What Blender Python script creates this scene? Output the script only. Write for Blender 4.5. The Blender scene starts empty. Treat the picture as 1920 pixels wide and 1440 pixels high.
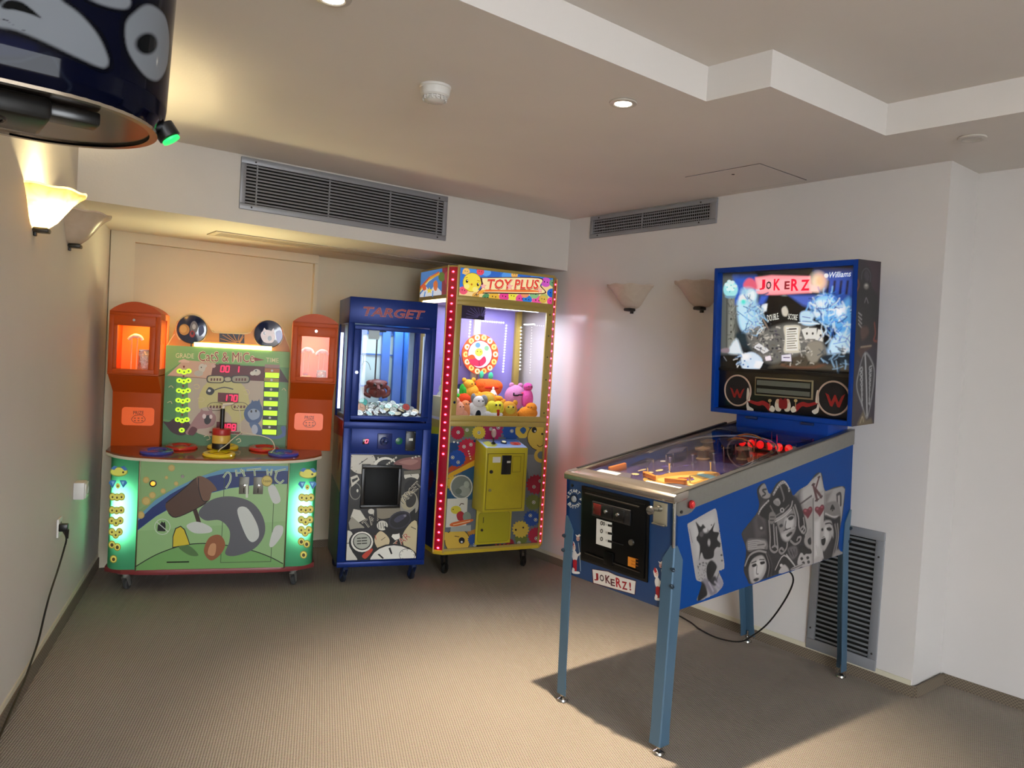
import bpy, bmesh, math, random
import numpy as np
from mathutils import Vector, Matrix, Euler

SC = bpy.context.scene
COL = SC.collection
R_ = math.radians
PI = math.pi
random.seed(7)

# ------------------------------------------------------------------ camera
def cam_setup():
    yaw, pitch, roll, F = R_(38.915), R_(1.91), R_(-3.324), 1447.0
    sy, cy = math.sin(yaw), math.cos(yaw)
    fwd, right, up = Vector((sy, cy, 0)), Vector((cy, -sy, 0)), Vector((0, 0, 1))
    f2 = fwd * math.cos(pitch) - up * math.sin(pitch)
    d2 = -(up * math.cos(pitch) + fwd * math.sin(pitch))
    r3 = right * math.cos(roll) + d2 * math.sin(roll)
    d3 = -right * math.sin(roll) + d2 * math.cos(roll)
    cd = bpy.data.cameras.new('camera')
    cd.sensor_width = 36.0
    cd.lens = 36.0 * F / 1920.0
    cd.clip_start = 0.02
    co = bpy.data.objects.new('camera', cd)
    m = Matrix((r3, -d3, -f2)).transposed().to_4x4()
    m.translation = Vector((0, 0, 1.4))
    co.matrix_world = m
    COL.objects.link(co)
    SC.camera = co
cam_setup()

# ------------------------------------------------------------------ world, lights, exposure
W_ = bpy.data.worlds.new('world')
SC.world = W_
W_.use_nodes = True
W_.node_tree.nodes['Background'].inputs[0].default_value = (0.90, 0.95, 1.0, 1)
W_.node_tree.nodes['Background'].inputs[1].default_value = 15
SC.view_settings.view_transform = 'Standard'
SC.view_settings.look = 'None'
SC.view_settings.exposure = 0.1
SC.view_settings.gamma = 1.0
SC.view_settings.use_curve_mapping = False
SC.cycles.use_denoising = True
SC.cycles.max_bounces = 8
SC.cycles.diffuse_bounces = 4
SC.cycles.glossy_bounces = 4
SC.cycles.transparent_max_bounces = 12
SC.cycles.transmission_bounces = 4
SC.cycles.caustics_reflective = False
SC.cycles.caustics_refractive = False
SC.cycles.sample_clamp_indirect = 4.0

def lamp(name, kind, loc, power, color, size=0.05, rot=None, spot=None, blend=0.3, size_y=None, parent=None):
    l = bpy.data.lights.new(name, kind)
    l.energy = power
    l.color = color
    if kind == 'AREA':
        l.shape = 'RECTANGLE' if size_y else 'SQUARE'
        l.size = size
        if size_y: l.size_y = size_y
    else:
        l.shadow_soft_size = size
    if kind == 'SPOT':
        l.spot_size = R_(spot)
        l.spot_blend = blend
    o = bpy.data.objects.new(name, l)
    o.location = loc
    if rot: o.rotation_euler = rot
    COL.objects.link(o)
    if parent: o.parent = parent
    return o

# recessed downlights (the fittings themselves are built further down)
lamp('downlight_lamp', 'SPOT', (2.09, 2.03, 2.345), 480, (1.0, 0.81, 0.58), 0.02, (0, 0, 0), 74, 1.0)
lamp('downlight_lamp', 'SPOT', (0.93, 2.04, 2.345), 18, (1.0, 0.93, 0.85), 0.03, (0, 0, 0), 110, 1.0)

# ------------------------------------------------------------------ materials
def hexl(h):
    h = h.lstrip('#')
    if len(h) == 3: h = ''.join(c * 2 for c in h)
    r = []
    for i in (0, 2, 4):
        c = int(h[i:i + 2], 16) / 255
        r.append(c / 12.92 if c <= 0.04045 else ((c + 0.055) / 1.055) ** 2.4)
    return tuple(r)

MATS = {}
def mat(name, col='#888888', rough=0.5, metal=0.0, spec=0.5, noise=0.0, nscale=30.0, bump=0.0, bscale=200.0, coat=0.0, emit=None, es=0.0):
    if name in MATS: return MATS[name]
    m = bpy.data.materials.new(name)
    m.use_nodes = True
    nt = m.node_tree
    b = nt.nodes['Principled BSDF']
    c = hexl(col) if isinstance(col, str) else col
    b.inputs['Base Color'].default_value = (*c, 1)
    b.inputs['Roughness'].default_value = rough
    b.inputs['Metallic'].default_value = metal
    b.inputs['Specular IOR Level'].default_value = spec
    b.inputs['Coat Weight'].default_value = coat
    if emit:
        b.inputs['Emission Color'].default_value = (*(hexl(emit) if isinstance(emit, str) else emit), 1)
        b.inputs['Emission Strength'].default_value = es
    if noise or bump:
        tc = nt.nodes.new('ShaderNodeTexCoord')
    if noise:
        n = nt.nodes.new('ShaderNodeTexNoise'); n.inputs['Scale'].default_value = nscale; n.inputs['Detail'].default_value = 4
        nt.links.new(tc.outputs['Object'], n.inputs['Vector'])
        mx = nt.nodes.new('ShaderNodeMix'); mx.data_type = 'RGBA'
        mx.inputs[6].default_value = (*[x * (1 - noise) for x in c], 1)
        mx.inputs[7].default_value = (*[min(1, x * (1 + noise)) for x in c], 1)
        nt.links.new(n.outputs['Fac'], mx.inputs[0])
        nt.links.new(mx.outputs[2], b.inputs['Base Color'])
    if bump:
        n2 = nt.nodes.new('ShaderNodeTexNoise'); n2.inputs['Scale'].default_value = bscale; n2.inputs['Detail'].default_value = 3
        nt.links.new(tc.outputs['Object'], n2.inputs['Vector'])
        bp = nt.nodes.new('ShaderNodeBump'); bp.inputs['Strength'].default_value = bump; bp.inputs['Distance'].default_value = 0.01
        nt.links.new(n2.outputs['Fac'], bp.inputs['Height'])
        nt.links.new(bp.outputs['Normal'], b.inputs['Normal'])
    MATS[name] = m
    return m

def glass(name, tint=(1, 1, 1), refl=1.0, rough=0.0, ior=1.45):
    if name in MATS: return MATS[name]
    m = bpy.data.materials.new(name); m.use_nodes = True
    nt = m.node_tree; nt.nodes.clear()
    out = nt.nodes.new('ShaderNodeOutputMaterial')
    tr = nt.nodes.new('ShaderNodeBsdfTransparent'); tr.inputs[0].default_value = (*tint, 1)
    gl = nt.nodes.new('ShaderNodeBsdfGlossy'); gl.inputs['Roughness'].default_value = rough
    fr = nt.nodes.new('ShaderNodeFresnel'); fr.inputs['IOR'].default_value = ior
    mu = nt.nodes.new('ShaderNodeMath'); mu.operation = 'MULTIPLY'; mu.inputs[1].default_value = refl
    mx = nt.nodes.new('ShaderNodeMixShader')
    # only the outer faces of a pane mirror; the inner faces let light straight through
    ge = nt.nodes.new('ShaderNodeNewGeometry')
    inv = nt.nodes.new('ShaderNodeMath'); inv.operation = 'SUBTRACT'; inv.inputs[0].default_value = 1.0
    nt.links.new(ge.outputs['Backfacing'], inv.inputs[1])
    m2 = nt.nodes.new('ShaderNodeMath'); m2.operation = 'MULTIPLY'
    nt.links.new(fr.outputs[0], mu.inputs[0]); nt.links.new(mu.outputs[0], m2.inputs[0]); nt.links.new(inv.outputs[0], m2.inputs[1])
    nt.links.new(m2.outputs[0], mx.inputs[0])
    nt.links.new(tr.outputs[0], mx.inputs[1]); nt.links.new(gl.outputs[0], mx.inputs[2])
    nt.links.new(mx.outputs[0], out.inputs[0])
    MATS[name] = m
    return m

def printmat(name, rough=0.4, es=0.0, spec=0.4, coat=0.0, metal=0.0):
    """flat print: the ink colour is stored per face in the attribute Col; es > 0 for backlit prints"""
    if name in MATS: return MATS[name]
    m = bpy.data.materials.new(name); m.use_nodes = True
    nt = m.node_tree; b = nt.nodes['Principled BSDF']
    a = nt.nodes.new('ShaderNodeAttribute'); a.attribute_name = 'Col'
    nt.links.new(a.outputs['Color'], b.inputs['Base Color'])
    b.inputs['Roughness'].default_value = rough
    b.inputs['Specular IOR Level'].default_value = spec
    b.inputs['Coat Weight'].default_value = coat
    b.inputs['Metallic'].default_value = metal
    if es:
        nt.links.new(a.outputs['Color'], b.inputs['Emission Color'])
        b.inputs['Emission Strength'].default_value = es
    MATS[name] = m
    return m

def wall_paint(name, col, rough=0.55, spec=0.35, bump=0.06):
    return mat(name, col, rough, spec=spec, noise=0.04, nscale=3.0, bump=bump, bscale=90.0)

def carpet():
    m = bpy.data.materials.new('carpet'); m.use_nodes = True
    nt = m.node_tree; b = nt.nodes['Principled BSDF']; N = nt.nodes.new; L = nt.links.new
    tc = N('ShaderNodeTexCoord')
    mp = N('ShaderNodeMapping'); mp.inputs['Rotation'].default_value = (0, 0, R_(45 - 20)); mp.inputs['Scale'].default_value = (105, 105, 105)
    L(tc.outputs['Object'], mp.inputs['Vector'])
    sep = N('ShaderNodeSeparateXYZ'); L(mp.outputs[0], sep.inputs[0])
    def sinw(sock):
        w = N('ShaderNodeMath'); w.operation = 'MULTIPLY'; w.inputs[1].default_value = 2 * PI; L(sock, w.inputs[0])
        s = N('ShaderNodeMath'); s.operation = 'SINE'; L(w.outputs[0], s.inputs[0]); return s.outputs[0]
    pr = N('ShaderNodeMath'); pr.operation = 'ADD'; L(sinw(sep.outputs[0]), pr.inputs[0]); L(sinw(sep.outputs[1]), pr.inputs[1])
    rm = N('ShaderNodeMapRange'); rm.inputs[1].default_value = -0.6; rm.inputs[2].default_value = -1.9; L(pr.outputs[0], rm.inputs[0])
    no = N('ShaderNodeTexNoise'); no.inputs['Scale'].default_value = 1.7; no.inputs['Detail'].default_value = 5; L(tc.outputs['Object'], no.inputs['Vector'])
    n2 = N('ShaderNodeTexNoise'); n2.inputs['Scale'].default_value = 260; n2.inputs['Detail'].default_value = 2; L(tc.outputs['Object'], n2.inputs['Vector'])
    c1 = N('ShaderNodeMix'); c1.data_type = 'RGBA'; c1.inputs[6].default_value = (*hexl('#968d83'), 1); c1.inputs[7].default_value = (*hexl('#a0978c'), 1)
    L(no.outputs['Fac'], c1.inputs[0])
    c2 = N('ShaderNodeMix'); c2.data_type = 'RGBA'; c2.inputs[7].default_value = (*hexl('#504a44'), 1)
    L(c1.outputs[2], c2.inputs[6]); L(rm.outputs[0], c2.inputs[0])
    c3 = N('ShaderNodeMix'); c3.data_type = 'RGBA'; c3.blend_type = 'OVERLAY'; c3.inputs[0].default_value = 0.25
    L(c2.outputs[2], c3.inputs[6]); L(n2.outputs['Color'], c3.inputs[7])
    L(c3.outputs[2], b.inputs['Base Color'])
    b.inputs['Roughness'].default_value = 0.95
    b.inputs['Specular IOR Level'].default_value = 0.1
    bp = N('ShaderNodeBump'); bp.inputs['Strength'].default_value = 0.5; bp.inputs['Distance'].default_value = 0.003
    L(pr.outputs[0], bp.inputs['Height']); L(bp.outputs[0], b.inputs['Normal'])
    MATS['carpet'] = m
    return m

def mosaic_strip():
    m = bpy.data.materials.new('woven_skirting'); m.use_nodes = True
    nt = m.node_tree; b = nt.nodes['Principled BSDF']; N = nt.nodes.new; L = nt.links.new
    tc = N('ShaderNodeTexCoord')
    ch = N('ShaderNodeTexChecker'); ch.inputs['Scale'].default_value = 140
    ch.inputs['Color1'].default_value = (*hexl('#5d5347'), 1); ch.inputs['Color2'].default_value = (*hexl('#7b6e5d'), 1)
    L(tc.outputs['Object'], ch.inputs['Vector']); L(ch.outputs['Color'], b.inputs['Base Color'])
    b.inputs['Roughness'].default_value = 0.9
    MATS['woven_skirting'] = m
    return m

def alabaster(name, c1, c2, trans=0.5):
    m = bpy.data.materials.new(name); m.use_nodes = True
    nt = m.node_tree; nt.nodes.clear(); N = nt.nodes.new; L = nt.links.new
    out = N('ShaderNodeOutputMaterial'); tc = N('ShaderNodeTexCoord')
    no = N('ShaderNodeTexNoise'); no.inputs['Scale'].default_value = 14; no.inputs['Detail'].default_value = 4; no.inputs['Distortion'].default_value = 1.2
    L(tc.outputs['Object'], no.inputs['Vector'])
    mx = N('ShaderNodeMix'); mx.data_type = 'RGBA'; mx.inputs[6].default_value = (*hexl(c1), 1); mx.inputs[7].default_value = (*hexl(c2), 1)
    L(no.outputs['Fac'], mx.inputs[0])
    t = N('ShaderNodeBsdfTranslucent'); d = N('ShaderNodeBsdfPrincipled'); d.inputs['Roughness'].default_value = 0.25
    L(mx.outputs[2], t.inputs[0]); L(mx.outputs[2], d.inputs['Base Color'])
    ms = N('ShaderNodeMixShader'); ms.inputs[0].default_value = trans
    L(d.outputs[0], ms.inputs[1]); L(t.outputs[0], ms.inputs[2]); L(ms.outputs[0], out.inputs[0])
    MATS[name] = m
    return m

def lit_plastic(name, col, trans=0.7):
    if name in MATS: return MATS[name]
    m = bpy.data.materials.new(name); m.use_nodes = True
    nt = m.node_tree; nt.nodes.clear(); N = nt.nodes.new; L = nt.links.new
    out = N('ShaderNodeOutputMaterial'); t = N('ShaderNodeBsdfTranslucent'); d = N('ShaderNodeBsdfPrincipled'); ms = N('ShaderNodeMixShader')
    t.inputs[0].default_value = (*hexl(col), 1); d.inputs['Base Color'].default_value = (*hexl(col), 1); d.inputs['Roughness'].default_value = 0.3
    ms.inputs[0].default_value = trans
    L(d.outputs[0], ms.inputs[1]); L(t.outputs[0], ms.inputs[2]); L(ms.outputs[0], out.inputs[0])
    MATS[name] = m
    return m

def glow(name, col='#ffffff', es=1.0):
    if name in MATS: return MATS[name]
    return mat(name, col, 0.4, emit=col, es=es)

# ------------------------------------------------------------------ mesh builder
class MB:
    def __init__(self, xf=None):
        self.v, self.f, self.mi, self.cols, self.xf, self.cur = [], [], [], {}, xf, 0
    def add(self, verts, faces, mi=None):
        n = len(self.v)
        for p in verts:
            p = Vector(p)
            self.v.append(tuple(self.xf @ p) if self.xf else tuple(p))
        for f in faces:
            self.f.append([i + n for i in f]); self.mi.append(self.cur if mi is None else mi)
        return self
    def box(self, x0, x1, y0, y1, z0, z1, bev=0.0, seg=2, mi=None, M=None):
        bm = bmesh.new()
        bmesh.ops.create_cube(bm, size=1)
        for v in bm.verts:
            v.co = Vector(((x0 + x1) / 2 + v.co.x * (x1 - x0), (y0 + y1) / 2 + v.co.y * (y1 - y0), (z0 + z1) / 2 + v.co.z * (z1 - z0)))
        if bev:
            bmesh.ops.bevel(bm, geom=bm.edges[:], offset=bev, segments=seg, profile=0.5, affect='EDGES')
        return self._bm(bm, mi, M)
    def _bm(self, bm, mi=None, M=None):
        bm.verts.index_update()
        vs = [(M @ v.co if M else v.co) for v in bm.verts]
        self.add(vs, [[v.index for v in f.verts] for f in bm.faces], mi)
        bm.free()
        return self
    def prism(self, poly, y0, y1, axis='y', mi=None, bev=0.0):
        """extrude a 2D polygon; axis y: poly=(x,z); axis z: poly=(x,y); axis x: poly=(y,z)"""
        def mk(p, d):
            return (p[0], d, p[1]) if axis == 'y' else ((p[0], p[1], d) if axis == 'z' else (d, p[0], p[1]))
        bm = bmesh.new()
        a = [bm.verts.new(mk(p, y0)) for p in poly]; b = [bm.verts.new(mk(p, y1)) for p in poly]
        n = len(poly)
        bm.faces.new(a); bm.faces.new(b[::-1])
        for i in range(n):
            bm.faces.new((a[i], b[i], b[(i + 1) % n], a[(i + 1) % n]))
        bmesh.ops.recalc_face_normals(bm, faces=bm.faces[:])
        if bev:
            bmesh.ops.bevel(bm, geom=bm.edges[:], offset=bev, segments=2, profile=0.5, affect='EDGES')
        return self._bm(bm, mi)
    def lathe(self, prof, M=None, seg=24, a0=0.0, a1=2 * PI, mi=None, caps=True):
        """profile (r, z) turned about z, then moved by M"""
        full = abs(a1 - a0 - 2 * PI) < 1e-6
        ns = seg if full else seg + 1
        vs, fs = [], []
        for r, z in prof:
            for k in range(ns):
                a = a0 + (a1 - a0) * k / seg
                vs.append(Vector((r * math.cos(a), r * math.sin(a), z)))
        m = len(prof)
        for i in range(m - 1):
            for k in range(seg):
                k2 = (k + 1) % ns
                fs.append([i * ns + k, i * ns + k2, (i + 1) * ns + k2, (i + 1) * ns + k])
        if caps and full:
            if prof[0][0] > 1e-6: fs.append([k for k in range(ns)][::-1])
            if prof[-1][0] > 1e-6: fs.append([(m - 1) * ns + k for k in range(ns)])
        if M: vs = [M @ v for v in vs]
        return self.add(vs, fs, mi)
    def cyl(self, p0, p1, r0, r1=None, seg=16, mi=None):
        p0, p1 = Vector(p0), Vector(p1)
        r1 = r0 if r1 is None else r1
        d = p1 - p0
        M = Matrix.Translation(p0) @ d.to_track_quat('Z', 'Y').to_matrix().to_4x4()
        return self.lathe([(r0, 0), (r1, d.length)], M, seg, mi=mi)
    def ball(self, c, r, seg=16, rings=10, M=None, mi=None, rot=None):
        rx, ry, rz = (r, r, r) if not hasattr(r, '__len__') else r
        prof = [(max(1e-7, math.sin(PI * i / rings)), -math.cos(PI * i / rings)) for i in range(rings + 1)]
        T = Matrix.Translation(Vector(c)) @ (rot.to_matrix().to_4x4() if rot else Matrix.Identity(4)) @ Matrix.Diagonal((rx, ry, rz, 1))
        return self.lathe(prof, (M @ T) if M else T, seg, mi=mi, caps=False)
    def torus(self, c, R, r, seg=32, ring=12, M=None, sq=1.0, mi=None):
        vs, fs = [], []
        for i in range(seg):
            a = 2 * PI * i / seg
            for j in range(ring):
                b = 2 * PI * j / ring
                rr = R + r * math.cos(b)
                p = Vector((rr * math.cos(a), rr * math.sin(a), r * sq * math.sin(b)))
                vs.append((M @ p if M else p) + Vector(c))
        for i in range(seg):
            for j in range(ring):
                fs.append([i * ring + j, ((i + 1) % seg) * ring + j, ((i + 1) % seg) * ring + (j + 1) % ring, i * ring + (j + 1) % ring])
        return self.add(vs, fs, mi)
    def tube(self, pts, r, seg=8, smooth=4, mi=None, closed=False):
        P = spline(pts, smooth) if smooth > 1 else [Vector(p) for p in pts]
        vs, fs = [], []
        up = Vector((0, 0, 1))
        n = len(P)
        for i, p in enumerate(P):
            t = (P[min(i + 1, n - 1)] - P[max(i - 1, 0)]).normalized()
            s = t.cross(up)
            if s.length < 1e-3: s = t.cross(Vector((1, 0, 0)))
            s.normalize(); q = s.cross(t)
            for k in range(seg):
                a = 2 * PI * k / seg
                vs.append(p + s * (r * math.cos(a)) + q * (r * math.sin(a)))
        for i in range(n - 1):
            for k in range(seg):
                fs.append([i * seg + k, i * seg + (k + 1) % seg, (i + 1) * seg + (k + 1) % seg, (i + 1) * seg + k])
        fs.append(list(range(seg))[::-1]); fs.append([(n - 1) * seg + k for k in range(seg)])
        return self.add(vs, fs, mi)
    def frame(self, x0, x1, z0, z1, hx0, hx1, hz0, hz1, y0, y1, bev=0.0, mi=None):
        self.box(x0, x1, y0, y1, z0, hz0, bev, mi=mi); self.box(x0, x1, y0, y1, hz1, z1, bev, mi=mi)
        self.box(x0, hx0, y0, y1, hz0, hz1, bev, mi=mi); self.box(hx1, x1, y0, y1, hz0, hz1, bev, mi=mi)
        return self
    def mesh(self, name, mats, smooth=True, angle=35):
        me = bpy.data.meshes.new(name)
        me.from_pydata(self.v, [], self.f)
        for m in (mats if isinstance(mats, (list, tuple)) else [mats]): me.materials.append(m)
        if any(self.mi): me.polygons.foreach_set('material_index', self.mi)
        bm = bmesh.new(); bm.from_mesh(me); bmesh.ops.recalc_face_normals(bm, faces=bm.faces[:]); bm.to_mesh(me); bm.free()
        if smooth:
            me.polygons.foreach_set('use_smooth', [True] * len(me.polygons))
            me.set_sharp_from_angle(angle=R_(angle))
        me.update()
        return me

def spline(pts, n=4, closed=False):
    P = [Vector(p) for p in pts]
    out = []
    m = len(P)
    rng = range(m) if closed else range(m - 1)
    for i in rng:
        if closed: a, b, c, d = P[(i - 1) % m], P[i], P[(i + 1) % m], P[(i + 2) % m]
        else: a, b, c, d = P[max(i - 1, 0)], P[i], P[i + 1], P[min(i + 2, m - 1)]
        for k in range(n):
            t = k / n
            out.append(0.5 * ((2 * b) + (c - a) * t + (2 * a - 5 * b + 4 * c - d) * t * t + (3 * b - a - 3 * c + d) * t ** 3))
    if not closed: out.append(P[-1])
    return out

def link(name, data, parent=None, loc=None, rot=None, **props):
    o = bpy.data.objects.new(name, data)
    COL.objects.link(o)
    if parent: o.parent = parent
    if loc is not None: o.location = loc
    if rot is not None: o.rotation_euler = rot
    for k, v in props.items(): o[k] = v
    return o

def part(name, mb, m, parent=None, loc=None, rot=None, smooth=True, angle=35, **props):
    return link(name, mb.mesh(name, m, smooth, angle), parent, loc, rot, **props)

def root(name, label, cat, loc=(0, 0, 0), rz=0.0, group=None):
    o = link(name, None, None, loc, (0, 0, rz))
    o.empty_display_size = 0.1
    o['label'] = label; o['category'] = cat
    if group: o['group'] = group
    return o

def struct(name, mb, m, **kw):
    return part(name, mb, m, kind='structure', **kw)

# ------------------------------------------------------------------ flat print on surfaces
def text_geo(s, bold, shear):
    cu = bpy.data.curves.new('lettering', 'FONT')
    cu.body = s; cu.size = 1.0; cu.offset = bold; cu.shear = shear; cu.resolution_u = 2
    ob = bpy.data.objects.new('lettering', cu)
    me = bpy.data.meshes.new_from_object(ob)
    vs = [(v.co.x, v.co.y) for v in me.vertices]; fs = [list(p.vertices) for p in me.polygons]
    bpy.data.objects.remove(ob); bpy.data.meshes.remove(me); bpy.data.curves.remove(cu)
    if not vs: return [], []
    x0 = min(v[0] for v in vs); x1 = max(v[0] for v in vs); y0 = min(v[1] for v in vs); y1 = max(v[1] for v in vs)
    return [((v[0] - x0) / (x1 - x0), (v[1] - y0) / (y1 - y0)) for v in vs], fs

def poly_stroke(pts, w):
    out_l, out_r = [], []
    n = len(pts)
    for i, p in enumerate(pts):
        a, b = pts[max(i - 1, 0)], pts[min(i + 1, n - 1)]
        t = (b - a); t = t.normalized() if t.length > 1e-9 else Vector((1, 0))
        nn = Vector((-t.y, t.x)) * (w / 2)
        out_l.append(p + nn); out_r.append(p - nn)
    return out_l, out_r

def shape_polys(sh):
    """one drawn shape -> list of (verts2d, faces)"""
    k = sh[0]
    if k == 'P': return [([Vector(p) for p in sh[2]], [list(range(len(sh[2])))])]
    if k == 'S':
        q = spline([(p[0], p[1], 0) for p in sh[2]], 5, True)
        return [([Vector((p.x, p.y)) for p in q], [list(range(len(q)))])]
    if k == 'E':
        cx, cy, px, py, qx, qy = sh[2]
        n = 20
        vs = [Vector((cx + px * math.cos(2 * PI * i / n) + qx * math.sin(2 * PI * i / n), cy + py * math.cos(2 * PI * i / n) + qy * math.sin(2 * PI * i / n))) for i in range(n)]
        return [(vs, [list(range(n))])]
    if k == 'L':
        pts = [Vector((p[0], p[1], 0)) for p in sh[3]]
        if len(pts) > 2: pts = spline(pts, 4)
        l, r = poly_stroke([Vector((p.x, p.y)) for p in pts], sh[2])
        n = len(l)
        return [(l + r, [[i, i + 1, n + i + 1, n + i] for i in range(n - 1)])]
    if k == 'T':
        _, _, s, o, ex, ey, bold, shear = sh
        vs, fs = text_geo(s, bold, shear)
        return [([Vector((o[0] + ex[0] * x + ey[0] * y, o[1] + ex[1] * x + ey[1] * y)) for x, y in vs], fs)]
    raise ValueError(k)

INK = 1.0
def decal(name, parent, O, A, B, shapes, m, off=0.0008, step=0.00003, M=None, **props):
    O, A, B = Vector(O), Vector(A), Vector(B)
    N = A.cross(B).normalized()
    unlit = m.node_tree.nodes['Principled BSDF'].inputs['Emission Strength'].default_value == 0
    vs, fs, cs = [], [], []
    for i, sh in enumerate(shapes):
        c = tuple(min(0.92, x * INK) for x in hexl(sh[1])) if unlit else hexl(sh[1])
        for pv, pf in shape_polys(sh):
            n = len(vs)
            for p in pv: 
                q = O + A * p.x + B * p.y + N * (off + step * i)
                vs.append(tuple(M @ q) if M else tuple(q))
            for f in pf:
                f = [x + n for x in f]
                fs.append(f); cs.append((c, len(f)))
    me = bpy.data.meshes.new(name)
    me.from_pydata(vs, [], fs)
    ca = me.color_attributes.new('Col', 'FLOAT_COLOR', 'CORNER')
    buf = []
    for c, k in cs: buf += [c[0], c[1], c[2], 1.0] * k
    ca.data.foreach_set('color', buf)
    me.materials.append(m)
    # all faces look along N
    Nw = (M.to_3x3() @ N) if M else N
    flip = [p.index for p in me.polygons if p.normal.dot(Nw) < 0]
    if flip:
        for i in flip: me.polygons[i].flip()
    me.update()
    return link(name, me, parent, **props)

class Paint:
    """soft print painted on a fine grid of a panel (airbrush and halftone art); colours become a mesh attribute"""
    def __init__(self, x0, x1, y0, y1, nx, ny, bg):
        self.x0, self.x1, self.y0, self.y1, self.nx, self.ny = x0, x1, y0, y1, nx, ny
        self.X, self.Y = np.meshgrid(np.linspace(x0, x1, nx), np.linspace(y0, y1, ny))
        self.gain = 1.0
        self.c = np.ones((ny, nx, 3)) * np.array(hexl(bg))
        self.cell = (x1 - x0) / nx
    def blend(self, al, col):
        al = np.clip(al, 0, 1)[..., None]
        self.c = self.c * (1 - al) + np.array(hexl(col) if isinstance(col, str) else col) * al
    def sdf(self, pts):
        X, Y = self.X, self.Y
        d = np.full(X.shape, 1e9); ins = np.zeros(X.shape, bool)
        n = len(pts)
        for i in range(n):
            ax, ay = pts[i]; bx, by = pts[(i + 1) % n]
            ex, ey = bx - ax, by - ay
            t = np.clip(((X - ax) * ex + (Y - ay) * ey) / (ex * ex + ey * ey + 1e-18), 0, 1)
            d = np.minimum(d, (X - ax - t * ex) ** 2 + (Y - ay - t * ey) ** 2)
            c = ((ay > Y) != (by > Y)) & (X < (bx - ax) * (Y - ay) / (by - ay + 1e-18) + ax)
            ins ^= c
        d = np.sqrt(d)
        return np.where(ins, -d, d)
    def shape(self, sh, soft=None):
        soft = soft or self.cell * 1.2
        k = sh[0]
        al = sh[-1].get('a', 1.0) if isinstance(sh[-1], dict) else 1.0
        if isinstance(sh[-1], dict): soft = sh[-1].get('s', soft)
        if k in 'PS':
            pts = [(p[0], p[1]) for p in sh[2]]
            if k == 'S': pts = [(p.x, p.y) for p in spline([(p[0], p[1], 0) for p in sh[2]], 4, True)]
            d = self.sdf(pts)
        elif k == 'E':
            cx, cy, px, py, qx, qy = sh[2]
            det = px * qy - py * qx
            u = ((self.X - cx) * qy - (self.Y - cy) * qx) / det; v = ((self.Y - cy) * px - (self.X - cx) * py) / det
            r = np.sqrt(u * u + v * v)
            d = (r - 1) * min(math.hypot(px, py), math.hypot(qx, qy))
        elif k == 'L':
            P = [Vector((p[0], p[1], 0)) for p in sh[3]]
            if len(P) > 2: P = spline(P, 4)
            d = np.full(self.X.shape, 1e9)
            for a, b in zip(P[:-1], P[1:]):
                ex, ey = b.x - a.x, b.y - a.y
                t = np.clip(((self.X - a.x) * ex + (self.Y - a.y) * ey) / (ex * ex + ey * ey + 1e-18), 0, 1)
                d = np.minimum(d, (self.X - a.x - t * ex) ** 2 + (self.Y - a.y - t * ey) ** 2)
            d = np.sqrt(d) - sh[2] / 2
        else:
            return
        self.blend(al * np.clip(0.5 - d / soft, 0, 1), sh[1])
    def scribble(self, pts, n, cols, ln, w, seed, curl=0.5):
        """short random brush strokes inside an outline"""
        rng = random.Random(seed)
        xs = [q[0] for q in pts]; ys = [q[1] for q in pts]
        d = self.sdf(pts)
        for _ in range(n):
            for _t in range(30):
                x, y = rng.uniform(min(xs), max(xs)), rng.uniform(min(ys), max(ys))
                i = int((x - self.x0) / (self.x1 - self.x0) * (self.nx - 1)); j = int((y - self.y0) / (self.y1 - self.y0) * (self.ny - 1))
                if 0 <= i < self.nx and 0 <= j < self.ny and d[j, i] < -w: break
            a = rng.uniform(0, 6.28); l = rng.uniform(0.4, 1.0) * ln; b = a + rng.uniform(-1, 1) * curl
            q = [(x, y), (x + l * math.cos(a) / 2, y + l * math.sin(a) / 2), (x + l * (math.cos(a) + math.cos(b)) / 2, y + l * (math.sin(a) + math.sin(b)) / 2)]
            self.shape(('L', rng.choice(cols), w * rng.uniform(0.5, 1.2), q, {'a': rng.uniform(0.5, 0.95), 's': w}))
    def draw(self, shapes):
        for s in shapes: self.shape(s)
    def mesh(self, name, m, fn, mask=None, alpha=None):
        """fn(X, Y) -> (n,3) positions"""
        nx, ny = self.nx, self.ny
        P = fn(self.X.ravel(), self.Y.ravel())
        idx = np.arange(nx * ny).reshape(ny, nx)
        q = np.stack([idx[:-1, :-1], idx[:-1, 1:], idx[1:, 1:], idx[1:, :-1]], -1).reshape(-1, 4)
        if mask is not None:
            mk = mask.reshape(ny, nx)
            keep = (mk[:-1, :-1] & mk[:-1, 1:] & mk[1:, 1:] & mk[1:, :-1]).ravel()
            q = q[keep]
            used = np.unique(q); rem = np.full(nx * ny, -1); rem[used] = np.arange(len(used))
            P = P[used]; cols = self.c.reshape(-1, 3)[used]; q = rem[q]
        else:
            cols = self.c.reshape(-1, 3)
        cols = cols * self.gain
        me = bpy.data.meshes.new(name)
        nf = len(q)
        me.vertices.add(len(P)); me.vertices.foreach_set('co', P.astype(np.float32).ravel())
        me.loops.add(nf * 4); me.loops.foreach_set('vertex_index', q.astype(np.int32).ravel())
        me.polygons.add(nf); me.polygons.foreach_set('loop_start', np.arange(0, nf * 4, 4, dtype=np.int32))
        me.update(calc_edges=True)
        ca = me.color_attributes.new('Col', 'FLOAT_COLOR', 'POINT')
        ca.data.foreach_set('color', np.concatenate([cols, np.ones((len(cols), 1))], 1).astype(np.float32).ravel())
        me.polygons.foreach_set('use_smooth', [True] * nf)
        me.materials.append(m)
        return me

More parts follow.
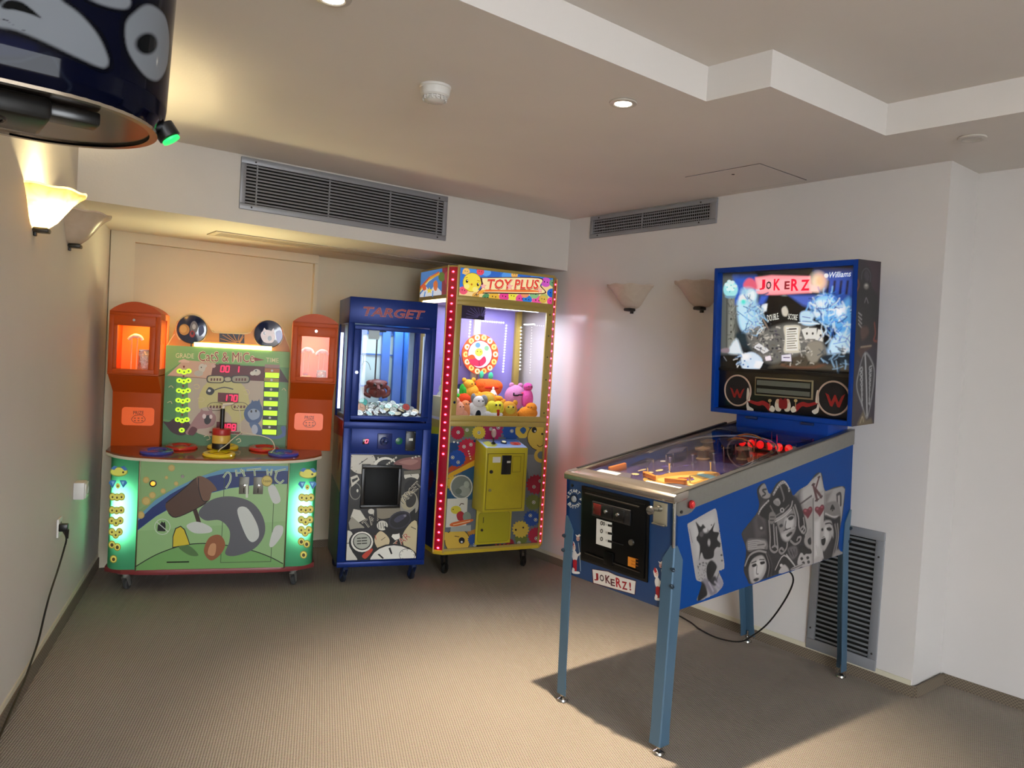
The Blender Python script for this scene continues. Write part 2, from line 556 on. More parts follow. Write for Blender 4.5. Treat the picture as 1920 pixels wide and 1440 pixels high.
def plane_fn(O, A, B, off=0.001, M=None):
    O, A, B = (np.array(Vector(t)) for t in (O, A, B))
    N = np.cross(A, B)
    def fn(X, Y):
        P = O + X[:, None] * A + Y[:, None] * B + N * off
        if M is not None:
            m = np.array(M); P = P @ m[:3, :3].T + m[:3, 3]
        return P
    return fn
# ------------------------------------------------------------------ printed artwork (outlines in tenths of a millimetre on each panel)

def _parse(s):
    out = []
    for e in s.split(';'):
        f = e.split('|')
        k, c = f[0], f[1]
        def pts(t):
            v = [int(x) * 1e-4 for x in t.split(',')]
            return list(zip(v[0::2], v[1::2]))
        def dp(t):
            v = [int(x) for x in t.split(',')]; o = []; x = y = 0
            for i in range(0, len(v), 2):
                x += v[i]; y += v[i + 1]; o.append((x * 1e-4, y * 1e-4))
            return o
        if k == 'L': sh, rest = ['L', c, int(f[2]) * 1e-4, dp(f[3])], f[4:]
        elif k == 'E':
            p = pts(f[2]); sh, rest = ['E', c, (*p[0], *p[1], *p[2])], f[3:]
        elif k == 'T':
            p = pts(f[3]); sh, rest = ['T', c, f[2], p[0], p[1], p[2], float(f[4]), float(f[5])], []
        else: sh, rest = [k, c, dp(f[2])], f[3:]
        if rest:
            o = {}
            if rest[0]: o['a'] = float(rest[0])
            if len(rest) > 1 and rest[1]: o['s'] = int(rest[1]) * 1e-4
            sh.append(o)
        out.append(tuple(sh))
    return out
ART = {k: _parse(v) for k, v in {
    'cfront': 'P|#7e9c66|9540,7410,0,-6140,-7710,0,0,6140;P|#86a870|9540,7410,0,-913,-3867,356,-2686,-1364,-1157,-920,0,2841;P|#5e8fae|1830,4233,834,923,986,670,1072,567,1300,481,1764,215,1754,28,0,-831,-7710,-2842;P|#1c2f66|1830,4000,650,714,913,740,930,600,1019,398,1039,246,1417,111,1742,24,0,-745,-1349,-13,-1772,-265,-1381,-384,-1349,-563,-989,-628,-870,-754;P|#93b57e|1830,3459,870,762,989,627,1350,563,1381,384,1771,265,1349,12,0,-2783,-7710,-951;P|#89ae75|1830,3439,7710,506,0,-2675,-7710,0;P|#6c9c58|1830,1491,625,423,659,344,1007,349,1030,99,1053,-89,1435,-302,1103,-416,798,-398,0,-231,-7710,0;L|#151a14|51|1778,1463,677,451,659,344,1007,349,1030,99,1053,-89,1435,-302,1103,-416,765,-424;E|#b99d5a|3390,6908,176,3,8,-192;E|#c7ac68|3390,6908,127,2,6,-138;E|#b99d5a|2141,6231,167,2,7,-183;E|#c7ac68|2141,6231,120,1,5,-132;E|#b99d5a|2487,5398,174,1,7,-191;E|#c7ac68|2487,5398,125,1,5,-138;E|#b99d5a|2185,5081,220,1,9,-242;E|#c7ac68|2185,5081,159,0,7,-174;P|#b99d5a|2135,4310,-7,-63,-24,-57,-40,-46,-50,-29,-58,-10,-58,11,-53,29,-15,16,0,313,3,3,50,29,58,10,58,-10,53,-29,43,-46,28,-57;P|#c7ac68|2083,4311,-5,-46,-18,-41,-28,-33,-37,-21,-41,-7,-42,7,-38,21,-31,33,-13,27,0,131,7,16,28,33,37,21,41,7,42,-8,38,-21,31,-33,20,-41;E|#b99d5a|3015,5636,135,1,6,-147;E|#c7ac68|3015,5636,97,1,4,-106;E|#b99d5a|3661,6048,116,1,5,-126;E|#c7ac68|3661,6048,83,1,4,-91;E|#b99d5a|3154,6375,88,1,4,-96;E|#c7ac68|3154,6375,63,1,3,-69;L|#3a2418|220|4617,4753,235,-673,201,-675;P|#4c3325|3196,4973,91,125,139,131,167,134,174,139,163,141,156,166,165,192,162,184,149,142,125,65,95,-30,73,-103,58,-147,53,-163,57,-150,73,-144,84,-158,76,-160,45,-151,-4,-133,-65,-109,-111,-93,-142,-83,-160,-81,-161,-84,-178,-98,-204,-107,-209,-102,-193,-80,-158,-43,-116,1,-89,34,-69,58,-57,73,-52,80,-57,89,-57,105,-43,115,-12,122;P|#6b4b38|4687,6392,32,53,53,28,68,9,77,-8,78,-18,85,-34,96,-51,100,-63,97,-72,86,-74,82,-85,83,-98,74,-100,55,-92,24,-72,-17,-42,-51,-20,-69,-12,-70,-20,-52,-43,-29,-77,-18,-102,-16,-108,-21,-97,-36,-66,-57,-40,-71,-25,-78,-6,-76,20,-65,50,-56,92,-52,131,-47,153,-42,155,-39,140,-39,132,-41,137,-33,129,-19,113;L|#120c08|43|3196,4973,734,670,757,749;L|#120c08|43|3333,4419,383,-246,942,430,639,450;L|#120c08|44|4791,6394,38,-596,222,-671,313,-37;P|#55555b|4871,4454,52,128,99,147,134,151,153,138,158,110,168,83,185,66,199,48,208,28,212,5,226,-18,243,-38,246,-59,232,-81,203,-103,175,-131,158,-158,139,-177,117,-186,96,-187,75,-191,56,-204,34,-206,8,-203,-20,-192,-51,-184,-80,-183,-105,-174,-126,-158,-142,-137,-173,-117,-206,-101,-218,-83,-209,-63,-178,-40,-153,-18,-142,3,-123,24,-95,46,-59,68,-9,101,38,131,59,149,59,154,36,145,15,138,11,142,1,140,-16,135,-41,127,-68,124,-91,125,-109,115,-121,97,-127,70,-144,28,-164,-10,-169,-22,-159,-13,-132,21,-114,57,-107,80,-87,95,-52,106;P|#c3c6c0|6898,4565,35,122,88,73,119,27,130,-16,120,-54,116,-112,128,-170,128,-203,115,-208,89,-185,67,-167,51,-168,34,-161,14,-146,-9,-123,-38,-106,-67,-95,-84,-74,-88,-44,-83,-6,-75,32,-76,63,-78,96,-81,130,-84,164,-105,231,-124,297,-119,315,-89,284;P|#c3c6c0|4282,3710,43,64,96,63,127,52,141,34,134,8,142,-28,163,-56,162,-74,141,-77,99,-69,61,-65,35,-69,6,-67,-26,-57,-63,-43,-119,-31,-172,-22,-196,-10,-190,6,-154,27,-128,57,-120,85,-100,98,-65,96;P|#c3c6c0|8491,5826,27,91,66,68,87,39,93,1,83,-43,85,-116,97,-182,92,-209,68,-194,25,-141,-31,-90,-75,-69,-99,-38,-103,-1,-86,44,-81,115,-88,182,-81,208,-58,195;P|#c3c6c0|8709,2607,17,158,39,223,56,244,66,220,68,152,83,77,100,32,103,-3,90,-28,62,-43,33,-63,15,-91,-4,-110,-20,-118,-38,-119,-65,-133,-93,-153,-105,-152,-101,-129,-82,-83,-66,-39,-62,-11,-50,21,-34,56;P|#8c5330|5239,2277,5,145,34,168,57,169,72,152,79,114,95,79,116,55,124,31,119,4,100,-24,85,-62,81,-99,69,-121,48,-128,21,-122,-12,-121,-39,-130,-60,-129,-71,-120,-74,-102,-83,-91,-98,-88,-103,-71,-102,-42,-92,-1,-91,50,-95,93,-87,122,-65,135;P|#c08a60|5454,2123,-9,85,14,118,31,129,40,115,42,78,50,43,65,22,68,1,59,-22,38,-48,16,-93,4,-138,-9,-151,-22,-134,-34,-87,-58,-34,-84,-4,-89,22,-77,42;P|#151a14|3607,2481,-12,639,118,459,274,132,220,-195,201,-539,110,-338;P|#c8b329|3646,2539,-9,566,119,429,227,118,185,-180,199,-509,102,-301;P|#4e6f40|3919,2521,39,48,101,35,137,19,145,-4,124,-31,119,-77,133,-119,124,-134,92,-121,37,-82,-32,-40,-86,-17,-119,4,-129,23,-118,39,-126,69,-148,100,-142,111,-107,103;E|#c3c8bd|3059,3658,406,-3,18,-444;E|#89ae75|3059,3658,372,-2,16,-407;P|#101010|2812,3423,14,332,157,110,30,104,85,-104,71,88,50,-237,-1,-311;L|#c3c8bd|43|2766,3925,588,-536;L|#d2dcc2|96|6077,6409,198,288,182,-133,-19,-377,-195,-378;L|#6f8a62|44|6077,6409,198,288,182,-133,-19,-377,-195,-378;L|#d2dcc2|96|6727,6869,59,-392;L|#6f8a62|44|6727,6869,59,-392;L|#d2dcc2|97|6736,6658,281,49;L|#6f8a62|45|6736,6658,281,49;L|#d2dcc2|97|6973,6910,253,-412;L|#6f8a62|45|6973,6910,253,-412;L|#d2dcc2|97|7116,6875,67,-378;L|#6f8a62|45|7116,6875,67,-378;L|#d2dcc2|97|7295,6854,785,80;L|#6f8a62|45|7295,6854,785,80;L|#d2dcc2|97|7709,6883,45,-364;L|#6f8a62|45|7709,6883,45,-364;L|#d2dcc2|98|8390,6931,70,-418;L|#6f8a62|45|8390,6931,70,-418;L|#d2dcc2|98|8658,6935,-40,-382;L|#6f8a62|45|8658,6935,-40,-382;L|#d2dcc2|98|8400,6710,265,65;L|#6f8a62|45|8400,6710,265,65;L|#d2dcc2|99|8810,6785,614,154;L|#6f8a62|45|8810,6785,614,154;L|#d2dcc2|99|8940,6809,-74,-444,265,-227,197,171;L|#6f8a62|46|8940,6809,-74,-444,265,-227,197,171;E|#8f7d3c|8414,6245,304,3,14,-320;E|#c5b05a|8414,6245,261,3,12,-275;T|#5a4a1c|1coin|8223,6167,412,4,-2,168|0.01|0;L|#c8cdbc|120|7345,6045,34,-759',
    'colL0': 'E|#8f9a3a|766,6651,445,6,10,-261;E|#d3cf5a|766,6651,393,5,8,-217;P|#3d6ea8|357,6812,169,169,165,-56,-156,-183;P|#3d6ea8|822,6913,194,61,178,-186,-135,-89;E|#3a3a18|977,6625,52,1,2,-58',
    'colL1': 'P|#2f6fb0|660,6186,-300,-3,-73,-145,219,-274;P|#7fc0e0|583,6127,-169,-1,86,-217;P|#2f6fb0|816,6188,301,3,85,-145,-200,-278;P|#7fc0e0|897,6131,170,1,-70,-218;E|#cfc45a|749,5882,105,1,5,-145;E|#3a3a18|750,5868,39,0,2,-44',
    'colL2': 'E|#97832c|503,5293,176,1,8,-217;E|#97832c|948,5295,177,1,8,-218;E|#97832c|726,5265,177,1,8,-218;E|#d9cf62|503,5293,137,1,6,-174;E|#d9cf62|948,5295,138,1,7,-175;E|#d9cf62|726,5265,137,1,6,-174;E|#4a3a14|504,5272,46,0,2,-58;E|#4a3a14|948,5274,46,0,2,-58;E|#4a3a14|727,5244,46,0,2,-58',
    'colL3': 'E|#97832c|511,4568,176,0,8,-218;E|#97832c|955,4568,177,0,8,-218;E|#97832c|734,4539,177,0,8,-218;E|#d9cf62|511,4568,137,0,6,-174;E|#d9cf62|955,4568,138,0,7,-175;E|#d9cf62|734,4539,137,0,6,-175;E|#4a3a14|511,4546,46,0,2,-58;E|#4a3a14|956,4546,46,0,2,-58;E|#4a3a14|734,4517,46,0,2,-58',
    'colL4': 'E|#97832c|512,3994,176,-1,8,-218;E|#97832c|931,3993,177,-1,8,-219;E|#97832c|725,3877,177,-1,8,-218;E|#d9cf62|512,3994,137,-1,6,-174;E|#d9cf62|931,3993,138,-1,7,-175;E|#d9cf62|725,3877,137,-1,6,-175;E|#4a3a14|513,3973,46,0,2,-58;E|#4a3a14|931,3971,46,0,2,-58;E|#4a3a14|726,3855,46,0,2,-58',
    'colL5': 'E|#97832c|548,3384,176,-2,8,-218;E|#97832c|914,3380,177,-2,8,-219;E|#97832c|737,3222,177,-2,8,-219;E|#d9cf62|548,3384,137,-1,6,-175;E|#d9cf62|914,3380,138,-1,7,-175;E|#d9cf62|737,3222,138,-1,6,-175;E|#4a3a14|548,3362,46,0,2,-58;E|#4a3a14|915,3359,46,0,2,-58;E|#4a3a14|737,3200,46,0,2,-58',
    'colL6': 'E|#97832c|573,2685,177,-2,8,-219;E|#97832c|840,2550,177,-3,8,-219;E|#d9cf62|573,2685,137,-2,6,-175;E|#d9cf62|840,2550,138,-2,6,-175;E|#4a3a14|574,2663,78,-1,4,-102;E|#4a3a14|841,2528,79,-1,4,-102',
    'colL7': 'E|#97832c|681,1896,177,-3,8,-219;E|#d9cf62|681,1896,138,-3,6,-175;E|#4a3a14|682,1874,79,-1,4,-102',
    'colR0': 'E|#8f9a3a|10655,6671,508,7,13,-278;E|#d3cf5a|10655,6671,448,6,11,-232;P|#3d6ea8|10187,6842,191,181,189,-59,-177,-196;P|#3d6ea8|10716,6950,221,66,204,-199,-153,-95;E|#3a3a18|10895,6643,60,1,3,-62',
    'colR1': 'P|#2f6fb0|10550,6213,-341,-3,-81,-155,250,-292;P|#7fc0e0|10464,6151,-193,-2,100,-231;P|#2f6fb0|10729,6215,343,4,98,-155,-226,-297;P|#7fc0e0|10821,6154,195,2,-79,-234;E|#cfc45a|10655,5889,119,1,7,-155;E|#3a3a18|10656,5874,45,0,2,-46',
    'colR2': 'E|#97832c|10378,5299,201,1,11,-232;E|#97832c|10884,5301,202,1,11,-233;E|#97832c|10632,5269,201,1,11,-233;E|#d9cf62|10378,5299,156,1,9,-186;E|#d9cf62|10884,5301,157,1,9,-186;E|#d9cf62|10632,5269,157,1,9,-186;E|#4a3a14|10379,5276,52,0,3,-62;E|#4a3a14|10886,5278,52,0,3,-62;E|#4a3a14|10633,5246,52,0,3,-62',
    'colR3': 'E|#97832c|10374,4602,201,0,11,-232;E|#97832c|10880,4602,202,0,11,-233;E|#97832c|10628,4571,201,0,11,-233;E|#d9cf62|10374,4602,156,0,9,-186;E|#d9cf62|10880,4602,157,0,9,-187;E|#d9cf62|10628,4571,157,0,9,-186;E|#4a3a14|10375,4579,52,0,3,-62;E|#4a3a14|10882,4579,52,0,3,-62;E|#4a3a14|10629,4548,52,0,3,-62',
    'colR4': 'E|#97832c|10409,4005,201,-1,11,-233;E|#97832c|10887,4003,202,-1,11,-233;E|#97832c|10654,3880,202,-1,11,-233;E|#d9cf62|10409,4005,156,-1,9,-186;E|#d9cf62|10887,4003,157,-1,9,-187;E|#d9cf62|10654,3880,157,-1,9,-187;E|#4a3a14|10411,3982,52,0,3,-62;E|#4a3a14|10888,3980,52,0,3,-62;E|#4a3a14|10655,3857,52,0,3,-62',
    'colR5': 'E|#97832c|10437,3415,201,-2,11,-233;E|#97832c|10855,3412,202,-2,11,-234;E|#97832c|10654,3243,202,-2,11,-233;E|#d9cf62|10437,3415,156,-1,9,-186;E|#d9cf62|10855,3412,157,-1,9,-187;E|#d9cf62|10654,3243,157,-1,9,-187;E|#4a3a14|10438,3392,52,0,3,-62;E|#4a3a14|10856,3389,52,0,3,-62;E|#4a3a14|10655,3219,52,0,3,-62',
    'colR6': 'E|#97832c|10470,2731,201,-2,11,-233;E|#97832c|10775,2587,202,-3,11,-234;E|#d9cf62|10470,2731,157,-2,9,-187;E|#d9cf62|10775,2587,157,-2,9,-187;E|#4a3a14|10471,2708,89,-1,5,-109;E|#4a3a14|10776,2564,90,-1,5,-109',
    'colR7': 'E|#97832c|10633,1958,202,-3,11,-234;E|#d9cf62|10633,1958,157,-3,9,-187;E|#4a3a14|10634,1935,90,-2,5,-109',
    'cboard': 'P|#5f9153|9340,13590,0,-5760,-6830,0,0,5760;P|#3f6f44|2510,9198,6830,-5,0,-1363,-6830,0;P|#7fae62|9340,13590,0,-933,-1359,30,-4527,70,-929,-781,-15,386,0,1228;P|#b3a592|3740,11882,4222,-111,18,-3270,-4107,123;E|#bfb878|5766,10411,1410,55,67,-1573;E|#b3a592|5079,9286,1177,38,36,-862;P|#4f8450|2510,11815,589,-3,104,-2587,-693,127;P|#c8a48a|3488,12797,1738,-60,-105,-959,-2492,73;L|#8a6a5a|37|2629,11851,2492,-73;P|#d9b9a0|3204,12743,281,116,291,-108,4,-92,-572,-16;P|#551917|5084,12636,2884,11,1372,-857,0,-16,-4380,12;P|#3d1210|8807,12611,533,-797,0,-41,-480,1;E|#c9c4b6|4477,12385,188,10,10,-248;E|#c9c4b6|4653,12511,87,5,4,-93;E|#b9b4a6|4309,12066,246,12,7,-171;E|#2a2a2a|4439,12422,36,2,2,-39;E|#c9c4b6|7509,12289,226,11,8,-190;E|#d0ccbe|7286,12215,150,8,6,-126;E|#2a2a2a|7467,12382,45,2,2,-47;E|#c9a89a|5089,12534,131,7,5,-109;E|#e8ddb0|5089,12534,4,0,0,-4;P|#2a2418|4793,11934,60,34,86,19,101,9,105,4,98,3,98,7,105,7,103,1,87,-11,63,-29,36,-57,18,-83,0,-91,-18,-84,-35,-61,-59,-35,-84,-20,-97,-8,-102,-3,-95,-2,-97,-3,-105,-3,-102,3,-88,15,-63,30,-38,56,-22,78,-3,86,14,80;P|#b9b183|4853,11890,53,28,75,17,87,11,92,6,85,4,85,5,92,3,90,-2,76,-10,54,-23,31,-44,15,-62,-1,-68,-17,-63,-31,-46,-51,-27,-72,-16,-85,-9,-88,-3,-83,-2,-84,-2,-91,-1,-89,4,-77,12,-55,23,-33,42,-18,57,-3,64,14,58;L|#5a2420|151|4976,11740,88,-4;L|#5a2420|151|5136,11748,88,-4;L|#5a2420|151|5297,11755,88,-3;L|#5a2420|151|5458,11763,88,-4;P|#2a2418|6148,12001,63,34,90,19,106,10,110,4,103,3,103,7,111,7,107,2,93,-11,65,-29,38,-58,19,-83,0,-92,-18,-85,-37,-62,-63,-35,-87,-20,-103,-9,-107,-3,-100,-1,-102,-4,-110,-3,-107,3,-92,14,-66,30,-41,57,-22,79,-4,87,15,80;P|#96907a|6209,11956,55,28,79,18,93,11,96,7,90,4,90,5,97,3,95,-1,80,-11,57,-23,33,-44,16,-62,-1,-69,-17,-63,-33,-47,-55,-28,-76,-16,-89,-9,-93,-3,-88,-2,-89,-3,-96,-1,-94,4,-81,12,-57,23,-35,42,-20,58,-2,64,14,59;L|#5a2420|153|6349,11806,89,-4;L|#5a2420|153|6512,11813,90,-3;L|#5a2420|153|6676,11821,89,-3;L|#5a2420|153|6839,11829,90,-4;P|#2a2418|5716,11917,49,29,77,22,87,12,81,0,58,-15,37,-39,27,-60,14,-70,-2,-65,-19,-46,-49,-30,-77,-22,-88,-12,-81,1,-58,15,-36,38,-27,61,-14,70,1,64;P|#b0a98a|5762,11872,37,21,57,18,65,11,61,2,44,-8,29,-25,23,-40,13,-46,1,-43,-14,-32,-37,-22,-59,-17,-67,-11,-63,-3,-45,8,-28,25,-21,40,-11,46,1,44;L|#5a2420|152|4992,10145,103,-12;L|#5a2420|152|5167,10152,103,-12;L|#5a2420|152|5343,10159,103,-12;L|#5a2420|152|5519,10165,103,-12;L|#3a3020|30|4859,10179,211,189,439,32,242,-163,-151,-265,-585,-22,-156,229;L|#5a2420|154|6315,10195,105,-12;L|#5a2420|154|6493,10202,105,-12;L|#5a2420|154|6672,10209,104,-12;L|#5a2420|154|6850,10216,106,-12;L|#3a3020|31|6180,10230,214,189,446,34,247,-165,-153,-267,-596,-22,-158,231;L|#c9bd8a|37|4086,11355,177,71,122,-150,-111,-114,-161,55;L|#c9bd8a|38|6809,11164,221,73,135,-177,-122,-124,-204,55;L|#c9bd8a|38|4312,10587,200,86,165,-133,-119,-114,-212,38;L|#c9bd8a|37|2734,11178,138,99,112,-126;L|#c9bd8a|37|2698,10290,174,84,77,-136;L|#c9bd8a|39|8997,11299,110,110,123,-156;L|#c9bd8a|38|4753,8375,215,84,118,-193,-180,-83;L|#c9bd8a|39|6527,8224,182,100,82,-173,-169,-67;P|#23262a|4752,10996,10,52,24,65,31,66,35,58,34,38,34,15,38,1,38,-11,38,-17,36,-19,37,-21,40,-26,37,-31,27,-34,12,-38,-8,-46,-22,-55,-32,-55,-37,-50,-38,-34,-40,-20,-46,-8,-48,-1,-46,7,-38,12,-34,18,-32,25,-26,31,-18,37;E|#d0d0c8|4931,11082,87,4,3,-78;L|#3a3a40|61|5221,11133,506,180,521,-95;P|#3b2026|2529,9204,25,8,50,-12,66,-20,73,-13,71,7,65,38,67,60,73,66,81,54,96,27,120,-3,144,-22,149,-38,135,-50,104,-60,73,-75,55,-94,35,-101,12,-101,-12,-91,-45,-87,-74,-89,-95,-82,-103,-66,-100,-38,-104,-8,-114,16,-116,35,-111,46,-97,51,-83,62,-73,77,-66,84,-59,82,-55,72,-54,65,-54,63,-45,57,-29,47;P|#9a7474|4234,9493,60,90,58,85,60,76,63,64,71,47,80,30,89,15,92,1,90,-10,85,-20,84,-31,87,-42,81,-53,67,-63,43,-73,18,-91,-1,-111,-17,-116,-31,-108,-43,-87,-56,-63,-73,-48,-83,-37,-90,-31,-91,-29,-95,-22,-103,-13,-106,-10,-104,-17,-97,-31,-93,-57,-92,-77,-87,-81,-80,-69,-69,-41,-61,-9,-55,11,-46,27,-31,38,-13,45,11,52,30,63,44,72,51,81,51,88,53,101,59,116,63,120,65,116;P|#9a7474|4476,9774,63,237,189,-173;P|#9a7474|4909,9868,196,203,64,-311;E|#1c1012|4915,9375,185,-47,-56,-274;E|#d8c8c4|4717,9572,102,3,6,-141;E|#d8c8c4|5082,9561,88,3,5,-125;P|#5c2a30|3876,8546,7,70,33,94,50,99,56,84,54,49,61,9,75,-19,73,-37,58,-49,29,-51,-7,-66,-34,-85,-50,-87,-57,-75,-55,-45,-60,-12,-74,9,-73,26,-57,39;P|#3c5680|6903,9861,18,88,31,93,43,93,52,90,61,80,75,78,89,79,96,70,94,50,84,18,77,-18,76,-47,70,-69,60,-82,48,-90,36,-103,26,-121,16,-130,3,-127,-9,-114,-23,-106,-38,-104,-49,-97,-57,-81,-62,-59,-73,-34,-85,-14,-90,2,-88,13,-78,20,-70,28,-66,38,-61,48,-54,55,-45,60,-38,67,-33,76,-24,81,-13,84;P|#3c5680|7255,10390,63,256,158,-152;P|#3c5680|7588,10498,142,213,90,-315;P|#8e9db4|7126,9909,35,51,54,54,65,49,70,37,67,18,71,-3,80,-20,79,-33,69,-42,47,-49,27,-61,12,-76,-2,-81,-15,-78,-29,-63,-49,-52,-70,-47,-81,-38,-79,-26,-68,-8,-56,14,-54,33,-49,44,-41,51,-33,49,-28,51,-22,57,-14,59,-1,57;E|#16181c|7312,9955,53,2,4,-79;E|#16181c|7574,9988,53,2,4,-79;P|#46618c|7231,9237,47,48,95,26,120,3,123,-20,104,-42,79,-79,70,-116,68,-131,75,-125,88,-97,110,-68,125,-55,130,-41,127,-26,112,-9,103,10,100,29,91,43,72,51,47,55,9,65,-25,79,-39,83,-32,75,-6,57,26,42,46,32,55,21,55,6,45,-13,36,-38,36,-60,17,-42,0,-383,-1,-4,-40,-64,-57,-54,-77,-46,-96,-42,-110,-33,-120,-22,-128,-8,-144,12,-165,29,-168,39,-159,40,-132,36,-103,23,-82,16,-69,19,-64,34,-67,57,-82,99,-92,132,-84,142,-57,127;E|#a9b4c4|7547,8888,181,5,13,-287;P|#17181f|7947,12788,851,6,27,-4254,-855,25;P|#9b7a72|7947,12788,851,6,2,-200,-845,-4;P|#a86a34|7957,12566,844,4,-10,-280,-838,14;P|#9c8a3a|7952,11994,838,-24,2,-207,-838,24;P|#15302a|7948,11413,822,-4,-3,-264,-822,5;P|#151d3a|7958,10855,815,-6,-4,-264,-814,7;P|#16223c|7968,10298,807,-10,-3,-264,-807,10;P|#141414|7978,9740,800,-13,-3,-265,-801,14;P|#2a1410|7988,9181,793,-16,-3,-265,-794,17;E|#c4c4c0|8373,12429,68,3,3,-72;E|#c4c4c0|8374,11867,68,3,3,-72;E|#c4c4c0|8375,11304,68,3,3,-72;E|#c4c4c0|8376,10741,68,3,3,-72;E|#c4c4c0|8377,10177,68,3,3,-72;E|#c4c4c0|8379,9613,68,2,3,-72;E|#c4c4c0|8380,9049,69,2,3,-72;P|#5c0718|5390,12683,1166,0,0,-505,-1160,5;P|#5c0718|5410,10993,1146,-6,8,-545,-1146,10;P|#5c0718|5410,9273,1132,-18,6,-491,-1132,14;L|#6a1a16|122|5033,8649,1811,-4;L|#3f6f44|38|5177,8708,6,-157;L|#3f6f44|38|5507,8718,6,-157;L|#3f6f44|38|5838,8727,7,-157;L|#3f6f44|39|6133,8736,7,-158;L|#3f6f44|39|6430,8744,7,-158;L|#3f6f44|39|6728,8753,7,-158;P|#7a2418|3444,12463,114,6,-23,-133,-57,-3;P|#7a2418|3448,11907,114,5,-23,-133,-57,-2;P|#7a2418|3452,11350,114,5,-23,-133,-57,-2;P|#7a2418|3456,10792,114,5,-23,-132,-57,-3;P|#7a2418|3460,10235,115,4,-24,-133,-57,-2;P|#7a2418|3464,9676,115,4,-24,-132,-57,-2;P|#7a2418|3468,9118,115,3,-24,-133,-57,-1;T|#e2d9a6|GRADE|3042,12896,980,24,-7,277|0.004|0;T|#e2d9a6|TIME|8009,12919,722,7,-3,270|0.004|0;T|#e9d9b0|CatS & MiCe|4238,12738,3149,100,-20,635|0.035|0;T|#8c2b26|CatS & MiCe|4280,12771,3060,96,-18,573|-0.004|0;P|#8c2b26|7319,13166,631,-123,-584,-96',
    'cdig0': 'L|#ff2456|60|5529,12565,176,10;L|#ff2456|60|5705,12575,-12,-173;L|#ff2456|60|5693,12402,-12,-174;L|#ff2456|60|5505,12220,176,8;L|#ff2456|60|5517,12392,-12,-172;L|#ff2456|60|5529,12565,-12,-173;L|#ff2456|61|5801,12568,176,9;L|#ff2456|61|5977,12577,-12,-173;L|#ff2456|61|5965,12404,-12,-173;L|#ff2456|61|5777,12222,176,9;L|#ff2456|61|5789,12395,-12,-173;L|#ff2456|61|5801,12568,-12,-173;L|#ff2456|61|6518,12582,-12,-174;L|#ff2456|61|6506,12408,-12,-174',
    'cdig1': 'L|#ff2456|61|5925,10877,-12,-173;L|#ff2456|61|5913,10704,-12,-174;L|#ff2456|61|6036,10870,177,8;L|#ff2456|61|6213,10878,-12,-174;L|#ff2456|61|6201,10704,-12,-174;L|#ff2456|61|6318,10870,177,8;L|#ff2456|61|6495,10878,-12,-175;L|#ff2456|61|6483,10703,-12,-174;L|#ff2456|61|6293,10522,178,7;L|#ff2456|61|6305,10696,-12,-174;L|#ff2456|61|6318,10870,-13,-174',
    'cdig2': 'L|#ff2456|61|5903,9159,-12,-174;L|#ff2456|61|5891,8985,-13,-174;L|#ff2456|62|6014,9151,177,5;L|#ff2456|62|6191,9156,-12,-174;L|#ff2456|62|6179,8982,-12,-174;L|#ff2456|62|5990,8803,177,5;L|#ff2456|62|6002,8977,-12,-174;L|#ff2456|62|6014,9151,-12,-174;L|#ff2456|62|6002,8977,177,5;L|#ff2456|62|6296,9148,178,5;L|#ff2456|62|6474,9153,-12,-174;L|#ff2456|62|6462,8979,-12,-175;L|#ff2456|62|6271,8799,179,5;L|#ff2456|62|6284,8974,-13,-175;L|#ff2456|62|6296,9148,-12,-174;L|#ff2456|62|6284,8974,178,5',
    'ceye0': 'E|#a9d81c|3286,12146,157,8,6,-139;E|#a9d81c|3771,12170,158,8,6,-139;E|#a9d81c|3531,12096,157,8,6,-139;E|#33460c|3286,12146,50,3,2,-54;E|#33460c|3771,12170,50,3,2,-54;E|#33460c|3531,12096,50,3,2,-54',
    'ceye1': 'E|#a9d81c|3293,11605,157,7,6,-139;E|#a9d81c|3779,11628,158,8,6,-139;E|#a9d81c|3538,11555,157,7,6,-139;E|#33460c|3293,11605,50,2,2,-54;E|#33460c|3779,11628,50,2,2,-54;E|#33460c|3538,11555,50,2,2,-54',
    'ceye2': 'E|#a9d81c|3295,11025,157,7,6,-139;E|#a9d81c|3781,11047,158,7,6,-139;E|#a9d81c|3540,10974,157,7,6,-139;E|#33460c|3295,11025,50,2,2,-54;E|#33460c|3781,11047,50,2,2,-54;E|#33460c|3540,10974,50,2,2,-54',
    'ceye3': 'E|#a9d81c|3289,10460,157,6,6,-139;E|#a9d81c|3776,10480,158,6,6,-140;E|#a9d81c|3535,10408,158,6,6,-139;E|#33460c|3289,10460,50,2,2,-54;E|#33460c|3776,10480,50,2,2,-54;E|#33460c|3535,10408,50,2,2,-54',
    'ceye4': 'E|#a9d81c|3304,9919,157,6,6,-139;E|#a9d81c|3791,9937,158,6,6,-140;E|#a9d81c|3550,9866,158,6,6,-140;E|#33460c|3304,9919,50,2,2,-54;E|#33460c|3791,9937,50,2,2,-54;E|#33460c|3550,9866,50,2,2,-54',
    'ceye5': 'E|#a9d81c|3299,9337,157,5,6,-139;E|#a9d81c|3786,9353,158,5,6,-140;E|#a9d81c|3544,9283,158,5,6,-140;E|#33460c|3299,9337,50,2,2,-54;E|#33460c|3786,9353,50,2,2,-54;E|#33460c|3544,9283,50,2,2,-54',
    'ceye6': 'E|#a9d81c|3545,8731,158,5,6,-140;E|#33460c|3545,8731,50,1,2,-54',
    'cbar0': 'P|#a8dc22|7991,12298,799,8,-2,-296,-791,-6',
    'cbar1': 'P|#a8dc22|7990,11735,799,5,-2,-296,-791,-4',
    'cbar2': 'P|#a8dc22|7989,11171,799,2,-1,-296,-792,-1',
    'cbar3': 'P|#a8dc22|7988,10606,800,0,-2,-296,-792,1',
    'cbar4': 'P|#a8dc22|7987,10042,800,-3,-2,-297,-792,4',
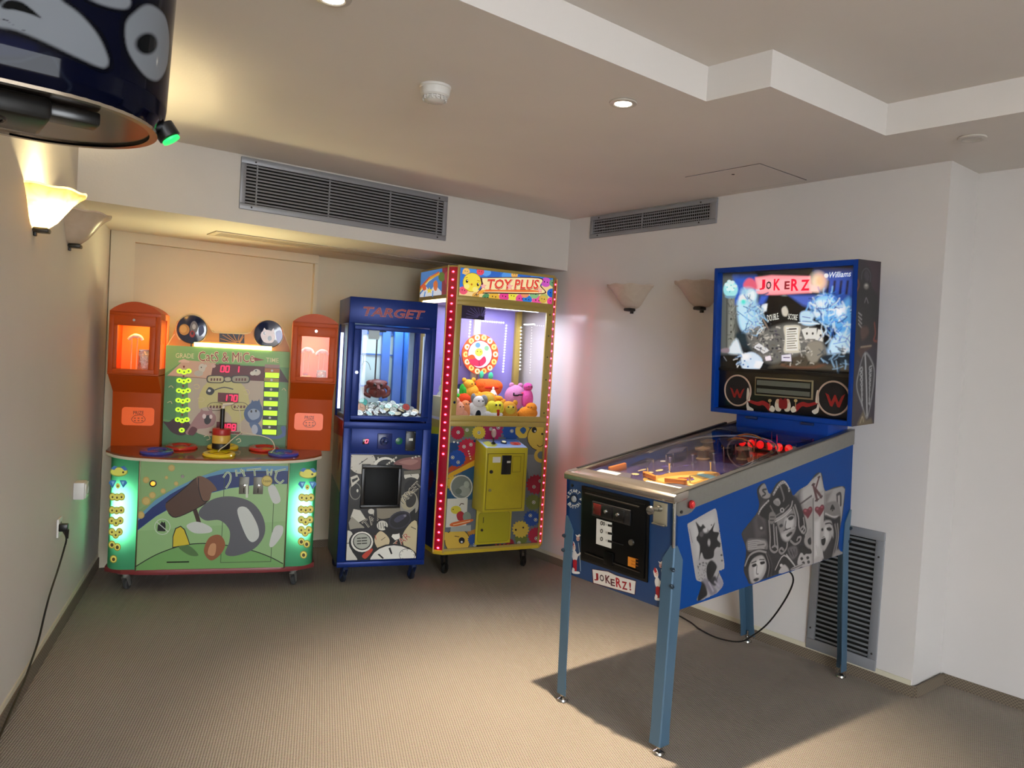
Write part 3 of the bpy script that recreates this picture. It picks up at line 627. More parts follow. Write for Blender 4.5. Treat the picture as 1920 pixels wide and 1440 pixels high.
    'cbar5': 'P|#a8dc22|7986,9476,800,-5,-2,-297,-792,7',
    'cbar6': 'P|#a8dc22|7985,8911,800,-9,-1,-297,-794,10',
    'cheader': 'L|#e0c48a|44|2543,13589,178,358,186,320;L|#e0c48a|45|4719,14891,180,-285,275,-107,1516,20,369,135;L|#e0c48a|47|8913,14775,216,-507,215,-469;E|#e0c48a|3811,14597,874,58,38,-936;E|#e0c48a|8097,14578,861,55,41,-898;P|#241d2c|5322,14462,1392,27,28,-646,-1392,-21;L|#b5722c|38|6226,13900,-829,12;L|#b5722c|38|6235,13934,-848,227;L|#b5722c|38|6256,13965,-755,421;L|#b5722c|38|6287,13989,-524,447;L|#b5722c|38|6325,14004,-240,452;L|#b5722c|38|6366,14009,66,470;L|#b5722c|38|6407,14003,255,491;L|#b5722c|38|6444,13987,218,507;L|#b5722c|38|6472,13963,196,382',
    'earL': 'E|#c08b3e|3441,14551,285,19,13,-322;E|#d9a856|3390,14579,185,12,9,-215;S|#77706e|3741,14741,96,276,177,51,156,-298,-93,-354,-252,22;E|#bdb6ac|3955,14755,100,7,6,-154;E|#9a2c24|3879,14326,143,9,8,-200;E|#2a0c0c|3878,14365,64,4,4,-92;S|#34406a|4209,14695,209,169,88,-381,-242,-248',
    'earR': 'S|#b39384|7637,14529,212,290,418,-51,204,-304,-173,-368,-454,12;P|#b39384|7740,14733,81,219,142,-149;P|#b39384|8229,14789,120,182,75,-312;E|#100c10|8158,14341,121,8,7,-150;E|#100c10|7836,14621,60,4,4,-95;E|#efe6e0|7880,14640,30,2,1,-32;S|#3c3fa0|8496,14743,262,97,117,-390,-196,-371,-127,271',
    'prizeL': 'T|#7c3416|PRIZE|1023,9595,536,19,-7,196|0.01|0;L|#7c3416|29|930,9313,164,209,377,36,182,-221,-166,-180,-379,-12,-171,168;L|#9c4a1c|58|1065,9385,103,4;L|#9c4a1c|58|1070,9242,103,3;L|#9c4a1c|58|1250,9391,103,4;L|#9c4a1c|58|1256,9248,103,3;L|#9c4a1c|58|1436,9398,104,3;L|#9c4a1c|58|1442,9254,103,3',
    'prizeR': 'T|#7c3416|PRIZE|10377,9650,543,2,-1,192|0.01|0;L|#7c3416|32|10291,9358,167,214,388,13,173,-204,-178,-198,-364,5,-178,171;L|#9c4a1c|64|10427,9427,108,3;L|#9c4a1c|64|10434,9275,108,3;L|#9c4a1c|64|10612,9433,109,3;L|#9c4a1c|64|10619,9280,109,4;L|#9c4a1c|64|10798,9439,109,3;L|#9c4a1c|64|10805,9286,109,4',
    'ttitle': 'T|#a8503e|TARGET|786,15976,3718,22,-3,557|0.035|0.22;T|#8b1f2c|TARGET|809,15989,3675,26,-4,533|0.004|0.22;L|#1b3a82|30|889,16080,3481,33',
    'tdigit': 'L|#ff4a60|51|1330,8692,144,3;L|#ff4a60|52|1474,8695,-20,-102;L|#ff4a60|52|1454,8593,-20,-102;L|#ff4a60|52|1290,8488,144,3;L|#ff4a60|52|1310,8590,-20,-102;L|#ff4a60|51|1330,8692,-20,-102',
    'tpanel': 'P|#141414|4720,7780,0,-6270,-4190,0,0,6270;P|#c9c6ba|1985,7374,-28,-225,-105,-204,-171,-163,-220,-105,-249,-38,-252,33,-231,102,-187,159,-12,19,0,828,1291,0,113,-181;L|#0d0d0e|37|1003,7220,485,368;E|#0d0d0e|1175,7367,43,0,2,-44;L|#0d0d0e|30|1840,7373,87,1;L|#0d0d0e|30|1766,7072,77,-39;L|#0d0d0e|30|1533,6852,47,-69;L|#0d0d0e|30|1206,6770,4,-80;L|#0d0d0e|30|871,6848,-39,-69;L|#0d0d0e|29|620,7065,-72,-41;L|#0d0d0e|29|517,7361,-86,-1;L|#0d0d0e|29|590,7658,-76,39;L|#0d0d0e|29|819,7879,-46,68;L|#0d0d0e|29|1145,7963,-5,80;L|#0d0d0e|30|1480,7887,40,70;L|#0d0d0e|30|1735,7671,73,41;E|#e2e0d6|2569,7122,701,5,29,-552;E|#0d0d0e|2646,7049,620,4,26,-486;L|#c9c6ba|52|1808,7701,81,-145;L|#c9c6ba|67|2101,7668,21,-124;P|#7c4f4c|3075,7310,51,59,94,68,125,68,148,61,160,45,195,37,236,32,244,19,218,-4,157,-35,17,-15,0,-649,-116,-42,-151,-28,-160,-14,-153,-2,-153,14,-165,32,-164,44,-151,47,-124,44,-104,40,-94,41,-72,43,-40,45;P|#9a6c66|3369,7350,32,39,106,46,149,45,160,38,140,22,137,6,154,-5,147,-15,113,-24,55,-30,-16,-47,-69,-64,-105,-68,-123,-56,-125,-30,-152,2,-191,24,-191,37,-150,42;P|#c9c6ba|2600,7233,91,74,50,-95,-85,-75;P|#c9c6ba|2727,7337,91,74,50,-95,-85,-75;P|#c9c6ba|2854,7441,92,74,49,-95,-85,-74;P|#c9c6ba|2981,7545,92,75,50,-95,-85,-75;P|#c9c6ba|3109,7650,92,75,49,-96,-84,-75;P|#c9c6ba|4102,7616,115,98,52,-133;P|#c9c6ba|4294,7678,115,98,53,-134;P|#c9c6ba|4487,7739,48,41,90,0,30,-76;E|#c9c6ba|4198,6538,468,1,18,-335;L|#0d0d0e|31|4198,6538,-123,186;P|#5f5c50|3695,6833,1025,79,0,-226,-1013,-75;P|#1d1d20|1393,5654,-13,-213,-60,-193,-101,-153,-131,-98,-150,-33,-153,35,-141,98,-114,151,0,882,57,87,132,98,149,33,153,-34,141,-99,116,-154,80,-193;P|#8d8a80|1214,5619,-9,-158,-42,-142,-70,-112,-93,-72,-105,-25,-108,26,-100,72,-82,113,-56,143,-19,121,0,137,3,57,42,142,71,112,92,72,105,25,108,-26,100,-73,82,-113,56,-142;E|#18181a|869,5620,302,-1,23,-459;E|#e2e0d6|989,5656,57,0,5,-102;P|#c9c6ba|541,6455,386,147,158,-291,-443,-436;P|#0d0d0e|620,6311,329,145,34,-116,-304,-211;P|#262624|4720,5041,-52,-63,-194,-116,-220,-39,-224,41,-207,117,-169,182,-114,230,-49,254,21,253,90,229,149,181,194,116,220,39,224,-41,207,-117,124,-134;E|#0d0d0e|4239,5793,453,-1,28,-522;P|#8d8a80|3512,4681,11,122,37,145,59,151,74,140,82,109,101,86,124,74,131,53,126,23,107,-15,91,-67,83,-111,72,-138,55,-147,35,-138,16,-141,1,-156,-19,-152,-42,-132,-71,-92,-117,-47,-159,-16,-177,10,-167,27,-133,36,-101,47,-86,63,-68,77,-45,90;E|#a39a80|4091,5048,448,-162,-175,-559;E|#24221e|4242,5047,289,-105,-132,-420;T|#b7b2a2|TARGET|3697,4716,1177,1225,-333,320|0.03|0;T|#191918|TARGET|3718,4746,1134,1180,-301,289|-0.01|0;T|#b7b2a2|TARGET|1634,3344,1802,1375,-321,421|0.03|0;T|#191918|TARGET|1655,3373,1760,1331,-293,387|-0.01|0;P|#7f7766|2256,4695,181,49,261,26,289,3,264,-17,185,-37,105,-67,60,-100,17,-113,-22,-112,-60,-92,-119,-77,-180,-72,-209,-62,-202,-47,-164,-25,-124,-4,-109,13,-91,31,-73,49,-51,65,-41,99,-32,132,-7,142,33,127;E|#c9c6ba|1870,4405,190,-2,8,-162;P|#c9c6ba|662,4057,153,508,399,-78,352,-518,-422,-212;P|#8e8a7c|569,3767,161,362,790,-672,-139,-107,-718,-22;P|#0d0d0e|2045,4550,19,104,31,37,36,-22,36,-74,28,-120,23,-206,22,-296,18,-325,9,-296,-3,-205,-22,-119,-38,-74,-46,-20,-42,38,-31,105,-20,221,-15,332,-10,368,-2,332;E|#262634|3631,3861,668,263,222,-488;E|#0e0e16|3631,3861,572,226,184,-404;P|#34344a|3258,3868,22,47,47,55,66,57,74,53,75,43,87,36,104,33,104,25,90,14,59,-2,25,-23,4,-40,-16,-50,-32,-56,-44,-54,-66,-61,-91,-72,-100,-70,-97,-57,-79,-31,-68,1,-64,23,-54,39,-36,46;E|#6a6a78|3917,4118,90,-1,4,-67;P|#0d0d0e|4207,4300,324,295,33,-599,-257,-146;E|#c9c6ba|2573,3547,332,-6,16,-296;L|#0d0d0e|30|2306,3736,64,-370;L|#0d0d0e|31|2453,3734,64,-371;L|#0d0d0e|31|2600,3731,64,-371;L|#0d0d0e|31|2748,3728,64,-371;P|#10101c|627,3329,99,26,141,26,168,23,176,15,166,4,172,-11,188,-23,184,-30,156,-33,106,-30,65,-31,38,-34,-1,-34,-52,-29,-115,-18,-224,-7,-323,2,-357,8,-322,13,-222,16,-111,23,-29,20,0,51,33,25;P|#c9c6ba|530,3292,91,-8,88,-45,69,-59,48,-89,37,-134,28,-155,18,-154,10,-129,-10,-99,-29,-84,-33,-78,-21,-81,7,-94,61,-118,104,-136,109,-137,75,-120,4,-62,-656,0;L|#0d0d0e|38|489,2531,394,-11;E|#0d0d0e|1422,2542,787,-21,38,-736;E|#e2e0d6|1419,2593,655,-17,32,-618;E|#1a1a1a|1419,2608,553,-15,26,-515;E|#a6a89c|1418,2623,494,-13,23,-456;L|#2c2e28|68|1106,2807,591,22;L|#2c2e28|68|1114,2645,592,22;L|#2c2e28|68|1122,2484,592,21;L|#a6a89c|30|1331,2911,68,-478;P|#c9b894|2141,2707,22,123,56,134,79,122,91,92,91,38,105,-30,125,-84,127,-115,110,-122,74,-106,35,-93,9,-97,-14,-94,-32,-87,-49,-73,-75,-70,-103,-69,-116,-55,-114,-28,-97,14,-87,70,-88,116,-76,142,-54,145;L|#0d0d0e|31|2546,2660,249,179;L|#b03a28|38|2164,2965,86,-261;P|#e2e0d6|3163,2867,133,294,157,-152,133,295,105,-562,-293,-104;P|#0e0e10|2686,3508,64,-8,119,-51,147,-71,149,-66,125,-39,108,-1,109,23,99,29,79,19,49,-5,18,-41,-8,-66,-29,-75,-49,-68,-66,-45,-94,-24,-124,-14,-137,0,-131,16,-109,35,-96,74,-96,108,-79,117,-48,99;P|#bdb08c|3896,3111,110,191,165,231,185,202,172,102,124,-68,68,-299,0,-1960,-382,0,-107,168,-115,207,-102,211,-74,192,-51,173,-38,170,-17,167,12,160;L|#0d0d0e|39|4330,3438,311,-156;T|#b7b2a2|TAR|3540,2075,822,763,-305,329|0.03|0;T|#a8452c|TAR|3561,2104,780,712,-272,298|-0.01|0;P|#b53a24|1462,1770,57,73,104,92,124,95,118,81,85,48,55,15,42,-7,26,-26,7,-42,-15,-54,-46,-81,-76,-112,-91,-117,-89,-100,-74,-57,-67,-7,-69,27,-59,49,-35,61;P|#0d0d0e|1764,1539,622,681,151,-78,-508,-632,-186,0;L|#c9c6ba|46|1908,1571,555,573;P|#1b1a18|1835,1510,22,142,209,329,340,256,437,156,492,41,498,-77,455,-188,368,-281,64,-90,0,-288;P|#e2e0d6|1958,1510,17,105,193,301,315,233,403,143,454,38,460,-71,421,-172,340,-257,159,-222,0,-98;P|#0d0d0e|2370,1814,109,34,294,-269,-71,-57;P|#0d0d0e|3015,2165,109,49,154,-392,-95,-34;P|#2a2a2a|4682,1703,-18,-120,-45,-73,-835,0,-71,103,-31,122,18,120,65,106,106,83,136,51,154,14,155,-24,142,-60,116,-90,77,-111;P|#e2e0d6|4651,1704,-17,-111,-51,-83,-758,0,-12,9,-72,103,-29,112,17,111,61,98,100,76,128,47,144,13,146,-22,134,-55,108,-84,72,-102;L|#3a3a3a|32|4545,1707,76,-2;L|#3a3a3a|32|4449,1519,56,-45;L|#3a3a3a|31|4196,1448,4,-60;L|#3a3a3a|31|3936,1536,-51,-41;L|#3a3a3a|31|3820,1730,-75,3;L|#3a3a3a|31|3916,1918,-56,44;L|#3a3a3a|31|4167,1989,-3,60;L|#3a3a3a|31|4428,1902,51,41',
    'tside': 'P|#a08a78|100,1200,4300,0,0,8000,-4300,0;P|#2c5a3c|100,1200,4300,0,0,4300,-4300,500;P|#b08a62|2500,6000,1900,-500,0,3000,-1900,300;S|#7a4028|3000,6600,600,400,400,800,-400,600,-600,-400;P|#8e2430|100,8600,4300,200,0,700,-4300,0',
    'ysign': 'P|#2f6fc4|6840,19430,0,-1710,-6720,0,0,1710;P|#3f86d8|1269,19306,-18,-97,-64,-93,-104,-80,-133,-58,-150,-30,-152,-1,-139,30,-112,57,-74,79,-30,92,18,98,64,93,44,34,791,0,29,-31;P|#2a60b8|2938,19329,-18,-99,-66,-95,-107,-81,-138,-59,-155,-31,-156,0,-143,30,-116,58,-77,80,-31,94,18,99,66,95,14,10,871,0,7,-7;P|#4f92dc|3881,19311,-15,-83,-56,-80,-91,-68,-117,-49,-131,-27,-133,0,-122,25,-98,49,-65,67,-27,80,16,83,56,80,56,42,663,0,38,-40;P|#2a62bc|5195,19290,-19,-101,-69,-97,-111,-82,-144,-60,-161,-32,-163,-1,-150,31,-121,59,-80,82,-32,96,19,102,68,96,64,47,824,0,43,-44;P|#3c80d0|5996,19331,-17,-85,-58,-81,-94,-69,-121,-51,-137,-27,-138,0,-127,26,-102,49,-68,69,-28,81,16,85,58,81,29,21,741,0,18,-18;P|#5a9ce0|2263,19335,-12,-66,-44,-63,-70,-53,-91,-39,-102,-21,-103,-1,-95,20,-76,39,-51,53,-20,62,12,66,44,63,46,35,510,0,32,-33;E|#5a9ce0|4157,19072,390,38,16,-239;P|#e4c68c|275,18248,198,28,261,-17,301,-41,319,-42,317,-20,317,4,332,12,341,18,345,22,344,23,352,20,365,18,361,24,343,37,308,60,265,93,234,124,213,133,204,124,206,95,221,86,227,91,191,58,0,-1478,-6720,0,0,463;P|#d8485e|1778,19344,-8,-70,-34,-67,-55,-56,-71,-39,-81,-19,-82,2,-75,24,-62,44,-41,59,-17,68,8,71,34,66,3,3,452,0,12,-18;E|#201828|1435,19333,26,3,2,-33;E|#201828|1594,19325,26,3,2,-33;P|#e0ae5c|4188,19396,-8,-64,-30,-59,-51,-50,-65,-36,-74,-17,-75,2,-69,22,-57,39,-38,53,-16,60,8,64,10,20,456,0;E|#201828|3873,19385,24,2,2,-30;E|#201828|4019,19378,24,2,2,-30;E|#dd5672|425,18041,290,27,15,-251;E|#201828|337,18060,29,3,2,-37;E|#201828|512,18049,29,3,2,-37;P|#d8b46a|781,19256,-8,-66,-31,-62,-51,-51,-65,-37,-75,-18,-75,3,-69,22,-57,41,-38,54,-16,64,8,65,31,62,51,52,66,36,35,9,135,0,49,-16,56,-40,38,-55;E|#201828|465,19245,24,3,2,-31;E|#201828|611,19238,24,3,2,-31;P|#4f8a5c|2329,17767,-5,-47,-593,0,9,74,38,75,63,62,81,43,92,21,93,-4,86,-29,70,-51,47,-67;E|#201828|1938,17759,30,3,2,-37;P|#201828|2149,17751,0,-12,-4,-11,-6,-8,-39,0,-3,4,-5,10,-3,11,1,12,4,11,6,9,8,6,9,3,9,-1,9,-5,7,-8,5,-10;P|#d8ac3a|2940,17858,-12,-98,-21,-40,-689,0,-19,73,12,98,47,92,78,76,100,54,113,25,116,-5,106,-35,86,-62,58,-83;E|#201828|2457,17848,37,3,3,-46;E|#201828|2680,17835,37,3,3,-46;P|#d8408a|3643,17943,-11,-94,-45,-89,-41,-40,-547,0,-48,68,-24,92,12,94,45,88,75,74,97,51,110,25,111,-5,103,-34,84,-59,56,-80;E|#201828|3176,17933,36,3,3,-44;E|#201828|3393,17921,36,3,3,-44;E|#dcd444|3899,17996,310,28,17,-259;E|#201828|3804,18015,31,3,3,-38;E|#201828|3992,18004,31,3,3,-38;P|#d84a92|4865,17897,-12,-95,-42,-82,-639,0,-16,21,-24,93,12,95,46,89,77,75,99,52,112,25,115,-5,105,-35,85,-60,58,-80;E|#201828|4387,17888,36,3,3,-45;E|#201828|4608,17875,37,3,3,-45;P|#2a74c4|5334,17892,-11,-91,-42,-81,-612,0,-16,22,-23,89,11,91,45,86,73,71,96,50,107,23,110,-4,101,-33,82,-58,56,-77;E|#201828|4875,17883,35,3,3,-43;E|#201828|5087,17871,35,3,3,-43;P|#da5298|6148,17900,-13,-106,-39,-74,-737,0,-6,7,-27,102,13,106,52,99,86,83,111,57,126,28,128,-6,118,-38,96,-66,64,-89;E|#201828|5612,17890,41,4,3,-50;E|#201828|5860,17875,41,4,3,-50;E|#a8b064|6215,18108,324,29,18,-265;E|#201828|6116,18128,32,3,3,-39;E|#201828|6312,18117,32,3,3,-39;P|#d8408e|6552,17720,-2,2,-55,74,-23,85,11,89,44,82,72,69,94,48,106,23,41,-2,0,-470;E|#201828|6713,17932,34,3,3,-41;E|#dc8a5c|4781,18228,315,28,17,-261;E|#201828|4685,18247,31,3,3,-38;E|#201828|4876,18237,32,3,3,-39;E|#7fb07a|5487,18261,355,32,20,-292;E|#201828|5379,18282,35,3,3,-43;E|#201828|5593,18270,35,3,3,-43;E|#c9a84a|6160,17987,306,27,17,-250;E|#201828|6067,18005,30,3,3,-37;E|#201828|6251,17995,31,3,3,-37;E|#bb4eb4|6299,19112,378,37,21,-308;E|#201828|6184,19134,38,4,3,-45;E|#201828|6412,19123,38,4,3,-45;P|#5f8a68|6840,18871,-48,2,-89,27,-72,49,-49,66,-20,76,9,79,39,74,65,62,84,44,81,19;E|#201828|6777,19138,31,3,3,-37;P|#1a5cbc|6840,18166,-21,-4,-113,4,-105,33,-85,58,-57,77,-24,90,11,93,46,87,76,73,99,51,111,25,62,-3;E|#201828|6688,18478,36,3,3,-43;P|#d0a24a|1527,17808,-8,-66,-11,-22,-462,0,-11,44,8,66,32,62,51,51,67,36,75,18,77,-4,70,-24,57,-42,39,-55;E|#201828|1206,17801,25,2,2,-31;E|#201828|1355,17792,25,2,2,-31;L|#e2b45a|68|306,19060,66,242,239,69,172,-152;E|#8a6a1a|985,18596,654,64,37,-604;E|#e6cf42|985,18596,621,60,36,-574;E|#efe07c|628,18311,194,18,10,-161;E|#efe07c|1216,18174,196,18,10,-162;E|#1a140c|624,18635,81,8,6,-103;E|#1a140c|1385,18501,82,8,6,-103;E|#fff|646,18674,32,3,2,-29;E|#fff|1407,18541,33,3,2,-30;E|#b87a1c|952,18460,65,6,4,-66;L|#6a4a10|30|499,18822,158,67;L|#6a4a10|31|1319,18755,184,-34;P|#3a1418|1238,17819,37,69,94,108,117,129,107,134,64,119,3,112,-36,115,-48,110,-36,98,2,76,-6,44,-32,18,12,8,126,12,308,33,604,71,853,99,933,101,844,74,585,22,263,-47,56,-96,-59,-125,-81,-129,-10,-114,96,-101,140,-102,132,-100,69,-90,-44,-76,-187,-57,-293,-44,-358,-34,-384,-31,-369,-31,-371,-33,-398,-29,-403,-27,-381,-26,-336,-25,-292,-23,-262,-21,-233,-19,-204,-20,-176,-22,-149,-36,-123,-48,-92,-43,-60,-21;P|#f2d8a4|1324,17886,39,57,97,93,119,112,111,118,67,107,9,103,-27,109,-40,105,-31,94,0,72,-16,42,-47,17,-7,7,106,11,290,30,586,67,835,93,915,94,827,69,571,19,255,-47,50,-94,-63,-120,-85,-124,-16,-105,88,-89,130,-87,121,-82,62,-74,-50,-63,-188,-47,-291,-34,-356,-27,-378,-24,-360,-26,-357,-29,-381,-28,-383,-27,-362,-25,-318,-24,-273,-21,-244,-19,-215,-18,-188,-19,-164,-22,-143,-36,-121,-48,-92,-45,-60,-26;P|#e0702e|1675,18082,-47,14,20,29,76,37,121,38,154,31,197,24,248,20,285,19,304,21,310,26,333,34,366,42,373,42,351,35,304,22,282,6,276,-5,235,-13,154,-18,38,-19,-108,-21,-229,-27,-306,-29,-344,-30,-338,-29,-353,-29,-396,-29,-409,-30,-390,-28,-340,-26,-303,-28,-287,-30,-252,-26,-198,-19;T|#7c1a1a|TOY PLUS|2065,18237,3821,339,-60,683|0.05|0.2;T|#f6e2bc|TOY PLUS|2079,18284,3786,337,-58,653|0.045|0.2;T|#d23a2a|TOY PLUS|2094,18300,3733,333,-54,608|0.022|0.2;P|#b0384a|1740,18640,68,-136,169,9,-126,-107,54,-142,-146,71,-135,-97,36,150,-138,82,168,22;P|#f4b0a8|1742,18603,57,-113,140,8,-105,-89,45,-117,-121,58,-112,-80,30,124,-114,68,139,19;P|#b0384a|3611,18829,81,-158,200,11,-149,-124,64,-164,-173,81,-159,-112,42,174,-162,94,198,27;P|#f4b0a8|3614,18791,68,-134,169,10,-126,-106,55,-139,-147,69,-135,-95,36,147,-138,80,168,23;P|#b0384a|5856,18752,68,-132,171,9,-127,-104,55,-137,-147,68,-136,-94,36,146,-139,79,169,22;P|#f4b0a8|5858,18713,56,-107,139,7,-103,-84,45,-112,-120,55,-111,-76,29,118,-113,65,137,18;P|#e8a03c|1396,17923,6,32,30,49,47,56,55,52,54,37,67,22,83,16,83,8,65,-2,33,-14,-10,-33,-41,-50,-59,-57,-66,-53,-59,-37,-62,-23,-72,-15,-71,-6,-55,3',
    'yside': 'P|#3f7cc6|5050,19430,0,-1680,-4850,0,0,1680;P|#d8e0ee|200,17923,1134,474,686,-348,764,422,1171,-517,132,-204,-3394,0,-493,25;L|#4a90d8|174|1000,17744,164,347;L|#4a90d8|166|2489,17680,42,421;P|#7e2436|5050,19430,0,-1680,-1024,0,-111,1680;E|#55702e|3879,18895,547,-36,43,-303;P|#a83048|4380,19048,111,67,176,53,205,29,178,-7,0,-933,-97,23,-228,79,-163,84,-103,103,-75,135,-42,143,-3,130;P|#e6d6a0|200,18391,1671,676,1607,157,17,-114,-1784,-383,-1511,-667;P|#d8a02c|200,18379,1680,625,1604,182,19,-137,-1804,-243,-1499,-604;P|#c8482a|200,18493,1468,525,1705,251,71,-80,-1561,-201,-1683,-682;P|#d8743a|2526,18562,52,57,93,50,113,36,113,21,93,0,78,-27,76,-51,68,-65,51,-72,29,-69,4,-76,-17,-88,-34,-86,-46,-74,-54,-48,-69,-22,-87,-4,-94,14,-90,28,-73,43,-66,67,-64,92,-52,102,-29,97;P|#ecd84a|1871,18352,179,-163,442,-30,-330,-85,142,-165,-384,109,-362,-74,97,155,-371,122,452,-16;P|#d8582c|569,18438,60,41,108,42,131,34,128,18,98,-6,75,-40,69,-71,54,-82,28,-78,-6,-55,-56,-33,-100,-23,-120,-12,-119,1,-94,13,-79,33,-78,51,-64,61,-38,59',
    'yside_low': 'P|#1c3f80|100,1700,4900,0,0,7300,-4900,0;P|#b4b02a|100,8600,4900,400,0,400,-4900,-200;P|#122a58|100,1700,4900,0,0,3300,-4900,-800;E|#cfd6e2|3000,5000,40,0,0,40;E|#cfd6e2|3350,5150,40,0,0,40;E|#cfd6e2|3700,5300,40,0,0,40;E|#cfd6e2|4050,5000,40,0,0,40;E|#cfd6e2|4400,5150,40,0,0,40;E|#cfd6e2|3100,6300,40,0,0,40;E|#cfd6e2|3450,6000,40,0,0,40;E|#cfd6e2|3800,6150,40,0,0,40;E|#cfd6e2|4150,6300,40,0,0,40;E|#cfd6e2|4500,6000,40,0,0,40;E|#cfd6e2|3200,7150,40,0,0,40;E|#cfd6e2|3550,7300,40,0,0,40;E|#cfd6e2|3900,7000,40,0,0,40;E|#cfd6e2|4250,7150,40,0,0,40;S|#6a2a44|3600,5200,600,400,200,800,-600,200,-400,-600',
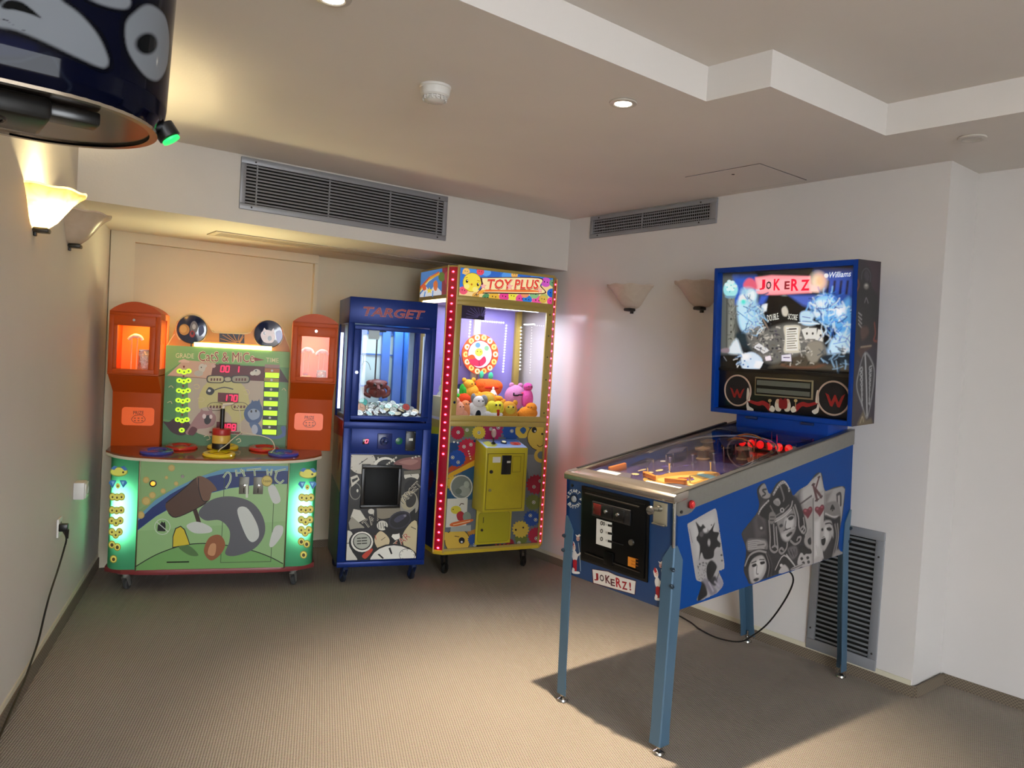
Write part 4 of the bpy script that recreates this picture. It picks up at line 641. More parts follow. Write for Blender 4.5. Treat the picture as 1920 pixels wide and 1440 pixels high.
    'ylower': 'P|#5f6870|6810,9540,0,-7730,-6780,0,0,7730;P|#1d3e6e|30,8489,2020,208,147,-2356,-2167,461;P|#a8401c|30,6705,101,257,1956,1148,46,-736,-947,-282,-1156,-529;P|#c89a24|30,6368,125,196,1810,900,1122,345,23,-372,-1121,-356,-1168,-493,-791,-360;P|#1e4a6a|30,5976,795,539,1169,493,329,-79,-33,-2068,-2229,5,-31,524;P|#7a8088|5455,7718,1355,-10,0,-1616,-901,20;P|#6b7440|1681,9318,99,-102,-125,-63,50,-127,-144,-14,-6,-131,-141,37,-61,-117,-117,84,-107,-84,-75,116,-135,-39,-22,131,-144,12,34,127,-130,61,85,102,-97,101,122,63,-26,65,909,0,-15,-57,132,-61;E|#d8d8d0|1209,9315,119,1,7,-109;E|#141414|1209,9315,88,1,5,-80;E|#e8e8e0|1209,9315,48,0,3,-44;P|#9c1c36|992,9131,89,-91,-112,-57,45,-114,-128,-12,-6,-118,-126,34,-55,-105,-104,75,-95,-75,-67,104,-121,-35,-19,118,-129,11,31,113,-116,56,75,91,-86,91,109,56,-44,113,127,13,5,117,125,-33,29,57,93,0,36,-26,33,26,95,0,35,-54,121,36,20,-118,130,-11,-31,-114,118,-55;E|#d8d8d0|609,9165,118,1,7,-109;E|#141414|609,9165,87,1,5,-80;E|#e8e8e0|609,9165,47,0,3,-43;P|#9c1f52|3649,9334,153,-155,-193,-95,78,-192,-222,-20,-9,-200,-217,58,-94,-177,-180,127,-163,-127,-115,176,-207,-58,-34,197,-219,19,51,189,-198,93,129,153,-148,152,129,66,1481,0,110,-50;E|#d8d8d0|2879,9387,123,1,7,-111;E|#141414|2879,9387,90,1,5,-81;E|#e8e8e0|2879,9387,49,0,3,-44;P|#d8d8d0|3535,9481,-4,-34,-16,-31,-26,-25,-34,-16,-38,-6,-39,5,-36,16,-29,24,-19,31,-9,34,4,35,13,26,209,0,15,-24;P|#141414|3501,9481,-3,-25,-11,-23,-19,-18,-25,-12,-28,-4,-28,3,-27,12,-21,18,-14,22,-6,25,2,26,12,23,13,12,122,0,13,-11,14,-23;E|#e8e8e0|3410,9480,50,0,3,-45;P|#c8ae38|2463,9155,88,-90,-111,-55,45,-111,-128,-12,-5,-116,-125,33,-54,-102,-104,73,-94,-74,-66,102,-120,-34,-20,116,-127,10,30,111,-115,54,75,90,-86,88,108,56,-43,110,125,12,5,115,124,-32,22,41,120,0,15,-11,14,11,122,0,25,-38,121,35,20,-116,129,-10,-31,-111,117,-55;E|#d8d8d0|2046,9152,121,1,7,-110;E|#141414|2046,9152,89,1,5,-81;E|#e8e8e0|2046,9152,49,0,3,-44;P|#1c478e|4956,9216,123,-123,-154,-75,62,-152,-178,-16,-7,-158,-175,45,-75,-140,-144,101,-131,-101,-93,139,-167,-46,-27,157,-177,15,41,151,-160,73,104,122,-120,121,151,75,-55,136,1160,0,-35,-127,163,-74;E|#d8d8d0|4412,9272,127,1,7,-112;E|#141414|4412,9272,93,1,5,-82;E|#e8e8e0|4412,9272,51,0,3,-45;P|#c9ad44|5723,9274,4,-189,-137,-140,-149,-129,-214,-7,-214,6,-164,127,-154,137,-20,187,-5,188,85,86,859,0,88,-77;P|#1d4a80|5003,9344,16,49,45,51,62,45,65,33,56,13,54,-12,59,-32,55,-45,42,-50,18,-48,-11,-57,-34,-69,-47,-68,-54,-52,-51,-20,-59,19,-71,51,-69,67,-53,69;P|#3a2c10|6810,7984,-195,-29,-310,43,-286,127,-233,200,-159,251,-68,280,30,279,124,253,157,152,940,0;P|#cdb04a|6810,8030,-198,-29,-293,41,-271,121,-221,189,-150,239,-64,265,28,265,117,240,184,179,868,0;P|#10131c|6274,9354,-5,-61,-24,-56,-39,-44,-52,-28,-59,-10,-60,9,-55,27,-46,44,-31,55,-13,61,5,61,24,56,39,44,51,28,122,0,53,-26,46,-44,31,-55;E|#ddd|6148,9277,70,0,4,-61;E|#20180a|6714,9089,88,0,5,-77;L|#3a2c10|51|6368,8361,229,-130,211,130;P|#cdb04a|6810,7184,-97,-13,-155,24,-143,66,-117,103,-79,129,-34,143,15,142,61,128,103,101,134,65,152,21,155,-24,5,-2;P|#5f6a70|6810,7418,-69,-9,-88,13,-82,38,-67,58,-45,73,-19,81,8,81,35,72,59,58,77,36,86,12,89,-13,16,-8;P|#a81f3c|1900,8169,122,-127,-154,-76,62,-157,-177,-14,-8,-163,-174,49,-75,-143,-144,104,-131,-101,-92,143,-166,-45,-28,161,-176,17,42,154,-160,77,104,125,-119,125,150,75,-60,155,174,16,7,161,172,-47,75,143,143,-103,131,104,93,-143,167,47,28,-162,179,-16,-42,-156,163,-77;E|#d8d8d0|1059,8259,119,0,7,-109;E|#141414|1059,8259,87,0,5,-80;E|#e8e8e0|1059,8259,48,0,3,-44;E|#d8d8d0|1530,8389,120,0,7,-110;E|#141414|1530,8389,88,0,5,-80;E|#e8e8e0|1530,8389,48,0,3,-44;P|#1b4592|1160,7515,64,-125,-105,-89,1,-135,-140,-35,-63,-118,-147,25,-114,-77,-124,80,-142,-21,-77,119,-142,39,-16,134,-114,90,49,124,-60,117,0,10,100,85,-1,134,137,36,63,117,145,-24,114,78,124,-79,143,22,78,-118,144,-38,16,-135,116,-91;E|#d8d8d0|320,7581,118,-1,7,-109;E|#141414|320,7581,86,-1,5,-80;E|#e8e8e0|320,7581,47,0,3,-43;E|#d8d8d0|716,7273,119,-1,7,-109;E|#141414|716,7273,87,-1,5,-80;E|#e8e8e0|716,7273,47,-1,3,-44;E|#d8d2b8|1388,7966,56,0,3,-51;E|#d8d2b8|1446,7805,56,0,3,-51;E|#d8d2b8|1504,7644,56,0,3,-51;E|#d8d2b8|1562,7482,56,-1,3,-51;E|#d8d8d0|348,8550,63,0,3,-58;E|#d8d8d0|609,8514,63,0,4,-58;P|#c6a434|989,5914,97,-105,-123,-59,50,-128,-143,-10,-6,-131,-140,42,-60,-114,-116,87,-105,-81,-75,119,-134,-35,-21,132,-142,17,33,124,-74,38,0,92,29,35,-29,32,0,104,55,27,-49,126,140,10,6,131,139,-41,60,114,115,-86,105,82,75,-118,135,36,22,-132,144,-17,-34,-125,131,-66;E|#1a1408|473,6086,63,-1,4,-58;E|#1a1408|825,5860,55,-1,3,-51;E|#c4c4bc|1034,5694,785,-21,47,-776;E|#6d7672|1034,5694,704,-19,43,-703;E|#8d958e|1248,5446,401,-12,22,-352;E|#9aa29a|1383,5845,192,-5,14,-220;E|#5c665f|852,5422,222,-7,12,-190;P|#9e1e38|6810,5162,-63,18,-85,-152,-163,116,-148,-106,-105,157,-188,-45,-31,175,-199,23,46,166,-180,87,116,132,-134,138,169,78,-69,168,197,13,8,173,194,-54,84,152,162,-114,148,108,106,-157,135,34;E|#d8d8d0|6312,5566,132,-4,8,-115;E|#141414|6312,5566,97,-3,6,-85;E|#e8e8e0|6312,5566,53,-1,3,-46;P|#d8d8d0|6810,5828,-40,-4,-42,6,-38,18,-31,26,-21,33,-9,35,4,36,17,32,27,25,36,15,41,5,42,-7,14,-6;P|#141414|6810,5863,-12,-5,-30,-3,-31,4,-28,13,-22,19,-16,24,-6,27,3,26,12,23,20,18,26,12,30,3,31,-5,23,-10;P|#e8e8e0|6810,5917,-3,-6,-11,-10,-15,-6,-16,-2,-16,3,-16,7,-12,10,-9,13,-3,15,1,14,7,13,11,10,15,6,16,2,16,-3,16,-7,12,-10,7,-11;P|#667034|6810,4187,-86,-4,-7,-144,-161,49,-69,-125,-134,97,-121,-86,-86,130,-154,-35,-26,144,-163,20,38,136,-148,73,95,107,-110,115,139,62,-57,139,162,9,6,142,159,-46,69,124,133,-95,121,87,87,-130,155,37,26,-144,132,-16,0,-125,-4,-16,4,-2;E|#d8d8d0|6365,4528,132,-5,8,-116;E|#141414|6365,4528,97,-4,6,-85;E|#e8e8e0|6365,4528,53,-2,3,-46;P|#1f4792|6810,3261,-21,-9,21,-52,0,-91,-128,-5,-6,-143,-161,50,-70,-124,-133,98,-121,-85,-86,131,-154,-34,-26,144,-164,23,39,135,-149,75,96,106,-111,116,140,61,-57,140,161,7,7,142,159,-48,69,124,133,-97,121,86,87,-130,155,35,26,-145,166,-21,-39,-137,46,-23;E|#d8d8d0|6162,3653,132,-6,8,-116;E|#141414|6162,3653,96,-4,6,-85;E|#e8e8e0|6162,3653,53,-2,3,-46;E|#d8d8d0|6586,3349,133,-6,8,-116;E|#141414|6586,3349,97,-5,6,-85;E|#e8e8e0|6586,3349,53,-2,3,-46;P|#9e1e38|6531,1810,-20,30,-142,-30,-18,0,-26,146,-170,25,39,140,-154,79,100,109,-115,121,144,62,-58,146,167,5,7,148,166,-52,71,128,138,-102,126,88,24,-36,0,-1007;P|#d8d8d0|6810,1984,-1,0,-36,-15,-41,-3,-41,8,-38,19,-32,27,-21,34,-9,36,4,36,17,31,28,24,36,15,41,3,41,-8,38,-19,14,-12;P|#141414|6810,2033,-3,-5,-20,-18,-27,-11,-30,-2,-30,6,-28,14,-23,20,-16,24,-6,27,3,26,12,23,20,18,27,10,30,3,30,-6,28,-14,23,-20,10,-16;E|#e8e8e0|6725,2082,53,-3,3,-47;P|#5f6c2c|5998,2125,91,-96,-114,-48,46,-115,-132,-3,-2,-53,-590,0,-15,90,-132,19,31,109,-119,62,77,85,-89,95,112,48,-46,114,130,4,5,115,128,-41,56,100,107,-80,97,69,69,-107,125,27,20,-117,133,-19,-31,-110,122,-62;P|#d8d8d0|5560,1860,-4,-35,-7,-15,-222,0,-18,30,-9,36,4,35,16,31,28,24,35,14,40,3,40,-8,37,-19,31,-27,20,-33;P|#141414|5525,1862,-2,-26,-12,-23,-4,-3,-136,0,-15,13,-15,24,-6,26,3,26,12,23,20,17,25,11,30,2,29,-6,28,-13,22,-20,15,-25;E|#e8e8e0|5430,1868,52,-3,3,-46;P|#c9ae44|6046,2737,119,-125,-149,-64,60,-150,-172,-5,-7,-152,-169,54,-72,-130,-140,105,-127,-89,-90,139,-162,-35,-26,153,-171,24,40,143,-156,80,101,111,-116,123,146,64,-59,148,169,6,6,150,167,-52,72,131,140,-103,127,90,90,-138,163,36,27,-153,174,-24,-41,-144,159,-80;E|#1a1408|5123,2748,77,-4,5,-69;E|#1a1408|5675,2871,70,-4,4,-61;P|#8a2030|5020,1878,61,-66,-4,-2,-615,0,0,2,-81,43,53,59,-61,65,76,33,-31,78,89,3,4,79,87,-28,38,68,73,-55,66,47,47,-74,85,19,14,-81,91,-13,-21,-76,82,-43;P|#b07a2c|1609,2824,797,180,38,-597,-637,-184;P|#3a2c10|1865,2182,-28,-252,-61,-120,-1516,0,-133,223,-60,257,29,253,114,222,187,170,244,103,275,23,281,-57,257,-132,210,-195,142,-237;P|#cba944|1817,2185,-27,-239,-70,-136,-1404,0,-10,9,-134,225,-56,243,27,239,107,211,178,161,230,97,261,22,265,-54,244,-125,199,-184,134,-225;E|#10131c|1259,2270,209,-12,13,-207;E|#ddd|1264,2182,72,-4,4,-66;L|#3a2c10|40|748,2579,320,-55;P|#cba944|936,1945,-8,-77,-30,-58,-421,0,-20,19,-42,72,-18,78,8,76,35,67,56,52,73,31,83,6,84,-17,77,-40,63,-59,43,-72;P|#254a86|2443,2259,75,-82,-94,-42,38,-98,-109,-3,-5,-99,-107,35,-46,-85,-89,69,-81,-58,-57,91,-102,-22,-17,100,-109,16,25,94,-98,53,64,73,-74,81,93,41,-37,98,107,3,5,99,106,-35,46,86,89,-69,80,59,57,-91,104,23,17,-100,110,-16,-26,-95,100,-53;E|#d8d8d0|2188,1940,122,-8,7,-112;E|#141414|2188,1940,90,-6,5,-82;E|#e8e8e0|2188,1940,49,-3,3,-45;P|#cba944|440,2596,-9,-80,-36,-71,-59,-55,-77,-33,-86,-7,-89,17,-54,28,0,462,25,10,86,8,88,-18,81,-42,66,-61,45,-76;P|#15161a|2310,1932,2675,-90,2,-32,-2669,0;P|#b03024|3631,1888,165,27,-22,-105,-58,0;P|#b03024|3925,1869,166,28,-19,-87,-82,0;P|#b03024|4220,1851,168,27,-15,-68,-107,0;P|#b03024|4518,1833,168,27,-11,-50,-132,0',
    'ywheel': 'E|#f0e2b0|4927,14201,204,11,13,-198;E|#c07a2a|4927,14201,83,4,6,-91;E|#efcf74|4846,13676,203,10,13,-198;E|#c07a2a|4846,13676,83,4,6,-91;E|#f0e2b0|4553,13244,202,9,13,-198;E|#c07a2a|4553,13244,83,4,6,-91;E|#efcf74|4109,12994,201,9,12,-197;E|#c07a2a|4109,12994,82,4,6,-90;E|#f0e2b0|3604,12972,199,9,12,-196;E|#c07a2a|3604,12972,81,4,6,-90;E|#efcf74|3139,13180,197,9,12,-195;E|#c07a2a|3139,13180,81,4,6,-90;E|#f0e2b0|2804,13575,196,10,12,-195;E|#c07a2a|2804,13575,80,4,5,-89;E|#efcf74|2663,14080,196,11,12,-194;E|#c07a2a|2663,14080,80,4,5,-89;E|#f0e2b0|2742,14595,196,11,12,-194;E|#c07a2a|2742,14595,80,5,5,-89;E|#efcf74|3025,15022,197,12,12,-195;E|#c07a2a|3025,15022,80,5,6,-89;E|#f0e2b0|3460,15278,198,13,12,-195;E|#c07a2a|3460,15278,81,5,6,-89;E|#efcf74|3963,15310,200,13,12,-196;E|#c07a2a|3963,15310,82,5,6,-90;E|#f0e2b0|4434,15109,202,12,13,-197;E|#c07a2a|4434,15109,82,5,6,-90;E|#efcf74|4779,14714,203,12,13,-198;E|#c07a2a|4779,14714,83,5,6,-91;E|#b03a3a|3738,14137,967,52,63,-998;E|#d6d4e4|3738,14137,894,48,58,-933;S|#c23656|2910,13686,343,262,420,-224,391,307,160,-362,-389,-348,-636,53;E|#e2cc4a|3639,14279,308,17,17,-278;E|#1a140c|3518,14330,36,2,3,-49;E|#1a140c|3772,14320,36,2,3,-49;E|#5a82c4|3527,14764,199,12,11,-179;E|#7aa47a|4211,14591,183,10,11,-180;S|#d8582c|2806,13925,347,181,240,-232,-398,-102;L|#8a2040|52|3673,13724,69,-366',
    'ycard': 'L|#6f62a0|31|1489,16445,-809,-39;L|#6f62a0|31|1495,16478,-828,138;L|#6f62a0|31|1513,16509,-767,306;L|#6f62a0|31|1542,16536,-609,453;L|#6f62a0|31|1580,16556,-398,471;L|#6f62a0|31|1623,16569,-157,481;L|#6f62a0|31|1669,16572,95,502;L|#6f62a0|31|1714,16567,290,527;L|#6f62a0|31|1754,16552,251,525;L|#6f62a0|31|1786,16530,229,386;L|#6f62a0|31|1808,16502,219,220',
    'yposter': 'E|#c0b43a|725,4259,365,-15,16,-263;S|#a02c34|782,3965,265,208,293,-232,-58,-365,-358,17;E|#7c8a7c|1509,3786,290,-13,20,-325;S|#c8642c|392,3254,145,212,1263,159,90,-151,-944,-248;L|#e0c8a0|48|585,3317,1182,199;L|#4a3a2a|56|947,4506,111,142,201,-44;E|#1a140c|525,4304,39,-2,2,-36;P|#9aa09a|436,3179,1387,76,25,-407,-1449,42',
    'yplate': 'P|#c0c65a|2000,200,500,-50,400,450,-400,600,-500,-200;S|#4f78c0|2900,900,700,-300,1000,400,100,500,-1500,0;P|#e0e4ea|1900,40,2820,0,0,80,-2820,0;S|#b04a40|3900,500,600,0,100,500,-600,0',
    'pfront': 'T|#c9ccc8|S|200,3283,100,92,-152,73|0.02|0;T|#c9ccc8|T|272,3372,135,64,-84,117|0.02|0;T|#c9ccc8|A|373,3430,147,25,-3,142|0.02|0;T|#c9ccc8|R|486,3449,135,-17,77,144|0.02|0;T|#c9ccc8|T|593,3427,102,-56,144,123|0.02|0;T|#c9ccc8|B|64,2894,94,-64,160,119|0.02|0;T|#c9ccc8|U|172,2809,128,-29,103,143|0.02|0;T|#c9ccc8|T|318,2771,145,9,34,147|0.02|0;T|#c9ccc8|T|481,2784,143,46,-40,133|0.02|0;T|#c9ccc8|O|641,2845,123,76,-107,102|0.02|0;T|#c9ccc8|N|777,2947,87,96,-160,58|0.02|0;P|#c9ccc8|-33,3263,244,-37,-171,-110,56,90;P|#c9ccc8|953,3339,-203,-115,169,-67,-41,82;E|#14243a|452,3186,225,41,4,-190',
    'pjester0': 'L|#9fb0b8|31|740,1443,89,-456,72,-697;E|#b9948a|720,1597,101,22,2,-103;P|#d6d2cc|564,1742,125,-25,110,88,69,-49,-77,-72,-157,-26;E|#7a2a2a|737,1561,28,6,0,-20;S|#d8d4d0|288,1281,181,141,118,-213,-53,-172,-160,2;S|#a8202a|310,1326,90,112,94,-131,72,-143,-137,8;E|#d8b8a8|486,1178,91,21,2,-88;E|#221010|496,1212,23,5,0,-16;S|#d4d2ce|410,968,158,97,138,-107,155,108,46,-52,-165,-151,-75,-170,-192,-55,-84,165;S|#9c1c26|463,643,193,47,26,-177,-27,-286,-147,-38,-51,228;S|#dcdad6|404,235,103,-30,159,25,169,19,13,-68,-236,-69,-194,-10;S|#dcdad6|436,331,115,-31,-20,-105,-104,14',
    'pjester1': 'L|#9fb0b8|25|5061,1434,75,-407,63,-623;E|#b9948a|5043,1571,80,20,3,-92;P|#d6d2cc|4918,1700,99,-21,87,78,55,-43,-60,-65,-125,-24;E|#7a2a2a|5057,1539,22,6,1,-18;S|#d8d4d0|4703,1289,142,125,96,-189,-41,-154,-127,3;S|#a8202a|4720,1329,70,100,76,-116,58,-128,-109,7;E|#d8b8a8|4860,1197,72,19,2,-78;E|#221010|4868,1228,18,5,0,-14;S|#d4d2ce|4802,1010,125,86,111,-95,122,96,37,-47,-130,-134,-58,-151,-152,-49,-69,146;S|#9c1c26|4847,721,153,41,23,-158,-19,-256,-117,-33,-43,204;S|#dcdad6|4804,356,82,-27,127,22,134,17,11,-61,-187,-61,-155,-8;S|#dcdad6|4828,442,92,-28,-15,-94,-82,13',
    'psign': 'P|#4a1018|1545,556,907,139,411,-46,1023,45,-42,-557,-1169,-77,-1062,-72;P|#d3cfc8|1578,541,849,124,436,-39,995,39,-43,-507,-1121,-70,-1049,-69;T|#8a1620|J|1685,132,246,26,-32,301|0.03|0;T|#3a2a30|O|1994,183,242,25,-28,268|0.03|0;T|#5a1a22|K|2310,182,279,30,-34,319|0.03|0;T|#4a2028|E|2590,159,224,24,-29,271|0.03|0;T|#a01824|R|2875,183,281,30,-39,366|0.03|0;T|#8a1620|Z|3187,185,276,30,-33,304|0.03|0;T|#8a1620|!|3560,236,97,11,-34,316|0.03|0',
    'pcardprint': 'E|#2a2a2a|2187,2558,78,16,2,-83;E|#b8b8b0|2187,2558,41,9,1,-49;E|#2a2a2a|2312,2561,62,13,2,-72;E|#b8b8b0|2312,2561,31,6,1,-38;L|#1c1c1c|91|2518,2551,275,12;L|#1c1c1c|21|2430,2589,12,-73;E|#2a2a2a|2195,2248,78,17,2,-83;E|#b8b8b0|2195,2248,41,9,1,-49;L|#1c1c1c|91|2526,2243,275,15;L|#1c1c1c|21|2438,2281,12,-73;E|#2a2a2a|2203,1938,78,17,2,-83;E|#b8b8b0|2203,1938,41,9,1,-49;L|#1c1c1c|90|2534,1936,275,16;L|#1c1c1c|21|2446,1973,12,-73;L|#8a4a10|23|3761,1585,339,-1;L|#8a4a10|23|3765,1462,339,-1;L|#8a4a10|23|3768,1338,339,0',
    'pspk': 'P|#8a1c1c|899,1264,154,-66,114,-247,125,263,60,-9,128,-257,124,237,144,85,-217,-508,-104,17,-98,222,-111,-238,-98,31;P|#8a1c1c|5905,1349,168,-80,127,-300,132,319,65,-11,142,-311,132,286,154,103,-228,-614,-114,21,-108,268,-117,-287,-108,37;S|#8e1c20|3189,553,-390,193,-350,-80,-448,69,4,-125,522,-126,280,47,288,-228,139,-22;S|#c9bfae|2073,739,-91,496,-94,8,-18,-515,112,-69;S|#cfc8bc|2284,282,-257,141,-65,185,-84,-99,47,-280,221,-99;S|#cfc6b0|3728,705,-241,109,-72,-248,91,-237,236,27;E|#c9a88a|3570,781,108,9,4,-109;S|#d8d0bc|3434,415,-176,142,-130,-222,210,-78;L|#a08c60|38|3143,856,30,-426;E|#b09a6a|3146,777,96,8,3,-73;S|#8e1c20|4461,627,347,227,321,-42,385,109,4,-116,-445,-172,-257,15,-248,-252,-129,-38;S|#c9bfae|5452,917,43,466,80,15,50,-472,-90,-74;S|#cfc8bc|5300,472,213,158,43,177,77,-83,-20,-262,-182,-116;S|#cfc6b0|3929,717,228,132,88,-234,-70,-244,-232,-3;E|#c9a88a|4078,822,106,8,4,-108;S|#d8d0bc|4238,465,158,158,138,-199,-192,-102;L|#a08c60|37|4482,925,3,-415;E|#b09a6a|4484,884,91,7,3,-71;S|#7a1418|3623,815,96,129,118,-82,116,100,106,-142,-21,-332,-368,-20',
    'btitle': 'T|#e8183c|J|2338,5997,309,-2,3,492|0.03|0;T|#2a1a20|O|2701,6016,276,-2,2,378|0.03|0;T|#e8183c|K|3103,5955,353,-2,3,532|0.03|0;T|#8a1c28|E|3669,5985,265,-2,2,371|0.03|0;T|#e8183c|R|4003,5903,378,-1,2,546|0.03|0;T|#e8183c|Z|4497,5899,420,-2,2,493|0.03|0;T|#e8f4ff|Williams|5847,6414,991,23,-6,250|0.006|0.25;T|#e8e8e0|DOUBLE|2856,4500,584,108,-56,300|0.006|0;T|#e8e8e0|SCORE|3895,4608,474,-49,27,262|0.006|0',
